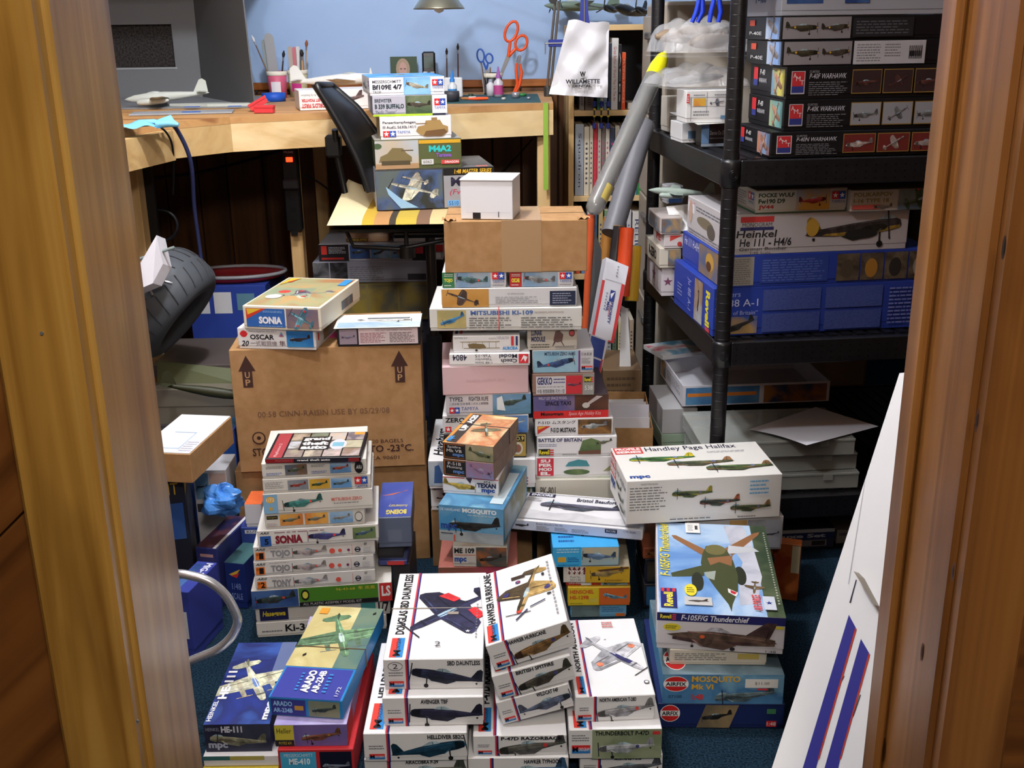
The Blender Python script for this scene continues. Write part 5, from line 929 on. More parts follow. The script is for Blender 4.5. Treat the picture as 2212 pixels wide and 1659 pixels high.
CLR = clear_mat()
def bag(label, c, sx, sy, sz, yaw, fill, seed):
    rg = random.Random(seed); rt = empty('plastic_bag', c, (0, 0, yaw)); tag(rt, label, 'bag')
    ph = [rg.uniform(0, 6) for _ in range(6)]
    def top(u, v, s=1):
        x, y = (u-.5)*2, (v-.5)*2; e = max(0, (1-x**4)*(1-y**4)); w = .12*math.sin(7*x+ph[0]+3*y)+.1*math.sin(11*y+ph[1]-4*x)+.08*math.sin(17*x*y+ph[2])
        return Vector((x*sx/2*(1+.05*math.sin(5*y+ph[3])), y*sy/2*(1+.05*math.sin(6*x+ph[4])), sz*(.12+(e**.5)*(.75+w) if s > 0 else .0)))
    q = MB(); q.grid(lambda u, v: top(u, v), 22, 16, CLR); q.grid(lambda u, v: top(1-u, v, -1)+Vector((0, 0, .0005)), 6, 6, CLR); q.build('bag_film', rt)
    for i, (dx, dy, dz, L_, r_, a, m_) in enumerate(fill):
        d = Vector((math.cos(a), math.sin(a), .05)); p = Vector((dx, dy, dz)); q = MB(); pts = [p+d*(L_*(t-.5)) for t in (0, .12, .35, .65, .9, 1)]
        q.tube(pts, [r_*k for k in (.25, .7, 1, .9, .5, .15)], m_, seg=10); q.build('plastic_part', rt)
    return rt
BRN = C(130, 112, 92, rough=.4); GRYM = C(150, 150, 152, rough=.4)
c = at_col(1505, 2.74, zt2+.001)
bag('clear plastic bag of grey kit parts lying on the plan-printed box', c, .20, .24, .05, R(10), ((0, 0, .018, .16, .012, .3, GRYM), (.02, .05, .016, .14, .01, 1.2, GRYM)), 3)
bag('clear plastic bag with brown moulded parts heaped at the shelf edge', c+Vector((0, .0, .072)), .21, .25, .085, R(8), ((-.01, .02, .05, .19, .021, .1, BRN), (.02, -.05, .035, .16, .018, .5, BRN), (.05, -.03, .045, .012, .008, 0, C(206, 140, 60))), 5)
# pliers with blue handles hanging from the shelf above
for i, (px, lb) in enumerate(((1516, 'blue-handled pliers hanging from the upper shelf beside the other pair'), (1548, 'open blue-handled pliers hanging from the upper shelf nearer the front post'))):
    p = P(px, 0, 2.55); rt = empty('pliers', p); tag(rt, lb, 'pliers', 'blue-handled pliers hanging from the upper shelf'); BH = C(30, 60, 190, rough=.35)
    for sg in (-1, 1):
        if i == 0 and sg == 1: k_ = .25
        else: k_ = 1
        q = MB(); q.tube([(sg*.003, 0, .02), (sg*.006*k_, 0, 0), (sg*.011*k_, 0, -.025), (sg*.010*k_+(-.004 if i else -.01), 0, -.047)], [.0045, .0055, .0058, .005], BH, seg=10); q.build('handle', rt)
    q = MB(); q.cyl((0, -.004, .03), (0, .004, .03), .009, C(120, 120, 126, metal=.9, rough=.3)); q.tube([(0, 0, .02), (0, 0, .05), (0, 0, .085)], [.006, .008, .002], C(120, 120, 126, metal=.9, rough=.3)); q.build('jaw', rt)
    q = MB(); q.tube([(0, 0, .03), (0, .012, .06), (0, .01, .12), (0, 0, 1.3-p.z+.02)], .001, C(60, 60, 60, metal=.8)); q.build('hook_wire', rt)
# ---- lower-middle shelf
S2 = upfrom(Z2+.001, 2.392, 7)
BLU = (42, 66, 160)
b = S2.box('large dark blue kit box with text panels at the bottom of the lower-middle shelf', 1537, 2010, 624, d=.33, col=BLU, group=GS2); f = b.F; f.txt('Junkers', .01, .78, .12, .92, (170, 180, 220)); f.txt('Ju 88 A-1', .01, .56, .2, .76, (196, 200, 230)); f.txt('„Battle of Britain“', .01, .42, .2, .52, (170, 180, 220)); f.rect(.02, .04, .2, .4, ART((60, 90, 160), (170, 140, 90))); f.pic().side(.11, .2, .16, (50, 50, 50), kind='bomber', ang=18, gear=False).done()
for (u0, u1) in ((.22, .48), (.5, .76)):
    for (v0, v1) in ((.5, .94), (.05, .44)): f.rect(u0, v0, u1, v1, NM('blue_text_block', (58, 76, 150), (74, 92, 162), scale=240)); f.fine(u0+.004, v0+.01, u1-.004, v1-.01, 14, (84, 100, 168), int(u0*100+v0*10))
f.fine(.79, .1, .98, .9, 10, (120, 130, 190), 9)
f = b.L; f.txt('Revell', .83, .12, .93, .86, (226, 214, 50), rot=-90, bold=.04, name='brand_mark'); f.rect(.84, .02, .94, .1, (200, 70, 80)); q = f.pic(); q.rect(.56, .05, .76, .95, ART((150, 120, 90), (170, 180, 190))); q.side(.66, .5, .16, (60, 50, 50), kind='bomber', ang=80, gear=False); q.done(); f.txt('Ju 88 A-1', .38, .15, .48, .85, (170, 180, 226), rot=-90, shear=.1); f.fine(.12, .3, .25, .6, 4, (150, 160, 210))
b = S2.box('blue kit box with engine detail photos on the lower-middle shelf', 1557, 2010, 553, Y=2.393, d=.32, col=BLU, group=GS2); f = b.F; f.rect(.01, .06, .15, .94, (150, 146, 140)); f.fine(.03, .1, .14, .9, 12, (110, 106, 100)); f.rect(.18, .1, .5, .9, (48, 70, 150)); f.fine(.19, .15, .49, .85, 9, (90, 110, 180), 4)
for i in range(4): u = .54+i*.115; q = f.pic(); q.rect(u, .08, u+.108, .92, ART((60, 52, 44), (110, 96, 76), None, 30)); q.ell(u+.05, .45, .03, .3, ((80, 70, 56), (170, 120, 50), (50, 46, 44), (150, 140, 130))[i]); q.done()
f = b.L; f.txt('He 111 H-4/H-6', .06, .62, .5, .9, (220, 224, 240), shear=.1); q = f.pic(); q.rect(.45, .03, .97, .96, ART((150, 120, 70), (90, 100, 130), None, 12)); q.ell(.72, .55, .1, .28, (190, 150, 70)); q.ell(.7, .4, .06, .16, (90, 60, 40)); q.done()
b = S2.box('white kit box with black twin-engine bomber photo on the lower-middle shelf', 1564, 1957, 465, Y=2.393, d=.30, yaw=7, col=(186, 182, 184), group=GS2); f = b.F; q = f.pic('brand_mark'); q.rect(.08, .8, .26, .94, (196, 60, 60)).rect(.08, .6, .26, .68, (50, 50, 100)); q.done(); f.txt('MONOGRAM', .09, .69, .25, .79, (60, 60, 64)); f.txt('Heinkel', .06, .42, .28, .6, (40, 40, 46), bold=.02, shear=.1); f.txt('He 111 - H4/6', .08, .2, .36, .4, (40, 40, 46), bold=.02, shear=.1); f.txt('German Bomber', .08, .1, .34, .18, (40, 40, 46), shear=.1); f.txt('1:48 Scale', .14, .02, .25, .07, (60, 60, 60)); q = f.pic(); q.side(.70, .55, .52, (54, 52, 48), kind='bomber', flip=True, ang=6, col2=(150, 120, 50)); q.ell(.74, .42, .09, .12, (40, 40, 40)); q.ell(.47, .62, .035, .22, (190, 150, 60)); q.done()
f = b.L; f.rect(.02, .6, .2, .9, (226, 224, 230)); f.txt('MONOGRAM', .04, .84, .2, .9, (200, 60, 60)); f.fine(.25, .7, .95, .86, 2, (110, 110, 120)); q = f.pic(); q.ell(.5, .5, .22, .14, (120, 110, 90)); q.ell(.66, .36, .1, .2, (90, 84, 76)); q.ell(.1, .62, .05, .3, (190, 160, 140)); q.done(); f.fine(.05, .06, .9, .2, 2, (150, 150, 156))
zf = S2.z
s_ = upfrom(zf, 2.40, 7)
b = s_.box('white kit box with red and yellow fighter panel on the white bomber box', 1631, 1827, 411, d=.19, col=(190, 188, 180), group=GS2); f = b.F; f.txt('FOCKE WULF', .03, .68, .42, .86, (50, 66, 50), bold=.04); f.txt('Fw190 D9', .03, .42, .32, .62, (50, 66, 50), bold=.04); f.txt('JV44', .03, .16, .2, .36, (176, 50, 50), bold=.04); f.rect(.44, .1, .81, .97, ART((150, 170, 190), (200, 150, 60), None, 8)); f.pic().side(.62, .5, .3, (170, 60, 60), flip=True, ang=5).done(); stars_logo(f, .83, .36, .98, .85); f.rect(0, 0, 1, .06, (60, 80, 60)); f = b.L; stars_logo(f, .74, .36, .94, .85); f.fine(.2, .2, .7, .8, 6); f.rect(0, 0, 1, .08, (50, 110, 84))
s_ = upfrom(zf, 2.41, 7)
b = s_.box('white kit box with stubby red fighter panel on the white bomber box', 1836, 2030, 411, d=.19, col=(180, 176, 168), group=GS2); f = b.F; f.txt('POLIKARPOV', .03, .68, .46, .88, (130, 116, 70), bold=.03); f.txt('I-16 TYPE 18', .03, .4, .42, .6, (130, 116, 70), bold=.03); f.rect(.02, .1, .34, .3, (200, 90, 80)); f.pic().side(.36, .2, .2, (120, 110, 100), gear=False).done(); f.rect(.52, .05, 1, .97, ART((70, 90, 110), (120, 130, 130))); f.pic().top(.76, .5, .34, (70, 90, 70), ang=20, spot=(190, 60, 50)).done()
# back-left heap of the lower-middle shelf
s_ = upfrom(Z2+.001, None, 4)
b = s_.box('white kit box with purple star low in the heap on the shelf', 1428, 1462, 578, yb=640, d=.20, col=(206, 200, 206), group=GS2); b.F.pic().star(.4, .5, .3, (120, 70, 100)).done(); b.L.pic().star(.5, .5, .12, (120, 70, 100)).done()
b = s_.box('cream kit box with bold lettering on its long side in the heap', 1424, 1470, 537, Y=s_.Y-.01, d=.20, col=(206, 200, 186), group=GS2); b.L.txt('R-ZERO', .3, .25, .8, .75, (30, 30, 34), bold=.04); b.F.rect(.4, .1, .95, .9, MIX)
b = s_.box('small white kit box with red emblems in the heap on the shelf', 1434, 1476, 506, Y=s_.Y-.004, d=.14, col=(214, 206, 206), group=GS2); b.F.pic('brand_mark').poly([(.3, .9), (.95, .9), (.3, .5)], (200, 70, 60)).done(); b.F.pic('badge').ell(.8, .3, .12, .16, (190, 60, 60)).done(); b.L.txt('PE', .3, .3, .7, .8, (190, 50, 60), bold=.05)
b = s_.box('kit box with brown photo side under the blank white card', 1426, 1472, 470, Y=s_.Y-.006, d=.16, col=(190, 180, 176), group=GS2); b.L.rect(.05, .1, .9, .9, MIX); b.F.rect(.05, .1, .95, .9, MIX)
zq = s_.z
pp = [ONP(x, y, G(1455, 446, zq+.02), Vector((-.35, -.85, .45)).normalized()) for x, y in ((1439, 446), (1498, 440), (1498, 500), (1455, 499))]
q = MB(); q.prism(pp, (.001, .002, .0), C(236, 236, 236)); o = q.build('paper_card'); tag(o, 'blank white card propped on the heap beside the bomber box', 'paper')
s_ = upfrom(zq, None, 12)
b = s_.box('white-edged kit box with dark blue picture at the back of the shelf', 1440, 1475, 402, Y=2.98, d=.06, col=(206, 206, 210), group=GS2); b.F.rect(.12, .05, .95, .9, SKYD)
# ---- bottom shelf
s_ = upfrom(Z3+.001, None, 3)
GB = 'loose kit lids and trays on the bottom shelf'
b = s_.box('green and white magazine pile on the bottom shelf edge', 1428, 1500, 938, yb=975, d=.22, col=(150, 170, 150), name='magazine_pile', cat='magazines', lid=.5)
b = s_.box('grey open kit tray holding a lid on the bottom shelf', 1430, 1505, 884, Y=s_.Y+.0, d=.20, col=(170, 170, 172), group=GB, name='kit_tray', lid=1)
zz = s_.z
def open_tray(label, xl, xr, yb, Y, z, h, d, yaw, m, inn, nm='upturned_box', group=GB, t=.0025):
    o = at_col(xl, Y, z); yw = R(yaw); e1 = Vector((math.cos(yw), math.sin(yw), 0)); w = -A_(o-EYE, xr)/A_(e1, xr)
    e2 = Vector((-math.sin(yw), math.cos(yw), 0)); rt = empty(nm, o+e1*w/2+e2*d/2, (0, 0, yw)); tag(rt, label, 'lid', group)
    q = MB(); q.box(-w/2, -d/2, 0, w/2, d/2, t, inn); q.build('base_panel', rt)
    for (a, c_, e_, g_) in ((-w/2, -d/2, w/2, -d/2+t), (-w/2, d/2-t, w/2, d/2), (-w/2, -d/2+t, -w/2+t, d/2-t), (w/2-t, -d/2+t, w/2, d/2-t)):
        q = MB(); q.box(a, c_, t, e_, g_, h, m); q.build('wall_panel', rt)
    b = Box(); b.root = rt; b.w, b.d, b.h = w, d, h; b.F = Face(rt, (-w/2, -d/2, 0), (1, 0, 0), (0, 0, 1), w, h); b.L = Face(rt, (-w/2, d/2, 0), (0, -1, 0), (0, 0, 1), d, h); return b
WC = C(206, 206, 214, rough=.6)
CP = C(190, 195, 190, rough=.15, alpha=.45, spec=.6)
zo = Z3+.001
for i, (xl, xr, yo) in enumerate(((1512, 1850, 0), (1514, 1845, .01), (1508, 1842, .0))):
    o = at_col(xl, 2.40+yo, zo); w = -A_(o-EYE, xr)/A_(_R0, xr); d, h = .22, .042; rt = empty('parts_organizer', o+Vector((w/2, d/2, 0)), (0, 0, R(3 if i != 1 else 5)))
    tag(rt, ('lowest', 'middle', 'uppermost')[i]+' of three clear plastic parts organizers stacked on the bottom shelf', 'organizer', 'clear organizers')
    q = MB(); q.bbox(-w/2, -d/2, 0, w/2, d/2, .003, CP, .001); q.build('floor_panel', rt)
    for (a, c_, e_, g_) in ((-w/2, -d/2, w/2, -d/2+.002), (-w/2, d/2-.002, w/2, d/2), (-w/2, -d/2+.002, -w/2+.002, d/2-.002), (w/2-.002, -d/2+.002, w/2, d/2-.002)):
        q = MB(); q.box(a, c_, .003, e_, g_, h-.008, CP); q.build('side_panel', rt)
    for k in range(1, 6):
        x = -w/2+w*k/6; q = MB(); q.box(x-.001, -d/2+.002, .003, x+.001, d/2-.002, h-.01, CP); q.build('divider', rt)
    q = MB(); q.bbox(-w/2-.002, -d/2-.002, h-.008, w/2+.002, d/2+.002, h, CP, .002); q.build('lid', rt)
    for k in (-.3, .3): q = MB(); q.bbox(k*w-.012, -d/2-.005, h-.018, k*w+.012, -d/2-.002, h-.002, CP, .001); q.build('latch', rt)
    zo += h+.0015
b = open_tray('upturned white kit lid with blue and orange seaplane side on the bottom shelf', 1474, 1790, 905, 2.645, zo+.001, .055, .28, 4, WC, WC); f = b.F; f.rect(.02, .05, .52, .9, ART((60, 110, 160), (90, 140, 180))); f.pic().rect(.03, .45, .5, .62, (206, 120, 40)).rect(.2, .2, .3, .5, (110, 96, 80)).done(); f.rect(.55, .05, .98, .9, ART((40, 60, 90), (150, 100, 50), None, 20)); f = b.L; f.fine(.3, .3, .9, .8, 5); f.rect(.05, .1, .25, .9, MIX)
zz2 = zo+.06
for (lb, px0, px1, dy, c_) in (('glossy aviation magazine with red and blue cover on the open lid', 1432, 1552, .0, ART((80, 140, 170), (190, 60, 80), (200, 200, 200), 12)), ):
    o = at_col(px0, 2.86, zz2); q = MB(); q.bbox(0, 0, 0, .18, .12, .012, C(200, 200, 204), .001); rt = empty('magazine', o, (0, 0, R(20))); tag(rt, lb, 'magazine'); q.build('page_block', rt); q = MB(); q.box(0, 0, .0125, .18, .12, .013, c_); q.build('cover', rt)
pz = zo+.004
pts = [G(x, y, pz) for x, y in ((1617, 928), (1762, 879), (1898, 921), (1742, 962))]
q = MB(); q.grid(lambda u, v: (pts[0]*(1-u)+pts[3]*u)*(1-v)+(pts[1]*(1-u)+pts[2]*u)*v+Vector((0, 0, .012*math.sin(3.1*u)*(1-v)*.4)), 10, 8, C(206, 206, 214, rough=.6)); o = q.build('paper_sheet'); tag(o, 'blank white paper sheet lying on the clear organizers', 'paper')
# boxes on the carpet under the shelves
s_ = Stack(0, 2.47)
s_ = Stack(0.0, 2.40, 4)
b = s_.box('navy and white boxed set with large white lettering under the shelves', 1640, 1800, 1148, Y=2.42, d=.3, col=(60, 66, 96), lid=1, name='boxed_set'); b.root.children[0].name = 'carton_body'; f = b.F; f.rect(0, .82, 1, 1, (206, 206, 206)); f.rect(0, .5, 1, .8, (44, 56, 110)); f.txt('Deluxe Set', .03, .55, .88, .76, (206, 210, 220), bold=.04); f.rect(.1, .1, .9, .42, (150, 150, 156)); f.rect(.7, .14, .88, .38, (60, 60, 64))
s_ = Stack(0.0, 2.45, 4)
b = s_.box('plain grey carton beside the navy boxed set under the shelves', 1806, 1900, 1146, Y=2.45, d=.3, col=(170, 170, 170), lid=1, name='boxed_set'); b.root.children[0].name = 'carton_body'; b.F.rect(.05, .6, .95, .8, (120, 120, 124))
s_ = Stack(0)
b = s_.box('orange kit box with cream border half hidden behind the jet pile', 1655, 1722, 1170, yb=1290, d=.03, yaw=-18, col=(170, 90, 40)); b.F.rect(.1, .08, .95, .95, ART((150, 60, 30), (190, 110, 50))); b.F.rect(.72, .5, .98, .98, (206, 196, 160))
# ================================================================== model aircraft builder
def aircraft(label, loc, rot, L, m, name='model_aircraft', wings=True, jets=0, props=0, fin=True, m2=None, canopy=True, half=False, gear=False, cat='model plane'):
    m2 = m2 or m; rt = empty(name, loc, rot); tag(rt, label, cat)
    prof = [(.0, .004), (.04, .022), (.12, .045), (.28, .06), (.45, .06), (.65, .045), (.85, .024), (.97, .012), (1, .004)]
    q = MB(); vs = []; n = 14
    for (t, r_) in prof:
        for k in range(n):
            a = 2*math.pi*k/n; vs.append(((t-.45)*L, r_*.85*L*math.cos(a), r_*L*math.sin(a)+(.012*L*(t-.4) if t > .4 else 0)))
    q.add(vs, [(i*n+k, i*n+(k+1) % n, (i+1)*n+(k+1) % n, (i+1)*n+k) for i in range(len(prof)-1) for k in range(n)]+[tuple(range(n))[::-1]], m, True); q.build('fuselage', rt)
    def wing(nm, x0, c0, x1, c1, y, z0, z1, th, sg):
        q = MB(); a = []
        for (yy, x, c_, z, t) in ((.02*L*sg, x0, c0, z0, th), (y*sg*.6, (x0*.4+x1*.6), c0*.4+c1*.6, z0*.4+z1*.6, th*.7), (y*sg, x1, c1, z1, th*.35)):
            a += [(x, yy, z), (x+c_*.3, yy, z+t), (x+c_, yy, z+t*.1), (x+c_*.4, yy, z-t*.6)]
        f = []
        for i in range(2):
            for k in range(4): f.append((i*4+k, i*4+(k+1) % 4, i*4+4+(k+1) % 4, i*4+4+k))
        f += [(0, 3, 2, 1), (8, 9, 10, 11)]; q.add(a, f, m2, False); return q.build(nm, rt)
    if wings:
        for sg in (-1, 1): wing('wing', -.18*L, .26*L, -.08*L, .12*L, .52*L, -.02*L, .03*L, .018*L, sg)
    for sg in (-1, 1): wing('tailplane', .40*L, .12*L, .45*L, .07*L, .17*L, .03*L, .035*L, .008*L, sg)
    if fin:
        q = MB(); q.prism([(.36*L, -.004*L, .02*L), (.45*L, -.004*L, .17*L), (.49*L, -.004*L, .18*L), (.53*L, -.004*L, .15*L), (.54*L, -.004*L, .02*L)], (0, .008*L, 0), m); q.build('tail_fin', rt)
    if canopy:
        q = MB(); q.lathe([(.001*L, -.09*L), (.018*L, -.06*L), (.026*L, 0), (.018*L, .06*L), (.001*L, .1*L)], C(170, 176, 176, rough=.2), Matrix.Translation((-.1*L, 0, .05*L)) @ Matrix.Rotation(R(90), 4, 'Y'), 12); q.build('canopy', rt)
    for k in range(jets or props):
        for sg in (-1, 1):
            y = sg*(.2+.15*k)*L; q = MB(); q.lathe([(.018*L, -.17*L), (.036*L, -.14*L), (.042*L, -.02*L), (.034*L, .12*L), (.014*L, .2*L)], m, Matrix.Translation((-.12*L, y, -.035*L if jets else 0)) @ Matrix.Rotation(R(90), 4, 'Y'), 14); q.build('engine_nacelle', rt)
            if props:
                for b_ in range(3):
                    a = R(90+120*b_); q = MB(); c0 = Vector((-.30*L, y, 0)); d = Vector((0, math.cos(a), math.sin(a))); q.prism([c0+d*.005*L, c0+d*.06*L+Vector((.006*L, 0, 0)), c0+d*.12*L, c0+d*.06*L-Vector((.008*L, 0, 0))], d.cross(Vector((1, 0, 0)))*.012*L, C(24, 24, 26)); q.build('propeller_blade', rt)
    return rt
# ================================================================== workbench along the back wall
DZ = 1.02
def dpt(px, py, Y=None):
    p = G(px, py, DZ); return p
dk = empty('workbench', (-.4, 3.5, 0)); tag(dk, 'pine-edged workbench with plywood top running round the corner', 'workbench')
def dpart(b, nm, par=None):
    o = b.build(nm, par or dk)
    if par is None: o.location = -dk.location
    return o
e0 = Vector((.137, 3.385, DZ)); e1_ = Vector((-.325, 3.22, DZ)); e2_ = Vector((-.757, 3.03, DZ)); e3 = Vector((-.90, 2.86, DZ)); e4 = Vector((-.965, 2.55, DZ)); e5 = Vector((-.98, 1.9, DZ))
edge = [e0, e1_, e2_, e3, e4, e5]
poly = edge+[Vector((-1.49, 1.9, DZ)), Vector((-1.49, BWY-.022, DZ)), Vector((.15, BWY-.022, DZ))]
PLY = WOOD('plywood_edge', (150, 100, 60), (196, 150, 96), (176, 126, 76), axis='X', scale=10, rough=.6, knots=False)
q = MB(); n = len(poly); q.add([p-Vector((0, 0, .019)) for p in poly]+poly, [tuple(range(n))[::-1], tuple(range(n, 2*n))]+[(i, (i+1) % n, n+(i+1) % n, n+i) for i in range(n)], PLY); dpart(q, 'plywood_top')
fm = [RAW, WOOD('raw_pale_pine_b', (206, 170, 116), (228, 200, 150), (238, 214, 170), axis='X', scale=10, rough=.6, spec=.2, knots=False), WOOD('raw_pine_darker', (176, 140, 90), (196, 162, 110), (206, 176, 126), axis='X', scale=12, rough=.6, spec=.2, knots=False)]
cuts = [(e0, e1_, 1), (e1_, e2_, 0), (e2_, e3, 2), (e3, e4, 2), (e4, e5, 0)]
for a, c_, mi in cuts:
    d = (c_-a).normalized(); nn = Vector((-d.y, d.x, 0)); nn = nn if nn.y > 0 or nn.x < 0 else -nn
    inn = nn*.038 if nn.dot(Vector((-.4, 3.9, 0))-Vector((a.x, a.y, 0))) > 0 else -nn*.038
    q = MB(); zt_ = DZ-.0195; q.prism([Vector((a.x, a.y, zt_)), Vector((c_.x, c_.y, zt_)), Vector((c_.x, c_.y, zt_))+inn, Vector((a.x, a.y, zt_))+inn], (0, 0, -.075), fm[mi]); dpart(q, 'edge_board')
q = MB(); q.bbox(.088, 3.40, 0, .128, 3.49, DZ-.095, RAWZ, .002); dpart(q, 'leg')
p = P(640, 500, 3.35); q = MB(); q.bbox(p.x-.02, 3.35, 0, p.x+.018, 3.40, DZ-.02, RAWZ, .002); dpart(q, 'leg')
p = P(690, 450, 3.9); q = MB(); q.bbox(p.x-.01, 3.9, 0, p.x+.03, 3.94, DZ-.02, RAWZ, .002); dpart(q, 'leg')
q = MB(); q.bbox(-1.02, 2.90, 0, -.985, 2.95, DZ-.0955, RAWZ, .002); dpart(q, 'leg')
p = P(322, 420, 2.95); q = MB(); q.bbox(p.x-.018, 2.95, .3, p.x+.014, 2.965, DZ-.0955, C(24, 24, 26, rough=.4), .001); dpart(q, 'steel_angle')
q = MB(); q.box(-.30, 3.41, DZ, .10, 3.80, DZ+.003, C(44, 84, 90, rough=.7)); q.build('cutting_mat').location = (0, 0, 0); tag(bpy.data.objects['cutting_mat'], 'dark green cutting mat on the right end of the workbench', 'cutting mat')
p = P(1178, 224, 3.39); q = MB(); q.box(.106, 3.370, .76, .121, 3.3702, DZ+.0008, C(140, 178, 66, rough=.5)); q.box(.106, 3.370, DZ+.0004, .121, 3.40, DZ+.0008, C(140, 178, 66, rough=.5)); o = q.build('masking_tape_strip'); tag(o, 'lime green tape strip hanging over the workbench end', 'tape')
# paper label on the edge board and pencil marks skipped
DT = DZ+.0008
def desk_at(px, Y, z=DT): return at_col(px, Y, z)
# --- spray booth
bx = empty('spray_booth', (-.95, 3.55, DT)); tag(bx, 'grey sheet-metal spray booth hood with dark filter window on the workbench', 'spray booth')
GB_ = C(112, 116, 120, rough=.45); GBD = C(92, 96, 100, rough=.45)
def bpart(b, nm): o = b.build(nm, bx); o.location = -Vector(bx.location); return o
xr0 = at_col(548, 3.36, 1.05).x; rear = at_col(440, 3.9, 1.05).x
Ta, Tb = Vector((xr0, 3.36, DT)), Vector((xr0-.012, 3.36, 1.50)); Tc, Td = Vector((rear, 3.88, 1.50)), Vector((rear, 3.88, DT))
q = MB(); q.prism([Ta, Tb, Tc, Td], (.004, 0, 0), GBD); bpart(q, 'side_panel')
fw = at_col(334, 3.88, 1.15).x
Y9 = 3.88; xl9 = -1.46
wl_, wr_ = at_col(150, Y9, 1.2).x, at_col(374, Y9, 1.2).x; wz0, wz1 = P(370, 145, Y9).z, P(370, 52, Y9).z
for (x0, z0, x1, z1) in ((xl9, DT, rear, wz0), (xl9, wz1, rear, 1.5), (wr_, wz0, rear, wz1)):
    q = MB(); q.box(x0, Y9, z0, x1, Y9+.003, z1, GB_); bpart(q, 'back_panel')
q = MB(); q.box(xl9, Y9+.02, wz0, wr_, Y9+.024, wz1, NM('dark_filter_mat', (26, 24, 24), (64, 60, 58), scale=160, rough=.95)); bpart(q, 'filter')
q = MB(); q.box(xl9, Y9-.002, wz0-.006, wr_+.006, Y9-.0003, wz0, C(150, 156, 160)); bpart(q, 'window_lip')
q = MB(); q.box(xl9, 3.36, DT, xr0-.002, 3.87, DT+.003, C(130, 134, 140, rough=.5)); bpart(q, 'booth_floor')
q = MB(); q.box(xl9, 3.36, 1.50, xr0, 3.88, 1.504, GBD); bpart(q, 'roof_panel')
zf_ = DT+.0035
# --- grey jets in and before the booth
PG = C(186, 192, 186, rough=.5)
aircraft('pale grey twin-jet model with tall fin standing in the spray booth', desk_at(352, 3.42, zf_+.028), (0, R(-3), R(12)), .25, PG, jets=1)
for (px, Y, lb) in ((400, 3.30, 'blue masking tape patch on the grey sheet before the booth'),):
    pass
q = MB(); q.bbox(-.14, -.05, 0, .14, .05, .005, C(150, 154, 160, rough=.5), .001); o = q.build('metal_sheet', loc=desk_at(395, 3.16), rot=(0, 0, R(10))); tag(o, 'flat grey metal sheet lying at the workbench edge', 'sheet')
for (px, Y, w_, r_) in ((413, 3.135, .05, 8), (415, 3.33, .045, 6), (507, 3.33, .04, 4)):
    q = MB(); q.box(-w_/2, -.012, 0, w_/2, .012, .0006, C(30, 96, 200, rough=.6)); o = q.build('tape_patch', loc=desk_at(px, Y, zf_+.003 if Y > 3.2 else DT+.0055), rot=(0, 0, R(r_))); tag(o, 'bright blue masking tape patch on the workbench by the booth', 'tape', 'blue tape patches by the booth')
q = MB(); q.prism([(-.15, 0, 0), (-.02, -.035, 0), (.15, -.012, 0), (.15, .012, 0), (-.02, .035, 0)], (0, 0, .008), PG); o = q.build('model_wing', loc=desk_at(470, 3.40, zf_), rot=(0, 0, R(-4))); tag(o, 'loose pale grey model wing lying in the spray booth', 'model part')
# red plastic boxes, blue tape roll
for (px, Y, z, ry, rz, lb) in ((562, 3.20, DT+.001, R(-28), R(8), 'tilted red plastic parts box at the booth corner'), (572, 3.13, DT+.001, 0, R(-6), 'flat red plastic parts box at the workbench edge')):
    rt = empty('plastic_box', desk_at(px, Y, z+(.012 if ry else 0)), (0, ry, rz)); tag(rt, lb, 'box'); RD = C(206, 60, 66, rough=.35)
    q = MB(); q.bbox(-.027, -.012, 0, .027, .012, .013, RD, .001); q.build('box_body', rt); q = MB(); q.bbox(-.028, -.013, .0132, .028, .013, .021, RD, .001); q.build('box_lid', rt)
rt = empty('tape_roll', desk_at(592, 3.64), (0, 0, 0)); tag(rt, 'roll of blue masking tape lying by the brush cups', 'tape'); q = MB(); q.lathe([(.022, 0), (.038, 0), (.038, .026), (.022, .026), (.022, 0)], C(30, 84, 190), seg=28); q.build('tape_winding', rt); q = MB(); q.lathe([(.0205, .0005), (.0218, .0005), (.0218, .0235), (.0205, .0235)], C(190, 170, 140), seg=28); q.build('core', rt)
# --- brush cups
def cup(label, px, Y, r0, r1, h, m, lab=None):
    rt = empty('brush_cup', desk_at(px, Y)); tag(rt, label, 'cup'); q = MB(); q.lathe([(.001, .001), (r0, .0), (r1, h), (r1-.002, h), (r0-.002, .003), (.001, .003)], m, seg=24); q.build('cup_body', rt)
    q = MB(); q.lathe([(r1, h-.014), (r1+.0015, h-.012), (r1+.0015, h), (r1-.001, h)], C(226, 222, 206), seg=24); q.build('rim', rt)
    if lab:
        a0 = R(-120); q = MB(); vs = []
        for k in range(9): a = a0+k*R(7.5); vs += [((r0+.0035)*math.cos(a), (r0+.0035)*math.sin(a), h*.2), ((r0+.0045)*math.cos(a), (r0+.0045)*math.sin(a), h*.62)]
        q.add(vs, [(2*i, 2*i+2, 2*i+3, 2*i+1) for i in range(8)], lab, True); q.build('paper_label', rt)
    return rt
c1 = cup('pink yoghurt cup with rulers and brushes on the workbench', 602, 3.80, .028, .033, .088, C(200, 90, 120), C(226, 220, 226))
c2 = cup('white and yellow cup holding sanding sticks and brushes', 646, 3.88, .029, .034, .088, C(206, 200, 160), C(190, 50, 130))
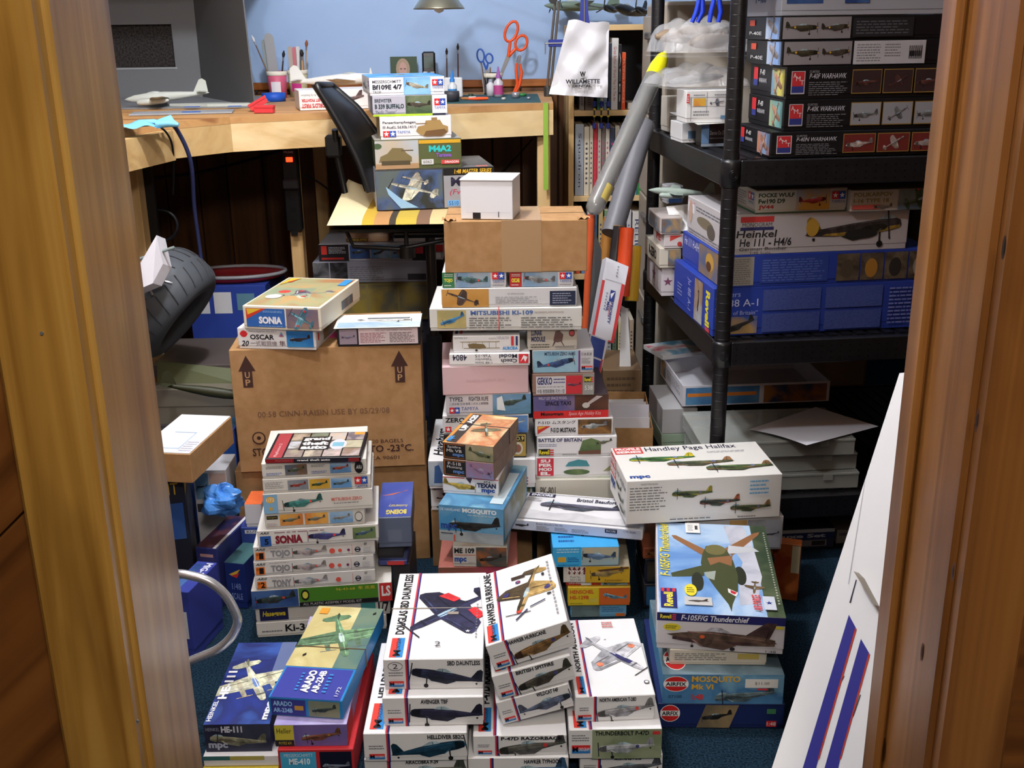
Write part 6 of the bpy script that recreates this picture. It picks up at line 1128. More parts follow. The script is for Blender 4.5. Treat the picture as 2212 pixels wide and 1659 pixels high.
def stick(nm, label, px, Y, base, topd, L, r, m, tip=None, flat=False, group=None):
    o = desk_at(px, Y)+Vector(base); d = Vector(topd).normalized(); rt = empty(nm, o); tag(rt, label, nm.replace('_', ' '), group)
    q = MB()
    if flat:
        u = Vector((1, 0, 0)); w = d.cross(u).normalized(); pts = [u*-r, u*r, u*r+d*(L-r), u*(r*.7)+d*(L-.3*r), d*L, u*(-r*.7)+d*(L-.3*r), u*-r+d*(L-r)]; q.prism(pts, w*.0025, m); q.build('blade' if 'stick' in nm or 'ruler' in nm else 'body', rt)
    else:
        q.tube([Vector((0, 0, 0)), d*(L*.5), d*L], [r*.6, r, r*.8], m, seg=8); q.build('handle', rt)
        if tip:
            q = MB(); q.tube([d*L, d*(L+.012)], [r*1.0, r*1.05], C(180, 180, 186, metal=.9, rough=.3), seg=8); q.build('ferrule', rt)
            q = MB(); q.tube([d*(L+.012), d*(L+.022), d*(L+.034)], [r*1.1, r*1.9, r*.4], tip, seg=8); q.build('bristles', rt)
    return rt
stick('steel_ruler', 'worn steel ruler standing in the pink cup', 601, 3.80, (-.004, -.008, .006), (-.06, .02, 1), .205, .016, C(170, 172, 176, metal=.6, rough=.4), flat=True)
stick('steel_ruler', 'narrow grey ruler standing behind the worn one in the pink cup', 595, 3.80, (-.008, .004, .006), (-.10, .03, 1), .185, .010, C(140, 150, 150, rough=.4), flat=True)
stick('paint_brush', 'white-ferruled brush leaning far out of the pink cup', 599, 3.80, (.0, .0, .012), (-.36, .0, 1), .17, .0026, C(120, 96, 80), C(230, 230, 236))
stick('paint_brush', 'dark brush leaning right inside the pink cup', 607, 3.80, (0, -.004, .012), (.16, 0, 1), .11, .003, C(50, 40, 36), C(30, 26, 24))
for k, (dx, c_, L_) in enumerate(((-.018, (170, 160, 150), .16), (-.006, (190, 110, 120), .158), (.003, (206, 206, 206), .16), (.012, (80, 84, 90), .15))):
    stick('sanding_stick', ('grey', 'pink', 'white', 'charcoal')[k]+' sanding stick standing in the white cup', 646, 3.88, (dx, 0, .006), (.02*(k-1), .02, 1), L_, .007, C(c_), flat=True, group='sanding sticks in the cup')
stick('paint_brush', 'soft black round brush in the white cup', 646, 3.88, (.016, 0, .008), (.03, 0, 1), .112, .004, C(190, 150, 110), C(26, 22, 24))
stick('paint_brush', 'long thin brown-tipped brush slanting right in the white cup', 646, 3.88, (.018, .004, .008), (.12, 0, 1), .145, .0032, C(180, 150, 110), C(130, 76, 50))
# --- white model plane, kit box with upside-down print, glue bottles
aircraft('unpainted white jet model with blue tape patches beside the cups', desk_at(735, 3.60, DT+.066), (0, R(3), R(176)), .30, C(226, 226, 222, rough=.45), wings=True)
dkz = Stack(DT, 3.23, 14)
b = dkz.box('white kit box with upside-down red title on the workbench edge', 648, 800, 196, Y=3.19, d=.13, yaw=16, col=(226, 224, 224)); f = b.F; f.txt("WORLD'S FIRST", .03, .12, .42, .34, (190, 50, 50), rot=180, bold=.04); f.txt('JET FIGHTER', .03, .42, .3, .62, (190, 50, 50), rot=180, bold=.04); f.txt('A-1a Swallow', .03, .7, .24, .8, (90, 90, 96), rot=180); f.pic().side(.72, .5, .4, (110, 90, 90), kind='jet', gear=False, ang=12).done()
def bottle(label, px, Y, r, h, body, capm, cap_h, spout=True, lab=None, nm='glue_bottle', z=None):
    rt = empty(nm, desk_at(px, Y, DT+.0035 if z is None else z)); tag(rt, label, 'bottle'); q = MB(); q.lathe([(.001, 0), (r, 0), (r, h*.8), (r*.5, h*.93), (r*.5, h)], body, seg=20); q.build('bottle_body', rt)
    q = MB(); q.lathe([(r*.55, h), (r*.55, h+cap_h*.25), (r*.42, h+cap_h*.3), (r*.12 if spout else r*.42, h+cap_h), (.0005, h+cap_h)], capm, seg=16); q.build('cap', rt)
    if lab: q = MB(); q.lathe([(r+.0004, h*.12), (r+.0004, h*.62)], lab, seg=20); q.build('label_band', rt)
    return rt
bottle('small white glue bottle with pointed nozzle behind the stacked kit boxes', 803, 3.88, .013, .058, C(230, 230, 226), C(236, 236, 232), .03)
bottle('clear glue bottle with blue pointed cap and blue label', 978, 3.52, .014, .055, C(206, 214, 222, rough=.2), C(40, 120, 200), .034, lab=C(60, 140, 206))
bottle('clear glue bottle with purple pointed cap and pink label', 1077, 3.66, .0155, .058, C(200, 196, 206, rough=.2), C(150, 90, 160), .036, lab=C(176, 70, 130))
bottle('small white jar with grey lid in front of the tool cup', 1060, 3.70, .014, .045, C(206, 206, 212), C(150, 154, 170), .008, spout=False, nm='paint_jar')
# photograph print, mobile phone, paper towel
rt = empty('photo_print', desk_at(874, 3.96), (R(-6), 0, 0)); tag(rt, 'small photo of a long-haired person on dark green, propped at the wall', 'photo'); q = MB(); q.bbox(-.047, -.0006, .055, .047, 0, .125, C(40, 64, 40), .0002); q.bbox(-.047, .0, 0, .047, .0006, .125, C(60, 60, 60), .0002); q.build('print_sheet', rt)
fp = Face(rt, (-.047, -.0006, .055), (1, 0, 0), (0, 0, 1), .094, .07); q = fp.pic('portrait'); q.ell(.47, .4, .26, .52, (150, 130, 110)).ell(.47, .34, .15, .4, (176, 140, 130)).rect(.36, .38, .44, .44, (90, 70, 70)).rect(.5, .38, .58, .44, (90, 70, 70)); q.done()
rt = empty('mobile_phone', desk_at(928, 3.93), (R(-8), 0, 0)); tag(rt, 'black candy-bar mobile phone with silver keypad propped against the blue wall', 'phone'); q = MB(); q.bbox(-.023, -.008, 0, .023, .008, .142, C(20, 20, 22, rough=.25), .006); q.build('phone_body', rt)
fp = Face(rt, (-.023, -.0082, 0), (1, 0, 0), (0, 0, 1), .046, .142); fp.rect(.14, .60, .86, .88, (70, 84, 80), 'screen'); q = fp.pic('keypad'); q.poly([(.08, .1), (.92, .1), (.92, .52), (.08, .52)], (190, 192, 196)).ell(.5, .44, .24, .08, (30, 30, 34)).ell(.5, .44, .12, .04, (220, 220, 224)).rect(.1, .3, .34, .38, (40, 40, 44)).rect(.66, .3, .9, .38, (40, 40, 44)); q.done(); fp.rect(.35, .9, .65, .92, (90, 90, 96), 'earpiece')
for (px, L_) in ((966, .115), (990, .13)):
    stick('paint_brush', 'thin dark brush standing upright behind the blue-capped bottle', px, 3.90, (0, 0, .004), (.02, .0, 1), L_, .0026, C(90, 60, 56), C(50, 36, 36), group='upright brushes behind the bottle')
q = MB(); q.bbox(-.03, -.015, 0, .03, .015, .062, C(220, 222, 226, rough=.6), .003); o = q.build('folded_tissue', loc=desk_at(980, 3.66, DT+.0036)); tag(o, 'folded white tissue block behind the blue-capped bottle', 'tissue')
# tool cup with scissors and cutters
tc_ = cup('dark tool cup crammed with scissors and hobby tools', 1064, 3.86, .03, .034, .07, C(36, 36, 40, rough=.4))
OR = C(226, 86, 40, rough=.35); STL = C(170, 172, 178, metal=.9, rough=.3)
def scissors(label, base, yaw, lean, s, m, nm='scissors'):
    rt = empty(nm, base, (0, lean, yaw)); tag(rt, label, 'scissors')
    for sg in (-1, 1):
        q = MB(); q.prism([(-.003*sg, 0, -.045*s), (.004*sg, 0, -.04*s), (.008*sg, 0, .05*s), (-.004*sg, 0, .05*s)], (0, .002*sg, 0), STL); bl_ = q.build('blade', rt)
        cx_, cz = sg*.020*s, .096*s+(.018*s if sg < 0 else 0); rx, rz = .017*s, (.030*s if sg < 0 else .022*s)
        q = MB(); q.tube([(cx_+rx*math.cos(t*.3927)+sg*.0*s, .001*sg, cz+rz*math.sin(t*.3927)) for t in range(16)], .0042*s, m, seg=8, closed=True); q.tube([(0, .001*sg, .045*s), (cx_*.55, .001*sg, cz-rz*.98)], [.005*s, .0045*s], m, seg=8); q.build('handle', rt)
    return rt
p = desk_at(1086, 3.86); scissors('orange-handled scissors standing in the dark tool cup', p+Vector((0, 0, .075)), R(5), R(24), 1.15, OR)
p = desk_at(1054, 3.84); scissors('small blue and red handled scissors in the dark tool cup', p+Vector((0, -.004, .05)), R(5), R(-6), .7, C(50, 90, 180))
for k, (px, lx, c_, L_) in enumerate(((1046, -.10, (190, 190, 196), .105), (1050, -.14, (120, 110, 110), .10), (1060, .0, (150, 120, 90), .085))):
    stick('hobby_knife', ('bright steel', 'grey', 'brass')[k]+' thin hobby tool standing in the dark tool cup', px, 3.84, (0, 0, .004), (lx, 0, 1), L_, .0028, C(c_, metal=.6, rough=.35), group='thin tools in the tool cup')
rt = empty('side_cutters', desk_at(1112, 3.80, DT+.058), (0, R(14), R(8))); tag(rt, 'orange-handled side cutters hanging on the tool cup rim', 'pliers')
for sg in (-1, 1):
    q = MB(); q.tube([(sg*.006, 0, .045), (sg*.010+.01, 0, .02), (sg*.004+.018, 0, -.02), (sg*.002+.01, 0, -.055)], [.004, .0052, .0055, .004], OR, seg=8); q.build('handle', rt)
    q = MB(); q.prism([(0, -.003, .042), (sg*.008, -.003, .05), (sg*.006, -.003, .066), (sg*.002, -.003, .074)], (0, .006, 0), STL); q.build('jaw', rt)
# loose tools on the mat
stick('craft_knife', 'orange-handled craft knife lying on the cutting mat', 1012, 3.475, (0, 0, .009), (1, .18, .0), .062, .0055, OR)
stick('craft_knife', 'brown wooden-handled tool lying on the cutting mat', 1003, 3.50, (-.012, 0, .009), (1, -.3, 0), .03, .005, C(170, 110, 60))
for (px, Y, r_, h, c_, lb) in ((1017, 3.62, .010, .012, (40, 60, 44), 'small dark green bottle cap on the cutting mat'), (1114, 3.60, .013, .016, (180, 180, 190), 'steel ring fitting on the cutting mat'), (1128, 3.68, .014, .008, (50, 130, 70), 'green plastic disc near the wall'), (1142, 3.52, .006, .006, (190, 190, 196), 'small chrome nut on the cutting mat'), (1088, 3.50, .007, .007, (200, 196, 190), 'small pale bead on the cutting mat')):
    q = MB(); q.lathe([(.001, 0), (r_, 0), (r_, h*.8), (r_*.8, h), (.001, h)], C(c_, rough=.3, metal=.6 if c_[0] == c_[1] else 0), seg=18); o = q.build('small_fitting', loc=desk_at(px, Y, DT+.0036)); tag(o, lb, 'fitting')
q = MB(); q.lathe([(.001, 0), (.024, 0), (.026, .02), (.025, .03), (.001, .028)], C(60, 62, 70, rough=.5), seg=24); o = q.build('paint_tin', loc=desk_at(975, 3.47, DT+.0036)); tag(o, 'flat grey tin standing at the mat edge beside the kit boxes', 'tin')
q = MB(); q.bbox(-.012, -.008, 0, .012, .008, .006, C(226, 226, 230), .001); o = q.build('eraser', loc=desk_at(1020, 3.58, DT+.0036)); tag(o, 'white eraser lying on the cutting mat', 'eraser')
# --- desk lamp with silver bell shade on a jointed arm
LP = P(948, 8, 3.58); lr = empty('desk_lamp', (at_col(1184, 3.72, DT).x, 3.72, DT)); tag(lr, 'jointed desk lamp with brushed silver bell shade over the workbench', 'lamp')
def lpart(b, nm): o = b.build(nm, lr); o.location = -Vector(lr.location); return o
SIL = C(170, 168, 150, metal=.85, rough=.3)
q = MB(); T_ = Matrix.Translation((LP.x, LP.y, LP.z)); q.lathe([(.012, .085), (.02, .08), (.026, .05), (.034, .035), (.062, .01), (.079, -.012), (.081, -.016), (.078, -.014), (.06, .006), (.03, .03)], SIL, T_, 32); lpart(q, 'lamp_shade')
q = MB(); q.lathe([(.001, -.028), (.014, -.022), (.018, -.008), (.016, .01), (.012, .03)], C(236, 236, 236, rough=.3), T_, 16); lpart(q, 'bulb')
J1 = P(1203, -30, 3.66)
top = Vector((J1.x, 3.66, P(1203, 2, 3.66).z)); bot = at_col(1184, 3.70, DT)
for dx in (-.005, .007):
    q = MB(); q.tube([bot+Vector((dx, 0, .01)), top+Vector((dx, 0, 0))], .0042, C(150, 146, 140, metal=.8, rough=.35), seg=8); lpart(q, 'lower_arm')
hd = LP+Vector((.0, 0, .10)); q = MB(); q.tube([top+Vector((0, 0, .02)), hd+Vector((.06, 0, .05)), hd], .0045, C(90, 88, 86, metal=.7, rough=.4), seg=8); lpart(q, 'upper_arm')
q = MB(); q.cyl(top+Vector((-.012, -.012, .005)), top+Vector((-.012, .012, .005)), .014, C(40, 40, 40, rough=.4)); lpart(q, 'joint')
q = MB(); q.cyl((bot.x, bot.y, DT), (bot.x, bot.y, DT+.03), .014, C(90, 88, 86, metal=.7, rough=.4)); lpart(q, 'base_post')
# --- bar clamps and dental bag
CLB = C(44, 56, 140, rough=.35)
rt = empty('bar_clamp', P(1205, 94, 3.60)); tag(rt, 'blue screw clamp fixed sideways on the lamp arm', 'clamp'); q = MB(); q.bbox(-.03, -.008, -.01, .055, .008, .012, CLB, .002); q.build('clamp_frame', rt); q = MB(); q.cyl((-.04, -.009, .001), (.05, -.009, .001), .0025, STL); q.build('screw', rt); q = MB(); q.cyl((-.04, -.009, -.032), (-.04, -.009, .004), .0018, STL); q.build('tommy_bar', rt)
bgY = 3.50
pb = P(1262, 56, bgY); rt = empty('bar_clamp', pb); tag(rt, 'dark blue spring clamp gripping the neck of the white bag', 'clamp'); q = MB(); q.prism([(-.018, 0, 0), (.018, 0, 0), (.012, 0, .04), (.011, 0, .085), (-.011, 0, .085), (-.012, 0, .04)], (0, .016, 0), CLB); q.build('clamp_frame', rt); q = MB(); q.cyl((0, -.002, .01), (0, -.002, .1), .002, STL); q.build('screw', rt)
q = MB(); q.tube([(0, .012, .07), (0, .012, .5)], .002, C(90, 90, 96, metal=.7)); q.build('hanging_rod', rt)
BAGM = C(226, 226, 232, rough=.28, spec=.5)
tl, tr, br, bl_ = [P(x, y, bgY) for x, y in ((1228, 44), (1316, 50), (1312, 211), (1186, 203))]
def bagpt(u, v):
    p = (tl*(1-u)+tr*u)*(1-v)+(bl_*(1-u)+br*u)*v
    w = .012*math.sin(math.pi*u)*(1-.3*v)+.005*math.sin(9*u+6*v)+.004*math.sin(14*v-5*u)+.003*math.sin(23*u*v+2); return p+Vector((0, -w-.012*math.sin(math.pi*u)*v, .004*math.sin(9*u)*(1-v)))
rt = empty('plastic_bag', (tl+tr)/2); tag(rt, 'white plastic bag with black lettering hanging from the blue clamp', 'bag')
def bgp(b, nm): o = b.build(nm, rt); o.location = -Vector(rt.location); return o
q = MB(); q.grid(lambda u, v: bagpt(u, v), 26, 30, BAGM); q.grid(lambda u, v: (tl*(1-u)+tr*u)*(1-v)+(bl_*(1-u)+br*u)*v+Vector((0, .016*math.sin(math.pi*u)*math.sin(math.pi*min(1, v+.08)), 0)), 8, 8, BAGM); bgp(q, 'bag_film')
fbag = Face(rt, P(1186, 206, bgY-.036)-Vector(rt.location), (1, 0, 0), (0, 0, 1), (br-bl_).x, tl.z-bl_.z); fbag.txt('WILLAMETTE', .28, .155, .86, .215, (30, 30, 36), bold=.03); fbag.txt('DENTAL', .4, .105, .72, .14, (30, 30, 36), bold=.03); fbag.txt('W', .52, .25, .62, .32, (30, 30, 36), bold=.05); q = fbag.pic('emblem'); q.poly([(.52, .235), (.57, .225), (.62, .235), (.57, .21)], (30, 30, 36)); q.done()
# --- model planes hanging near the wall
aircraft('dark twin-propeller model plane hanging above the bookcase', P(1360, 24, 3.70), (R(4), R(6), R(62)), .27, C(40, 42, 44, rough=.4), props=1)
aircraft('pale green twin-propeller model plane hanging behind the white bag', P(1250, 14, 3.88), (R(-3), R(2), R(14)), .27, C(110, 130, 120, rough=.4), props=1)
for px, Y in ((1360, 3.70), (1250, 3.88)):
    o = P(px, 20, Y); q = MB(); q.cyl((o.x, Y, o.z+.02), (o.x, Y, 2.399), .0006, C(200, 200, 200), seg=6); w_ = q.build('hanging_thread'); tag(w_, 'thin thread from the ceiling holding a model plane', 'thread', 'threads holding the model planes')

# ================================================================== bookcase
BCY0, BCY1 = 3.66, 3.96; bx0 = at_col(1228, BCY0, .9).x; bx1 = .66
bc = empty('bookcase', ((bx0+bx1)/2, 3.8, 0)); tag(bc, 'pine bookcase full of books at the end of the workbench', 'bookcase')
def bcp(b, nm): o = b.build(nm, bc); o.location = -Vector(bc.location); return o
zsh = [.05, P(1330, 800, BCY0).z, P(1330, 592, BCY0).z, P(1330, 423, BCY0).z, P(1330, 238, BCY0).z, P(1330, 53, BCY0).z]
q = MB(); q.bbox(bx0, BCY0, 0, bx0+.018, BCY1, zsh[-1], RAWZ, .001); bcp(q, 'side_board'); q = MB(); q.bbox(bx1-.018, BCY0, 0, bx1, BCY1, zsh[-1], RAWZ, .001); bcp(q, 'side_board')
for z in zsh: q = MB(); q.bbox(bx0+.0185, BCY0, z-.018, bx1-.0185, BCY1, z, RAW, .001); bcp(q, 'shelf_board')
q = MB(); q.box(bx0, BCY1+.0005, 0, bx1, BCY1+.006, zsh[-1], C(54, 60, 70, rough=.6)); bcp(q, 'back_board')
rgb = random.Random(11)
def book(px0, px1, z, h, c_, label, title=None, tc=(40, 40, 40), lean=0, Y=BCY0+.012, d=.17, group=None):
    o = at_col(px0, Y, z); o2 = at_col(px1, Y, z); w = max(.006, o2.x-o.x); rt = empty('book', o+Vector((w/2, d/2, .0005)), (0, R(lean), 0)); tag(rt, label, 'book', group); m_ = C(c_, rough=.45)
    q = MB(); q.bbox(-w/2, -d/2, 0, w/2, d/2, h, m_, .0006); q.build('cover', rt); q = MB(); q.box(-w/2+.0012, -d/2+.003, h, w/2-.0012, d/2-.003, h+.0003, C(226, 220, 204)); q.build('page_edges', rt)
    f = Face(rt, (-w/2, -d/2, 0), (1, 0, 0), (0, 0, 1), w, h)
    if title: f.txt(title, .28, .12, .72, .88, tc, rot=-90)
    else: f.fine(.3, .15, .7, .8, 9, tc, rgb.randint(1, 99))
    return rt
zA = zsh[4]
GBK = 'books on the upper bookcase shelf'
for a in ((1252, 1262, .11, (120, 110, 104), 'short dark magazine bundle at the left of the upper bookcase shelf'), (1264, 1282, .10, (96, 80, 70), 'short brown book on the upper bookcase shelf'), (1290, 1296, .115, (70, 130, 110), 'thin green booklet on the upper bookcase shelf'), (1297, 1303, .118, (206, 200, 180), 'thin cream booklet on the upper bookcase shelf'), (1304, 1311, .115, (110, 130, 150), 'thin blue-grey booklet on the upper bookcase shelf')): book(a[0], a[1], zA, a[2], a[3], a[4], group=GBK)
book(1314, 1320, zA, .21, (44, 54, 70), 'tall thin navy book beside the white one on the upper shelf', group=GBK)
book(1320, 1334, zA, .225, (206, 206, 204), 'white-spined book with red title on the upper bookcase shelf', 'Great Battles of World War I In The Air', (176, 60, 70), group=GBK)
book(1335, 1341, zA, .205, (24, 24, 36), 'black-spined book beside the orange one', 'ACES', (220, 220, 220), group=GBK)
book(1342, 1350, zA, .18, (222, 84, 40), 'bright orange-red spined book on the upper bookcase shelf', 'FLYING FORCES', (240, 200, 180), group=GBK)
q = MB(); q.bbox(0, 0, 0, .10, .12, .02, C(210, 206, 196), .001); o = q.build('paper_stack', loc=at_col(1356, BCY0+.03, zA+.0005)); tag(o, 'low stack of white papers beside the orange book', 'paper')
zB = zsh[3]; GBK2 = 'magazines and books on the middle bookcase shelf'
x = 1242
spec = [(18, (150, 156, 164), 'wide grey-blue binder with black script on the middle shelf', 'Squadron'), (11, (206, 196, 176), 'cream magazine with a red square on its spine', None), (7, (200, 190, 170), 'slim tan magazine on the middle bookcase shelf', None), (8, (190, 50, 60), 'magazine with a red top spine on the middle shelf', None), (7, (186, 180, 170), 'off-white magazine beside the hanging clamps', None), (8, (120, 110, 104), 'grey-brown magazine under the hanging clamps', None), (8, (206, 200, 190), 'pale magazine behind the long tube', None), (10, (60, 66, 90), 'slate blue book behind the long tube', None), (9, (190, 184, 170), 'ivory book behind the long tube', None), (14, (44, 50, 74), 'thick navy book right of the long tube', None), (8, (200, 190, 160), 'narrow cream book right of the navy one', None), (14, (90, 160, 196), 'sky blue book with pink lettering on the middle shelf', 'AIRCRAFT'), (9, (70, 140, 80), 'green-topped book at the right of the middle shelf', None), (12, (190, 180, 150), 'tan book at the right end of the middle shelf', None)]
hmax = zsh[4]-.018-zB-.02
for i, (w_, c_, lb, ti) in enumerate(spec):
    book(x, x+w_, zB, hmax*(.98-.06*rgb.random()), c_, lb, ti, (40, 40, 60) if i < 3 else (190, 70, 110), group=GBK2); x += w_+1
zC = zsh[2]; GBK3 = 'books on the lower bookcase shelf'
x = 1244
cols = [((200, 80, 50), 'orange-red'), ((90, 140, 190), 'mid blue'), ((206, 200, 190), 'ivory'), ((60, 90, 120), 'steel blue'), ((190, 170, 120), 'tan'), ((120, 150, 110), 'sage green'), ((206, 206, 210), 'white'), ((150, 60, 60), 'brick red'), ((80, 120, 160), 'denim blue'), ((190, 190, 196), 'light grey'), ((226, 222, 216), 'wide white')]
for i, (c_, cn) in enumerate(cols):
    w_ = 9 if i < 10 else 18; book(x, x+w_, zC, (zsh[3]-.018-zC-.02)*(.97-.1*rgb.random()), c_, cn+' spined book on the lower bookcase shelf behind the tubes', 'RELIURE' if i == 10 else None, (50, 60, 110), group=GBK3); x += w_+3
zD = zsh[1]
x = 1250
for i in range(10):
    c_ = ((200, 130, 60), (190, 180, 160), (80, 120, 140), (206, 200, 186), (120, 90, 70), (170, 170, 170), (90, 110, 90), (200, 190, 150), (60, 80, 110), (180, 160, 140))[i]
    book(x, x+9, zD, .19-.03*rgb.random(), c_, ('amber', 'beige', 'teal', 'cream', 'brown', 'grey', 'olive', 'straw', 'dark blue', 'sand')[i]+' spined book on the second-lowest bookcase shelf', None, (60, 60, 60), group='books on the second-lowest bookcase shelf'); x += 12
# three small blue clamps hanging on the shelf edge
for i, px in enumerate((1284, 1299, 1314)):
    p = P(px, 236, BCY0-.014); rt = empty('bar_clamp', p); tag(rt, 'small black bar clamp with blue pads on the bookcase shelf edge', 'clamp', 'small clamps on the bookcase edge')
    q = MB(); q.bbox(-.0022, -.003, -.06, .0022, .003, .02, C(26, 26, 30), .0005); q.build('bar', rt)
    for z_ in (.018, -.052): q = MB(); q.bbox(-.006, -.008, z_-.01, .006, .006, z_+.008, CLB, .002); q.build('jaw', rt)
    for z_ in (.0, -.022): q = MB(); q.bbox(-.004, -.006, z_-.003, .004, .004, z_+.003, C(206, 180, 50), .001); q.build('pad', rt)
# ================================================================== tubes and mailing boxes between the columns and the shelves
TUBE = C(140, 140, 138, rough=.18, alpha=.62, spec=.7)
a = P(1278, 462, 2.66); b2 = P(1437, 112, 2.96)
rt = empty('plastic_tube', a); tag(rt, 'long clear grey plastic tube with yellow nose leaning against the shelf post', 'tube'); d = (b2-a); L_ = d.length; d.normalize()
q = MB(); q.tube([Vector((0, 0, 0)), d*.012, d*.03, d*(L_-.085)], [.006, .02, .0235, .0235], TUBE, seg=24); q.build('tube_wall', rt)
q = MB(); q.tube([d*(L_-.086), d*(L_-.05), d*(L_-.02), d*L_], [.0238, .0225, .016, .004], C(222, 214, 30, rough=.4), seg=24); q.build('nose_cone', rt)
q = MB(); q.tube([d*.05, d*.1, d*(L_-.1)], [.012, .014, .014], C(110, 112, 112, rough=.4), seg=12); q.build('inner_roll', rt)
q = MB(); u_ = d.cross(Vector((0, 1, 0))).normalized(); w_ = u_.cross(d); 
pts = []
for k in range(7):
    an = R(200+k*12); c_ = (u_*math.cos(an)+w_*math.sin(an))*.0239; pts += [d*.04+c_, d*.085+c_]
q.add(pts, [(2*i, 2*i+2, 2*i+3, 2*i+1) for i in range(6)], C(190, 170, 90, rough=.3), True); q.build('gold_sticker', rt)
def roll(label, p0, p1, r, m, capm=None, nm='poster_tube', Y0=3.0, Y1=3.0):
    a = P(*p0, Y0); c_ = P(*p1, Y1); rt = empty(nm, a); tag(rt, label, 'tube'); d = c_-a; q = MB(); q.cyl((0, 0, 0), d, r, m, seg=18); q.build('tube_wall', rt)
    q = MB(); q.cyl(d*1.0005, d*1.012, r*.96, capm or m, seg=18); q.build('end_cap', rt); return rt
roll('dark grey cardboard tube leaning beside the clear tube', (1322, 505), (1392, 268), .029, C(110, 110, 116, rough=.45), None, Y0=2.85, Y1=3.02)
roll('orange cardboard tube standing in the mailing box', (1344, 640), (1354, 494), .019, C(222, 76, 30, rough=.45), C(200, 64, 30), Y0=2.72, Y1=2.76)
roll('red and black tube with kraft end standing in the mailing box', (1318, 640), (1338, 490), .016, C(44, 40, 44, rough=.4), C(170, 130, 90), Y0=2.75, Y1=2.80)
roll('yellow cardboard tube standing at the back of the mailing box', (1364, 650), (1371, 532), .018, C(206, 160, 30, rough=.5), C(60, 130, 150), Y0=2.80, Y1=2.84)
roll('amber tube standing behind the red tube', (1298, 640), (1316, 470), .016, C(150, 100, 40, rough=.5), C(130, 130, 130), Y0=2.90, Y1=2.94)
roll('thin orange tube standing at the left behind the carton', (1252, 990), (1277, 470), .011, C(206, 90, 50, rough=.5), C(190, 80, 50), Y0=2.95, Y1=2.98)
# USPS style long box, leaning
o0, ox, oz = P(1281, 722, 2.60), P(1321, 736, 2.60), P(1309, 560, 2.70)
def slab_box(label, corners, Y0, Y1, th, m, nm='mailing_box', cat='box'):
    """corners: bottom-left, bottom-right, top-right, top-left pixels"""
    ps = [P(*corners[0], Y0), P(*corners[1], Y0), P(*corners[2], Y1), P(*corners[3], Y1)]
    ux = (ps[1]-ps[0]); uz = (ps[3]-ps[0]); n = ux.cross(uz).normalized()
    rt = empty(nm, ps[0]); tag(rt, label, cat); q = MB(); q.prism([p-ps[0] for p in ps], -n*th, m); q.build('carton_body', rt)
    f = Face(rt, (0, 0, 0), ux.normalized(), uz.normalized(), ux.length, uz.length); f.N = n; return f, rt
f, rt = slab_box('red, white and blue priority mail box leaning upright with tubes in it', ((1278, 728), (1326, 742), (1358, 576), (1310, 556)), 2.62, 2.68, .06, C(206, 206, 214))
f.rect(.0, .0, .12, .72, (196, 50, 54)); f.rect(.86, .0, 1, .74, (196, 50, 54)); f.rect(.0, .0, 1, .02, (196, 50, 54)); f.rect(.12, .74, .86, .745, (150, 150, 160)); f.fine(.55, .8, .62, .95, 4, (120, 120, 126)); f.rect(.44, .49, .66, .63, (40, 56, 130)); q = f.pic('emblem'); q.poly([(.46, .58), (.64, .62), (.52, .52)], (226, 226, 232)); q.done(); f.txt('PRIORITY', .54, .22, .66, .48, (40, 56, 130), rot=-90, bold=.03); f.txt('MAIL', .38, .36, .50, .48, (40, 56, 130), rot=-90, bold=.03); f.rect(.51, .3, .53, .46, (196, 60, 60)); f.fine(.28, .36, .34, .6, 6, (90, 100, 150))
f, rt = slab_box('blue and white printed mailing box standing under the priority mail box', ((1262, 800), (1296, 812), (1314, 735), (1276, 722)), 2.56, 2.58, .05, C(206, 206, 214)); f.rect(.05, .45, .95, .97, ART((40, 60, 140), (60, 90, 170))); f.rect(.05, .05, .95, .4, (44, 60, 140)); f.rect(.9, 0, 1, .45, (196, 50, 60))
f, rt = slab_box('dark grey padded envelope leaning behind the priority mail box', ((1250, 1010), (1282, 1020), (1300, 540), (1285, 500)), 2.74, 2.80, .006, C(70, 70, 72, rough=.6), nm='padded_envelope', cat='envelope')
f, rt = slab_box('plain white card standing between the mail box and filing cabinet', ((1335, 900), (1368, 890), (1356, 668), (1342, 660)), 2.95, 2.98, .003, C(226, 226, 228), nm='white_card', cat='card')
# open carton of papers on the floor
FCx = Stack(0, 2.62)
cb = open_tray('open brown carton packed with white papers in front of the filing cabinet', 1312, 1404, 1000, 2.50, .0, .30, .28, -3, KRAFT, KRAFT, nm='open_carton', group=None); cb.root['category'] = 'carton'
for i in range(7):
    q = MB(); q.bbox(-.055+.002*i, -.001, .0, .05, .001, .27+.012*((i*37) % 5), C(222-4*(i % 3), 222-4*(i % 3), 226), .0003); o = q.build('paper_sheaf', loc=cb.root.location+Vector((0.0, -.10+.028*i, .004)), rot=(R(-3), 0, 0)); tag(o, 'white sheaf of papers standing in the open brown carton', 'paper', 'paper sheaves in the open carton')
b = Stack(0, 3.0).box('stack of faded brown magazines beside the filing cabinet', 1300, 1380, 800, Y=2.93, d=.2, col=(120, 96, 70), name='magazine_pile', cat='magazines', lid=.5); b.F.fine(.1, .1, .9, .95, 14, (90, 70, 54))
b.F.rect(.1, .7, .8, .78, (150, 60, 50))
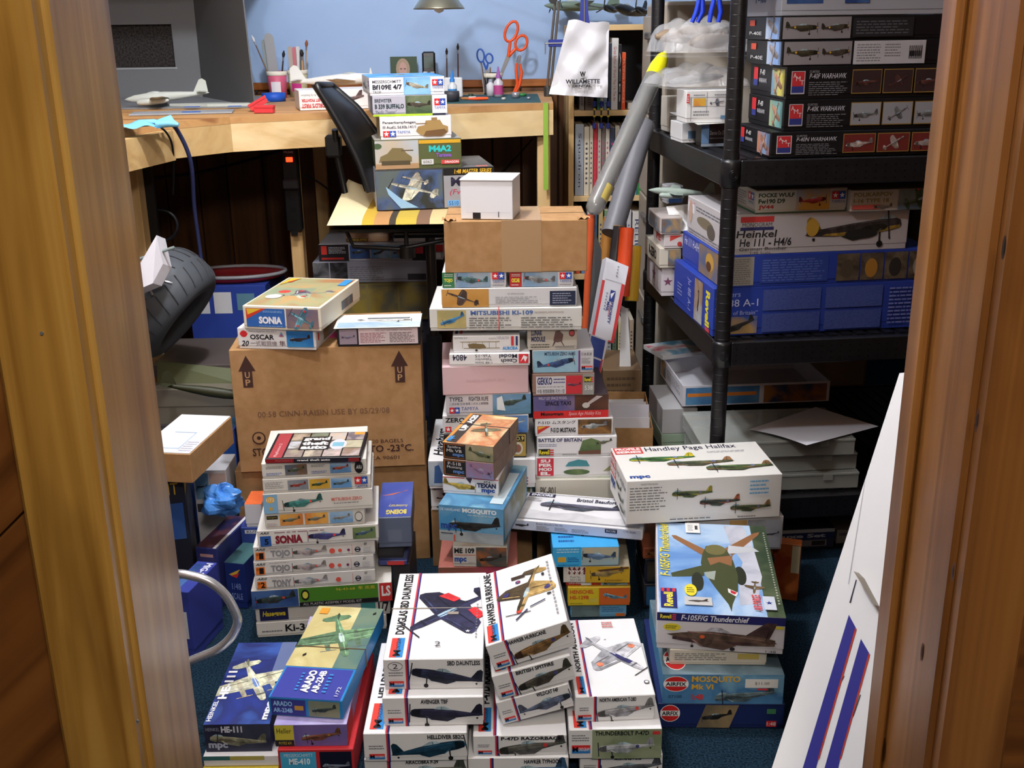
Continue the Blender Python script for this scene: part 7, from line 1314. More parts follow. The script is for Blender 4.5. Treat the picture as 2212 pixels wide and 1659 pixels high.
# ================================================================== chair loaded with kit boxes
SZ = .785
ch = empty('office_chair', (-.22, 2.90, 0)); tag(ch, 'black plastic swivel chair with striped cushion, loaded with kit boxes', 'chair')
def cp(b, nm, par=None):
    o = b.build(nm, par or ch)
    if par is None: o.location = -Vector(ch.location)
    return o
BP = C(20, 20, 22, rough=.42, spec=.5)
cx0, cx1, cy0, cy1 = at_col(718, 2.84, SZ).x, at_col(1075, 2.84, SZ).x, 2.74, 3.16
def pan(u, v): x, y = (u-.5)*2, (v-.5)*2; r_ = max(abs(x), abs(y)); return Vector(((cx0+cx1)/2+x*(cx1-cx0)/2*.96, (cy0+cy1)/2+y*(cy1-cy0)/2*.96, SZ-.028-.03*max(0, 1-r_**3)+(.0)))
q = MB(); q.grid(pan, 16, 16, BP); q.grid(lambda u, v: pan(1-u, v)+Vector((0, 0, .012)), 16, 16, BP); cp(q, 'seat_pan')
def cush_mat():
    mt = bpy.data.materials.new('striped_cushion_cloth'); mt.use_nodes = True; n, l = nodes(mt); s = n['Principled BSDF']; tc = n.new('ShaderNodeTexCoord'); sp = n.new('ShaderNodeSeparateXYZ'); rp = n.new('ShaderNodeValToRGB'); mr = n.new('ShaderNodeMapRange'); mr.inputs[1].default_value = 0; mr.inputs[2].default_value = 1; e = rp.color_ramp.elements; rp.color_ramp.interpolation = 'CONSTANT'
    e[0].position = 0; e[0].color = lin((222, 208, 166)); e[1].position = .20; e[1].color = lin((190, 156, 50))
    for pz_, c_ in ((.27, (176, 130, 80)), (.36, (60, 50, 40)), (.40, (186, 160, 60)), (.52, (120, 90, 70)), (.6, (200, 180, 130)), (.7, (150, 110, 70)), (.8, (200, 180, 90))): x = e.new(pz_); x.color = lin(c_)
    l.new(tc.outputs['Generated'], sp.inputs[0]); l.new(sp.outputs[0], rp.inputs[0]); l.new(rp.outputs[0], s.inputs['Base Color']); s.inputs['Roughness'].default_value = .9; return mt
CU = cush_mat()
def cush(u, v, s=1):
    x, y = (u-.5)*2, (v-.5)*2; e = max(0., (1-abs(x)**5)*(1-abs(y)**5)); return Vector(((cx0+cx1)/2+x*(cx1-cx0)/2, (cy0+cy1)/2+y*(cy1-cy0)/2, SZ-.0155+(.0145*e**.5 if s > 0 else -.003*e)+.06*v*max(0, (.3-u)/.3)))
q = MB(); q.grid(lambda u, v: cush(u, v), 24, 20, CU); q.grid(lambda u, v: cush(1-u, v, -1), 12, 12, CU); cp(q, 'seat_cushion')
# back shell at the left: curved plate leaning outwards
SHL = ((415, 798, 822), (350, 775, 820), (290, 746, 815), (235, 714, 775), (184, 682, 716))
def shell(u, v):
    t = v*4; i = min(int(t), 3); k = t-i; y_, l_, r_ = [SHL[i][n]*(1-k)+SHL[i+1][n]*k for n in range(3)]
    Y = 2.86+.20*u-.05*math.sin(math.pi*u); return P(l_+(r_-l_)*u, y_, Y)
q = MB(); q.grid(shell, 14, 18, BP); q.grid(lambda u, v: shell(1-u, v)+Vector((-.014, .010, 0)), 14, 18, BP)
ed = [shell(0, t/18) for t in range(19)]+[shell(t/14, 1) for t in range(1, 15)]+[shell(1, 1-t/18) for t in range(1, 19)]; q.tube(ed, .009, BP, seg=8); cp(q, 'back_shell')
q = MB(); q.tube([(cx0+.06, 3.0, SZ-.03), (cx0+.01, 3.02, SZ+.02), (cx0-.005, 3.02, SZ+.12), (cx0-.005, 3.0, SZ+.20)], .009, BP, seg=10); cp(q, 'back_bar')
q = MB(); p = P(728, 315, 3.02); q.bbox(p.x-.03, 3.0, p.z-.03, p.x+.012, 3.04, p.z+.03, C(26, 26, 28), .006); cp(q, 'adjust_knob')
colx = at_col(932, 2.94, .6).x
q = MB(); q.cyl((colx, 2.94, .12), (colx, 2.94, SZ-.05), .014, C(70, 66, 62, metal=.8, rough=.3)); cp(q, 'gas_column'); q = MB(); q.cyl((colx, 2.94, .10), (colx, 2.94, .42), .022, C(30, 30, 32, rough=.4)); cp(q, 'column_sleeve')
q = MB(); q.bbox(colx-.10, 2.86, SZ-.075, colx+.10, 3.02, SZ-.05, BP, .01); cp(q, 'seat_plate'); q = MB(); kx = at_col(878, 2.86, .70).x; q.cyl((kx, 2.86, SZ-.125), (kx, 2.86, SZ-.055), .006, BP); q.cyl((kx, 2.86, SZ-.125), (kx, 2.86, SZ-.095), .023, BP, seg=8); cp(q, 'tension_knob')
q = MB(); q.tube([(cx0+.03, 2.86, SZ-.05), (cx0+.05, 2.84, SZ-.09), (kx-.02, 2.85, SZ-.10), (kx+.1, 2.86, SZ-.08)], .006, C(40, 40, 44, rough=.3), seg=8); cp(q, 'lever')
for k in range(5):
    a = R(72*k+20); q = MB(); q.tube([(colx, 2.94, .11), (colx+.14*math.cos(a), 2.94+.14*math.sin(a), .095), (colx+.25*math.cos(a), 2.94+.25*math.sin(a), .062)], [.024, .018, .013], BP, seg=8); lg = cp(q, 'base_leg')
    q = MB(); q.cyl((colx+.25*math.cos(a)-.01*math.sin(a), 2.94+.25*math.sin(a)+.01*math.cos(a), .025), (colx+.25*math.cos(a)+.01*math.sin(a), 2.94+.25*math.sin(a)-.01*math.cos(a), .025), .0245, C(24, 24, 26)); q.build('caster', lg)
CS = Stack(SZ, 2.855, 10); GC = 'kit boxes stacked on the chair'
b = CS.box('large dark kit box with white twin-plane painting lying on the chair cushion', 815, 1068, 369, d=.26, col=(60, 56, 54), group=GC); f = b.F; f.rect(.0, .02, .56, .98, ART((50, 54, 50), (90, 100, 100), (70, 90, 130), 12)); q = f.pic(); q.top(.32, .52, .4, (206, 204, 190), ang=165, sq=.55, skew=.3); q.top(.33, .75, .22, (200, 196, 176), ang=165, sq=.55, skew=.3); q.poly([(.08, .6), (.2, .3), (.35, .05), (.2, .05), (.1, .4)], (150, 190, 226)); q.done(); f.rect(.57, .02, 1, .82, (150, 150, 156)); f.rect(.57, .84, 1, 1, (24, 24, 26)); f.txt('1:48 MASTER SERIES', .66, .86, .98, .97, (226, 180, 50), shear=.2, bold=.02); f.txt('MISTEL', .63, .55, 1.0, .78, (40, 36, 60), bold=.03); f.txt('(Fw190F-8', .62, .3, .95, .48, (176, 50, 80), shear=.2); f.rect(.6, .06, .7, .2, (110, 170, 226)); f.txt('5510', .61, .08, .69, .18, (20, 40, 90)); b.T.rect(0, 0, 1, 1, ART((110, 110, 110), (80, 80, 80), None, 6)); b.T.rect(.86, .04, .96, .14, (200, 110, 100)); b.L.rect(0, 0, 1, 1, (206, 206, 214))
b = CS.box('olive kit box with tank in the desert on its end', 812, 998, 304, Y=2.86, d=.24, yaw=10, col=(86, 92, 56), group=GC); f = b.F; q = f.pic(); q.rect(0, .02, .5, .98, ART((170, 180, 190), (190, 170, 140), None, 6)); q.rect(0, .02, .5, .2, (170, 136, 100)).poly([(.04, .25), (.06, .45), (.14, .55), (.2, .74), (.32, .72), (.36, .55), (.42, .42), (.42, .25)], (120, 106, 70)).rect(.07, .15, .4, .3, (80, 70, 50)).rect(.3, .62, .44, .66, (90, 80, 56)); q.ell(.03, .8, .05, .1, (70, 90, 60)); q.done(); f.rect(.505, .85, .99, .97, (206, 160, 40)); f.txt('M4A2', .62, .56, .88, .78, (50, 190, 190), bold=.05); f.txt('Tarawa', .70, .38, .88, .52, (130, 90, 180), bold=.04); f.rect(.53, .14, .67, .32, (206, 206, 206)); f.txt('6062', .55, .18, .65, .28, (60, 60, 60)); f.rect(.76, .14, .97, .28, (200, 70, 70)); f.txt('DRAGON', .80, .17, .96, .25, (235, 230, 230), bold=.02); b.T.rect(0, 0, 1, 1, (150, 146, 136))
b = CS.box('white kit box with tan tank on its end', 822, 976, 253, Y=2.87, d=.23, yaw=9, col=(226, 224, 224), group=GC); f = b.F; f.txt('Panzerkampfwagen', .04, .66, .5, .8, (50, 46, 60), bold=.02); f.txt('III Ausf.L Sd.Kfz.141/1', .04, .48, .5, .6, (60, 56, 70), bold=.02); q = f.pic('brand_mark'); q.rect(.04, .12, .13, .38, (205, 40, 45)).rect(.13, .12, .22, .38, (40, 80, 170)); q.star(.085, .25, .04, (240, 240, 240)); q.star(.175, .25, .04, (240, 240, 240)); q.done(); f.txt('TAMIYA', .24, .26, .42, .38, (70, 110, 190)); q = f.pic(); q.poly([(.5, .35), (.53, .55), (.62, .6), (.64, .8), (.84, .82), (.88, .6), (.95, .52), (.95, .3), (.88, .12), (.64, .1), (.55, .2)], (160, 130, 80)).poly([(.6, .12), (.64, .34), (.9, .42), (.94, .28), (.86, .1)], (110, 80, 50)).rect(.5, .66, .66, .69, (130, 100, 60)).poly([(.72, .82), (.72, .92), (.8, .93), (.8, .82)], (150, 120, 76)); q.done(); b.L.rect(0, 0, 1, 1, (206, 180, 130))
b = CS.box('grey kit box with olive plane panel and lime stripe on the chair stack', 806, 966, 208, Y=2.875, d=.22, yaw=10, col=(176, 174, 186), group=GC); f = b.F; f.txt('BREWSTER', .03, .68, .26, .86, (40, 56, 60), bold=.03); f.txt('B 339 BUFFALO', .03, .36, .42, .6, (30, 50, 56), bold=.04); f.txt('"Pacific Theater"', .03, .14, .32, .3, (50, 70, 76), shear=.2); f.rect(.0, 0, .8, .1, (160, 190, 40)); f.rect(.44, .12, .8, .99, ART((60, 80, 56), (110, 120, 90))); f.pic().side(.62, .55, .32, (70, 60, 50), gear=False, ang=-3).done(); f.rect(.8, .1, 1, 1, (222, 222, 228)); stars_logo(f, .83, .3, .98, .82); f.rect(.8, 0, .98, .1, (30, 30, 50)); b.L.rect(.5, .1, .95, .9, ART((150, 150, 166), (120, 120, 140)))
b = CS.box('white kit box with blue sky lid and yellow-nosed fighter panel, top of chair stack', 799, 961, 168, Y=2.875, yaw=12, d=.22, col=(226, 226, 230), group=GC); f = b.F; f.txt('MESSERSCHMITT', .04, .68, .42, .84, (40, 36, 50), bold=.01); f.txt('Bf109E 4/7', .04, .32, .43, .6, (30, 28, 44), bold=.04); f.txt('TROP', .04, .14, .15, .26, (40, 36, 50)); f.rect(.45, .02, .81, .98, ART((60, 130, 200), (140, 190, 226), None, 8)); f.pic().side(.63, .5, .3, (150, 146, 130), gear=False, ang=-14, spot=(206, 170, 40)).done(); stars_logo(f, .83, .34, .98, .84); f.fine(.85, .1, .97, .2, 1); f = b.T; f.rect(.0, .0, .99, 1, ART((60, 130, 206), (150, 196, 230), (90, 160, 220), 6)); f.pic('lid_picture').top(.5, .6, .5, (170, 160, 120), ang=160, sq=.6).done(); f = b.L; stars_logo(f, .82, .34, .95, .8); f.pic().side(.3, .5, .3, (120, 130, 130), gear=False).done(); f.pic().side(.6, .4, .2, (90, 100, 100), gear=False).done()

# ================================================================== under the workbench
GU = 'kit boxes stacked under the workbench'
Us = Stack(0, 3.42)
b = Us.box('dark blue kit box with black bomber at the bottom under the workbench', 748, 940, 645, Y=3.42, d=.26, h=.34, col=(50, 60, 90), group=GU); f = b.F; f.rect(.02, .76, .98, .97, ART((70, 80, 110), (100, 110, 130), None, 8)); f.pic().side(.55, .87, .7, (26, 26, 30), gear=False, kind='bomber').done()
b = Us.box('yellow-toned kit box with gun-crew photos under the workbench', 728, 930, 610, Y=3.41, d=.26, col=(150, 140, 90), group=GU); f = b.F
for i in range(3): f.rect(.02+.33*i, .08, .33+.33*i, .92, ART((170, 150, 70), (110, 110, 96), None, 12))
b = Us.box('grey kit box with black photo end and text panel under the workbench', 678, 926, 567, Y=3.40, d=.26, col=(150, 152, 166), group=GU); f = b.F; f.rect(0, .02, .14, .98, ART((40, 40, 44), (120, 120, 124), None, 20)); f.rect(.15, .02, .3, .98, ART((30, 30, 34), (90, 90, 96), None, 20)); f.fine(.32, .1, .62, .8, 7); f.rect(.82, .1, .98, .4, (60, 60, 70))
b = Us.box('long kit box with three blue flight pictures under the workbench', 690, 958, 528, Y=3.41, d=.27, col=(170, 172, 180), group=GU); f = b.F; f.rect(0, .02, .24, .98, (30, 26, 30)); f.rect(.02, .4, .065, .9, (190, 50, 40)); f.fine(.08, .45, .22, .85, 5, (190, 190, 196)); f.rect(.02, .1, .2, .22, (176, 44, 40)); thumb(f, .25, .15, .41, .92, SKYD, (60, 70, 70)); thumb(f, .42, .15, .57, .92, SKY, (70, 70, 80), ang=20); thumb(f, .58, .15, .74, .92, SKY, (110, 90, 110), ang=12); f.rect(.75, .03, .9, .97, (24, 24, 30)); f.rect(.77, .4, .84, .8, (190, 50, 60)); f.rect(.91, .5, 1, .9, (176, 40, 44)); f.rect(.92, .1, .98, .45, (206, 206, 206))
zu = Us.z
b = Stack(zu).box('small kit box with yellow lettering on the long box under the chair', 746, 840, 505, Y=3.43, d=.2, col=(140, 110, 90), group=GU); b.F.rect(.03, .1, .52, .45, (40, 38, 30)); b.F.txt('MOSQUITO', .06, .15, .5, .4, (206, 180, 50), bold=.03); b.F.rect(.54, .1, .97, .9, ART((170, 130, 90), (190, 170, 150)))
b = Stack(zu).box('plain white kit box on the long box behind the chair column', 850, 962, 500, Y=3.43, d=.2, col=(206, 206, 208), group=GU); b.F.fine(.2, .3, .8, .6, 3)
# power strip on the wooden upright
p = P(633, 405, 3.345); rt = empty('power_strip', (p.x, 3.335, p.z)); tag(rt, 'black power strip with glowing red switch on a wooden upright', 'power strip'); zt_ = P(628, 318, 3.33).z-p.z; zb_ = P(632, 498, 3.33).z-p.z; PB = C(22, 22, 26, rough=.4)
q = MB(); q.bbox(-.024, -.018, zb_, .024, .014, zt_, PB, .004); q.build('strip_body', rt)
fp = Face(rt, (-.024, -.018, zb_), (1, 0, 0), (0, 0, 1), .048, zt_-zb_); fp.txt('PRIME', .2, .935, .8, .96, (190, 190, 196), bold=.02)
q = MB(); q.bbox(-.009, -.023, zt_-.042, .011, -.0182, zt_-.028, C(255, 50, 20, emit=4), .001); q.build('switch', rt); q = MB(); q.bbox(-.02, -.05, zt_-.12, .028, -.0185, zt_-.092, C(56, 56, 62, rough=.4), .004); q.build('plug', rt)
for k in range(4): q = MB(); q.box(-.01, -.0186, zt_-.16-.035*k, .01, -.0182, zt_-.145-.035*k, C(8, 8, 10)); q.build('outlet', rt)
# cords
def cord(label, pts, r, m, nm='electric_cable', grp=None):
    q = MB(); pp = [Vector(p) for p in pts]; sm = []
    for i in range(len(pp)-1):
        a, b_, c_, d_ = pp[max(i-1, 0)], pp[i], pp[i+1], pp[min(i+2, len(pp)-1)]
        for k in range(6):
            t = k/6; sm.append(.5*((2*b_)+(c_-a)*t+(2*a-5*b_+4*c_-d_)*t*t+(3*b_-a-3*c_+d_)*t**3))
    sm.append(pp[-1]); q.tube(sm, r, m, seg=6); o = q.build(nm); tag(o, label, 'cord', grp); return o
CBK = C(18, 18, 22, rough=.5)
cord('thick dark blue braided air hose hanging over the workbench corner', [desk_at(335, 2.80, DT+.006), desk_at(362, 2.78, DT+.008), P(385, 285, 2.83), P(412, 350, 2.86), P(420, 450, 2.9), P(432, 540, 2.92), P(440, 600, 2.92)], .0055, C(34, 40, 80, rough=.7), 'air_hose')
cord('thin black cord looping over the workbench corner', [desk_at(300, 2.72, DT+.003), desk_at(335, 2.74, DT+.004), P(362, 290, 2.80), P(374, 330, 2.84), P(374, 420, 2.9)], .0028, CBK)
cord('black cable sagging under the bench to the power strip', [P(330, 385, 3.3), P(430, 372, 3.5), P(540, 345, 3.45), P(612, 322, 3.34)], .005, CBK)
cord('thin cord running from the plug to behind the chair', [P(655, 378, 3.30), P(690, 395, 3.4), P(730, 425, 3.5), P(760, 440, 3.6)], .003, CBK)
cord('black hose coil standing under the left of the workbench', [P(345+38*math.cos(R(a)), 488+34*math.sin(R(a)), 3.0) for a in range(200, 520, 20)], .005, CBK, 'hose_coil')
cord('thin diagonal cord on the wall panelling right of the chair', [P(1150, 300, 3.95), P(1110, 345, 3.95), P(1070, 385, 3.95)], .003, CBK)
# ================================================================== clutter at the left
# light blue glove on the bench
q = MB(); gl = C(120, 190, 220, rough=.5); base = desk_at(300, 2.70, DT+.001); rt = empty('rubber_glove', base, (0, 0, R(10))); tag(rt, 'light blue rubber glove lying on the workbench corner', 'glove')
q = MB(); q.grid(lambda u, v: Vector(((u-.5)*.11, (v-.5)*.07, .004+.012*math.sin(math.pi*u)*math.sin(math.pi*v)+.004*math.sin(11*u+3*v))), 12, 8, gl); q.build('palm', rt)
for k in range(4): q = MB(); q.tube([(.045, -.025+.016*k, .008), (.075, -.03+.018*k, .010+.003*k), (.098-.006*k, -.034+.02*k, .007)], [.009, .008, .005], gl, seg=8); q.build('finger', rt)
q = MB(); q.tube([(.0, .03, .008), (.03, .05, .008), (.05, .052, .006)], [.009, .008, .005], gl, seg=8); q.build('thumb', rt)
# stack that carries the tyre
LS = Stack(0, 2.66)
b = LS.box('dark storage carton on the floor under the model tyre pile', 330, 560, 1010, Y=2.62, d=.42, h=.28, col=(70, 66, 70), name='storage_carton', cat='carton', lid=1); b.root.children[0].name = 'carton_body'; b.F.rect(.1, .2, .9, .8, (40, 56, 110))
b = LS.box('flat grey-brown board pile under the tyre', 330, 535, 842, Y=2.62, d=.40, col=(110, 104, 92), name='board_pile', cat='boards', lid=.5)
b = LS.box('dull striped parts tray behind the olive model', 330, 530, 790, Y=2.72, d=.26, col=(84, 76, 74), name='parts_tray', cat='tray', lid=.5); b.F.rect(.45, .1, .9, .8, ART((120, 80, 70), (90, 100, 110), None, 40))
tyz = LS.z
tc0 = P(354, 664, 2.68)+Vector((0, 0, .012)); rt = empty('spare_wheel', tc0, Vector((.78, -.12, -.62)).to_track_quat('Z', 'Y').to_euler()); tag(rt, 'large dark grey rubber tyre with block tread under the workbench', 'tyre')
RB = C(70, 74, 80, rough=.55); RB2 = C(46, 48, 54, rough=.6)
prof = []
for k in range(25):
    a = 2*math.pi*k/24; prof.append((.105+.042*math.cos(a)*(1 if math.cos(a) > 0 else .8), .072*math.copysign(abs(math.sin(a))**.8, math.sin(a))))
q = MB(); q.lathe(prof, RB, None, 48); q.build('tyre_body', rt)
for k in range(26):
    a0 = 2*math.pi*k/26
    for (sg, off) in ((1, 0), (-1, .12)):
        q = MB(); pts = []
        for t in range(5):
            zz_ = sg*(.006+.052*t/4); rr = .105+.042*math.sqrt(max(0, 1-(abs(zz_)/.073)**2.4))+.0006; a = a0+off+.05*t/4*2; pts.append(Vector((rr*math.cos(a), rr*math.sin(a), zz_)))
        q.tube(pts, .0016, RB2, seg=5); q.build('tread_groove', rt)
q = MB(); q.cyl((0, 0, -.03), (0, 0, .03), .068, C(120, 124, 130, metal=.5, rough=.4), seg=28); q.build('hub', rt)
# white foam block and metal clips upon the tyre
f, rt = slab_box('white foam block with torn side leaning on the tyre', ((262, 640), (330, 612), (352, 570), (338, 508)), 2.46, 2.50, .045, C(216, 214, 222, rough=.7), nm='foam_block', cat='foam block')
q = MB(); a = P(300, 560, 2.50); c_ = P(377, 534, 2.52); q.tube([a, c_], .004, C(120, 130, 130, rough=.4), seg=6); o = q.build('plastic_rod'); tag(o, 'grey plastic rod sticking out beside the foam block', 'rod')
rt = empty('metal_clip', P(345, 610, 2.52)); tag(rt, 'shiny metal clip resting on the tyre', 'clip'); q = MB(); q.tube([(-.03, 0, -.01), (0, 0, .006), (.02, 0, .0), (.028, .004, -.004)], .004, STL, seg=8); q.build('clip_body', rt); q = MB(); q.tube([(-.02, 0, -.03), (-.028, 0, -.015), (-.018, 0, -.004)], .004, STL, seg=8); q.build('spring_arm', rt)
# red-edged sled under the bench
p = P(510, 590, 3.40); rt = empty('toy_sled', p, (R(0), R(0), R(4))); tag(rt, 'red toy sled with grey rim lying under the workbench', 'sled'); q = MB(); q.lathe([(.001, -.02), (.12, -.018), (.15, -.004), (.148, .004), (.12, -.006), (.001, -.008)], C(150, 34, 40, rough=.4), Matrix.Diagonal((1.05, .6, 1, 1)), 32); q.build('sled_shell', rt); q = MB(); q.tube([(.157*math.cos(R(a)), .09*math.sin(R(a)), .004) for a in range(0, 360, 12)], .006, C(140, 140, 144, rough=.4), seg=8, closed=True); q.build('rim', rt)
b = Stack(0).box('blue kit box with white panels under the toy sled', 440, 600, 618, Y=3.30, d=.3, h=P(520, 618, 3.30).z, col=(44, 66, 150), group=GU); f = b.F; f.rect(.1, .82, .26, .96, (206, 206, 210)); f.rect(.32, .82, .55, .96, (206, 206, 210)); f.rect(.62, .84, .85, .95, (90, 130, 150))
# olive model fuselage and white card in front of the tyre
aircraft('olive drab model fuselage with tall fin lying on the board pile', P(452, 846, 2.53), (R(4), R(-12), R(-172)), .215, C(46, 48, 28, rough=.5), canopy=False, wings=False)
q = MB(); q.prism([P(340, 782, 2.70), P(520, 800, 2.70), P(520, 832, 2.66), P(340, 850, 2.66)], (0, 0, .003), C(84, 88, 60, rough=.5)); o = q.build('model_wing'); tag(o, 'broad olive drab model wing lying behind the fuselage', 'model part')
f, rt = slab_box('white card edge showing behind the olive model', ((400, 830), (525, 815), (520, 780), (398, 798)), 2.74, 2.76, .002, C(214, 214, 220), nm='white_card', cat='card')
# open brown tray with white instruction sheets
T0 = Stack(0, 1.95)
s_ = Stack(0, 2.20)
b = s_.box('dark kit box with yellow edge under the white-topped tray', 300, 430, 1035, Y=2.12, d=.26, h=P(370, 1035, 2.12).z, col=(30, 32, 44), yaw=14); b.Rr.rect(.0, .85, 1, .98, (190, 150, 40)); b.Rr.rect(.05, .5, .95, .8, ART((40, 80, 150), (90, 110, 130))); b.F.rect(.3, .55, .95, .8, ART((40, 80, 150), (70, 90, 110))); b.F.txt('KIT', .6, .86, .9, .94, (200, 160, 40))
zt_ = s_.z
b = s_.box('kraft kit tray heaped with white instruction sheets', 300, 417, 977, Y=2.11, yk=896, yaw=-8, col=KRAFT, name='kit_tray', lid=1); q = MB(); q.box(-b.w/2+.002, -b.d/2+.002, b.h, b.w/2-.002, b.d/2-.002, b.h+.002, C(232, 232, 236)); q.build('instruction_sheet', b.root); b.T.k = .0025; q = b.T.pic('outline_print'); q.rect(.3, .1, .72, .12, (170, 190, 210)).rect(.3, .5, .72, .52, (170, 190, 210)).rect(.7, .1, .72, .5, (170, 190, 210)); q.done(); b.T.fine(.74, .04, .97, .3, 5, (190, 190, 206))
GLb = 'blue kit boxes heaped along the left wall'
b = Stack(0).box('blue kit box with aircraft-carrier picture and pale rim', 430, 530, 925, Y=2.51, d=.09, h=P(480, 925, 2.52).z, col=(44, 76, 170), yaw=0, group=GLb); f = b.F; f.rect(.02, .6, .97, .98, ART((50, 110, 190), (30, 60, 140), None, 12)); f.rect(.02, .3, .97, .58, ART((30, 40, 60), (70, 90, 120), None, 14)); b.T.rect(.03, .03, .97, .97, ART((30, 70, 90), (40, 90, 160)))
b = Stack(0).box('white kit box with two aircraft photos in the left heap', 440, 510, 1012, Y=2.35, d=.10, h=P(480, 1012, 2.36).z, col=(200, 200, 206), group=GLb); f = b.F; thumb(f, .05, .72, .45, .97, ART((110, 150, 180), (80, 120, 150)), (40, 50, 60)); thumb(f, .5, .72, .97, .97, ART((190, 160, 150), (206, 180, 170)), (90, 100, 100)); f.rect(.05, .6, .97, .68, (60, 60, 66)); f.txt('KIT', .5, .62, .9, .66, (226, 226, 226))
# crumpled blue bag
bc0 = P(482, 1098, 2.20); rt = empty('plastic_bag', bc0); tag(rt, 'crumpled light blue plastic bag tucked between the left boxes', 'bag')
def crump(u, v):
    a = 2*math.pi*u; b_ = math.pi*v; r_ = .04*(1+.20*math.sin(2*a+3*b_)+.12*math.sin(5*a-4*b_)+.05*math.sin(9*b_+2*a)); return Vector((r_*math.sin(b_)*math.cos(a)*1.15, r_*math.sin(b_)*math.sin(a)*.9, r_*math.cos(b_)*.8+.02))
q = MB(); q.grid(crump, 26, 16, C(70, 130, 206, rough=.35), smooth=False); q.build('bag_film', rt)
# long boxes lying front to back
def longbox(label, xl, xr, yt, yb, d, yaw, col, h0=None):
    s = Stack(0); return s.box(label, xl, xr, yt, Y=G(xl, yb, 0).y, d=d, yaw=yaw, col=col, group=GLb)
b = longbox('long navy kit box with white letters lying beside the chrome hoop', 380, 424, 1275, 1420, .13, -12, (56, 66, 150)); b.T.txt('MiG-21', .55, .5, .9, .95, (220, 224, 240), rot=-90, bold=.03); b.T.rect(.1, .1, .45, .9, SKYD); b.F.rect(.05, .3, .8, .7, (206, 206, 210))
b = longbox('long shrink-wrapped kit box with star-night jet lid and white edge', 436, 482, 1182, 1308, .17, -12, (50, 56, 120)); b.T.rect(.02, .02, .78, .98, ART((26, 28, 70), (44, 50, 100), (90, 50, 60), 12)); b.T.rect(.8, 0, .94, 1, (216, 216, 222)); b.F.rect(.2, .3, .8, .9, (190, 150, 150)); b.F.txt('1:32', .3, .35, .7, .5, (60, 50, 60), bold=.02); b.F.rect(.2, .55, .8, .85, (60, 60, 120))
b = longbox('dark blue kit box lettered one forty-eight scale in the left heap', 494, 536, 1215, 1312, .10, -12, (28, 44, 110)); f = b.F; f.txt('1/48', .3, .42, .75, .56, (120, 140, 200)); f.txt('SCALE', .25, .2, .8, .34, (110, 130, 190), bold=.02); q = f.pic('emblem'); q.poly([(.2, .75), (.8, .88), (.5, .7)], (200, 170, 60)).poly([(.3, .72), (.75, .8), (.6, .68)], (190, 50, 50)); q.done(); b.T.rect(0, 0, 1, 1, ART((50, 84, 96), (70, 110, 110), None, 6))
b = Stack(0).box('white kit box with green stripe at the doorway edge of the heap', 330, 394, 1165, Y=1.83, d=.08, h=P(370, 1165, 1.83).z, yaw=12, col=(206, 208, 206), group=GLb); b.F.rect(0, .84, 1, .88, (40, 120, 90)); b.F.rect(.2, .5, .7, .75, (110, 140, 130)); b.T.rect(.1, .1, .9, .9, ART((60, 130, 180), (206, 206, 210), None, 4))
# chrome hoop
q = MB(); cc = [(392, 1240), (410, 1243), (450, 1255), (485, 1283), (507, 1320), (513, 1345), (500, 1375), (470, 1402), (430, 1420), (400, 1432)]
hp = []
for i, (px, py) in enumerate(cc): hp.append(P(px, py, 1.75))
z0 = min(p.z for p in hp)
sm = []
for i in range(len(hp)-1):
    a, b_, c_, d_ = hp[max(i-1, 0)], hp[i], hp[i+1], hp[min(i+2, len(hp)-1)]
    for k in range(6): t = k/6; sm.append(.5*((2*b_)+(c_-a)*t+(2*a-5*b_+4*c_-d_)*t*t+(3*b_-a-3*c_+d_)*t**3))
sm.append(hp[-1]); back = sm[-1]+Vector((-.10, .02, -.0)); frt = sm[0]+Vector((-.10, .02, 0)); sm = [frt]+sm+[back]+[back+Vector((-.02, .03, .06)), frt+Vector((-.02, .02, -.04))]
q.tube(sm, .0085, C(206, 208, 214, metal=.75, rough=.25), seg=14, closed=True); o = q.build('chrome_tube_hoop'); tag(o, 'bent chrome tube hoop leaning by the door frame', 'tube frame')
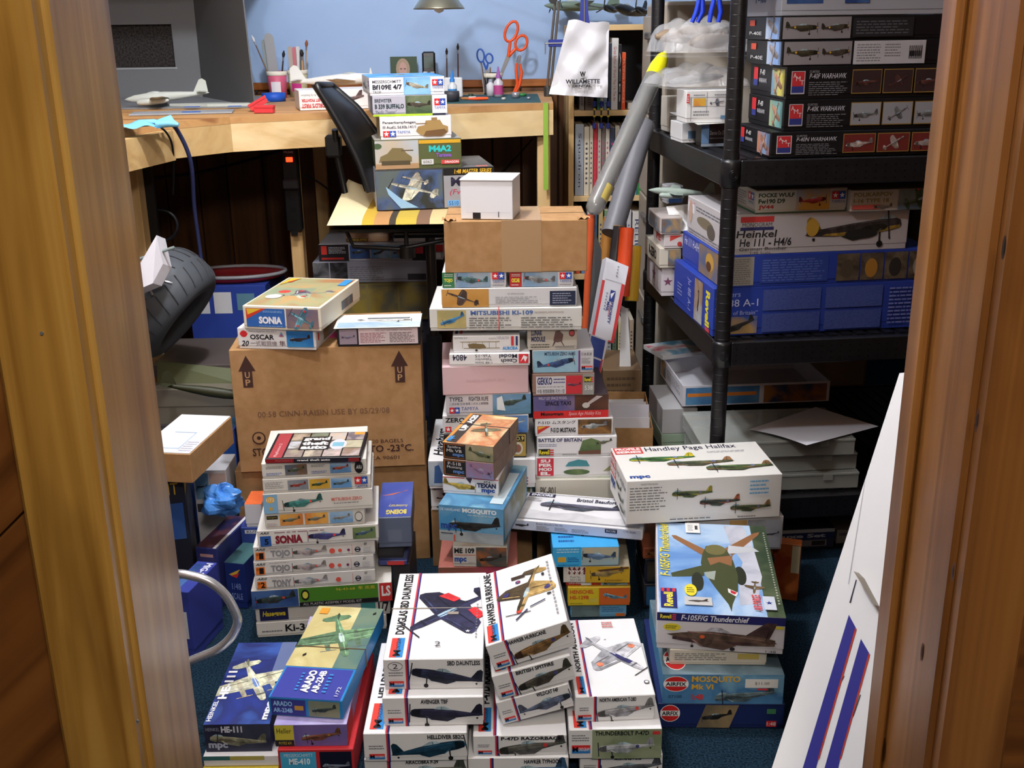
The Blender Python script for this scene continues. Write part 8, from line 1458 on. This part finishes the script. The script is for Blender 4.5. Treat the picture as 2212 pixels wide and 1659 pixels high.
# neighbours of the tower: orange lid, blue upside-down boxes
GX = 'kit boxes beside the tall tower'
s_ = Stack(0)
b = s_.box('blue kit box with white letters left of the tower', 532, 575, 1140, Y=2.275, d=.07, h=P(550, 1140, 2.275).z, col=(50, 70, 150), group=GX); b.F.rect(.2, .9, .9, .96, (220, 220, 226)); b.F.txt('KUT', .3, .91, .8, .95, (60, 60, 110), bold=.02)
b = s_.box('white kit box with bright orange lid left of the tower', 532, 568, 1090, Y=2.275, d=.075, col=(214, 212, 220), group=GX); b.T.rect(0, .0, 1, 1, ART((222, 110, 60), (206, 90, 50)))
s_ = Stack(0)
b = s_.box('dark carton end under the blue boxes right of the tower', 853, 890, 1300, Y=2.13, d=.16, h=.13, col=(60, 58, 62), group=GX)
b = s_.box('blue kit box with red letter corner right of the tower', 818, 880, 1262, Y=2.12, d=.17, col=(60, 70, 130), group=GX); b.T.rect(.04, .04, .96, .96, ART((60, 70, 120), (100, 110, 150))); b.F.rect(.3, .1, .9, .9, (196, 60, 60))
b = s_.box('grey spacer carton between the two blue boxes right of the tower', 818, 872, 1175, Y=2.13, d=.16, col=(54, 52, 56), group=GX)
b = s_.box('blue kit box with orange jet and upside-down yellow title right of the tower', 818, 891, 1119, Y=2.11, d=.19, col=(96, 106, 130), group=GX, yaw=3); f = b.T; f.rect(.02, .02, .98, .98, ART((60, 76, 150), (100, 116, 176), (70, 84, 160), 6)); f.pic('lid_picture').poly([(.05, .6), (.8, .72), (.85, .75), (.4, .62)], (206, 110, 70)).done(); f.txt('BOEING', .25, .08, .85, .2, (214, 196, 70), rot=180, bold=.04); f.txt('Anniversary', .3, .26, .88, .36, (214, 196, 70), rot=180, shear=.2)
b.F.rect(.3, .2, .7, .6, (110, 120, 140))
# grey-green model on the lower-middle shelf
aircraft('pale grey-green twin-engine model airframe on the shelf heap', P(1465, 425, 2.80)+Vector((0, 0, .012)), (R(0), R(4), R(-6)), .17, C(150, 164, 156, rough=.45), canopy=False, jets=1)
# elastic and slack items near the chair column
flush_text()
for w_ in WARN: print('WARN', w_)
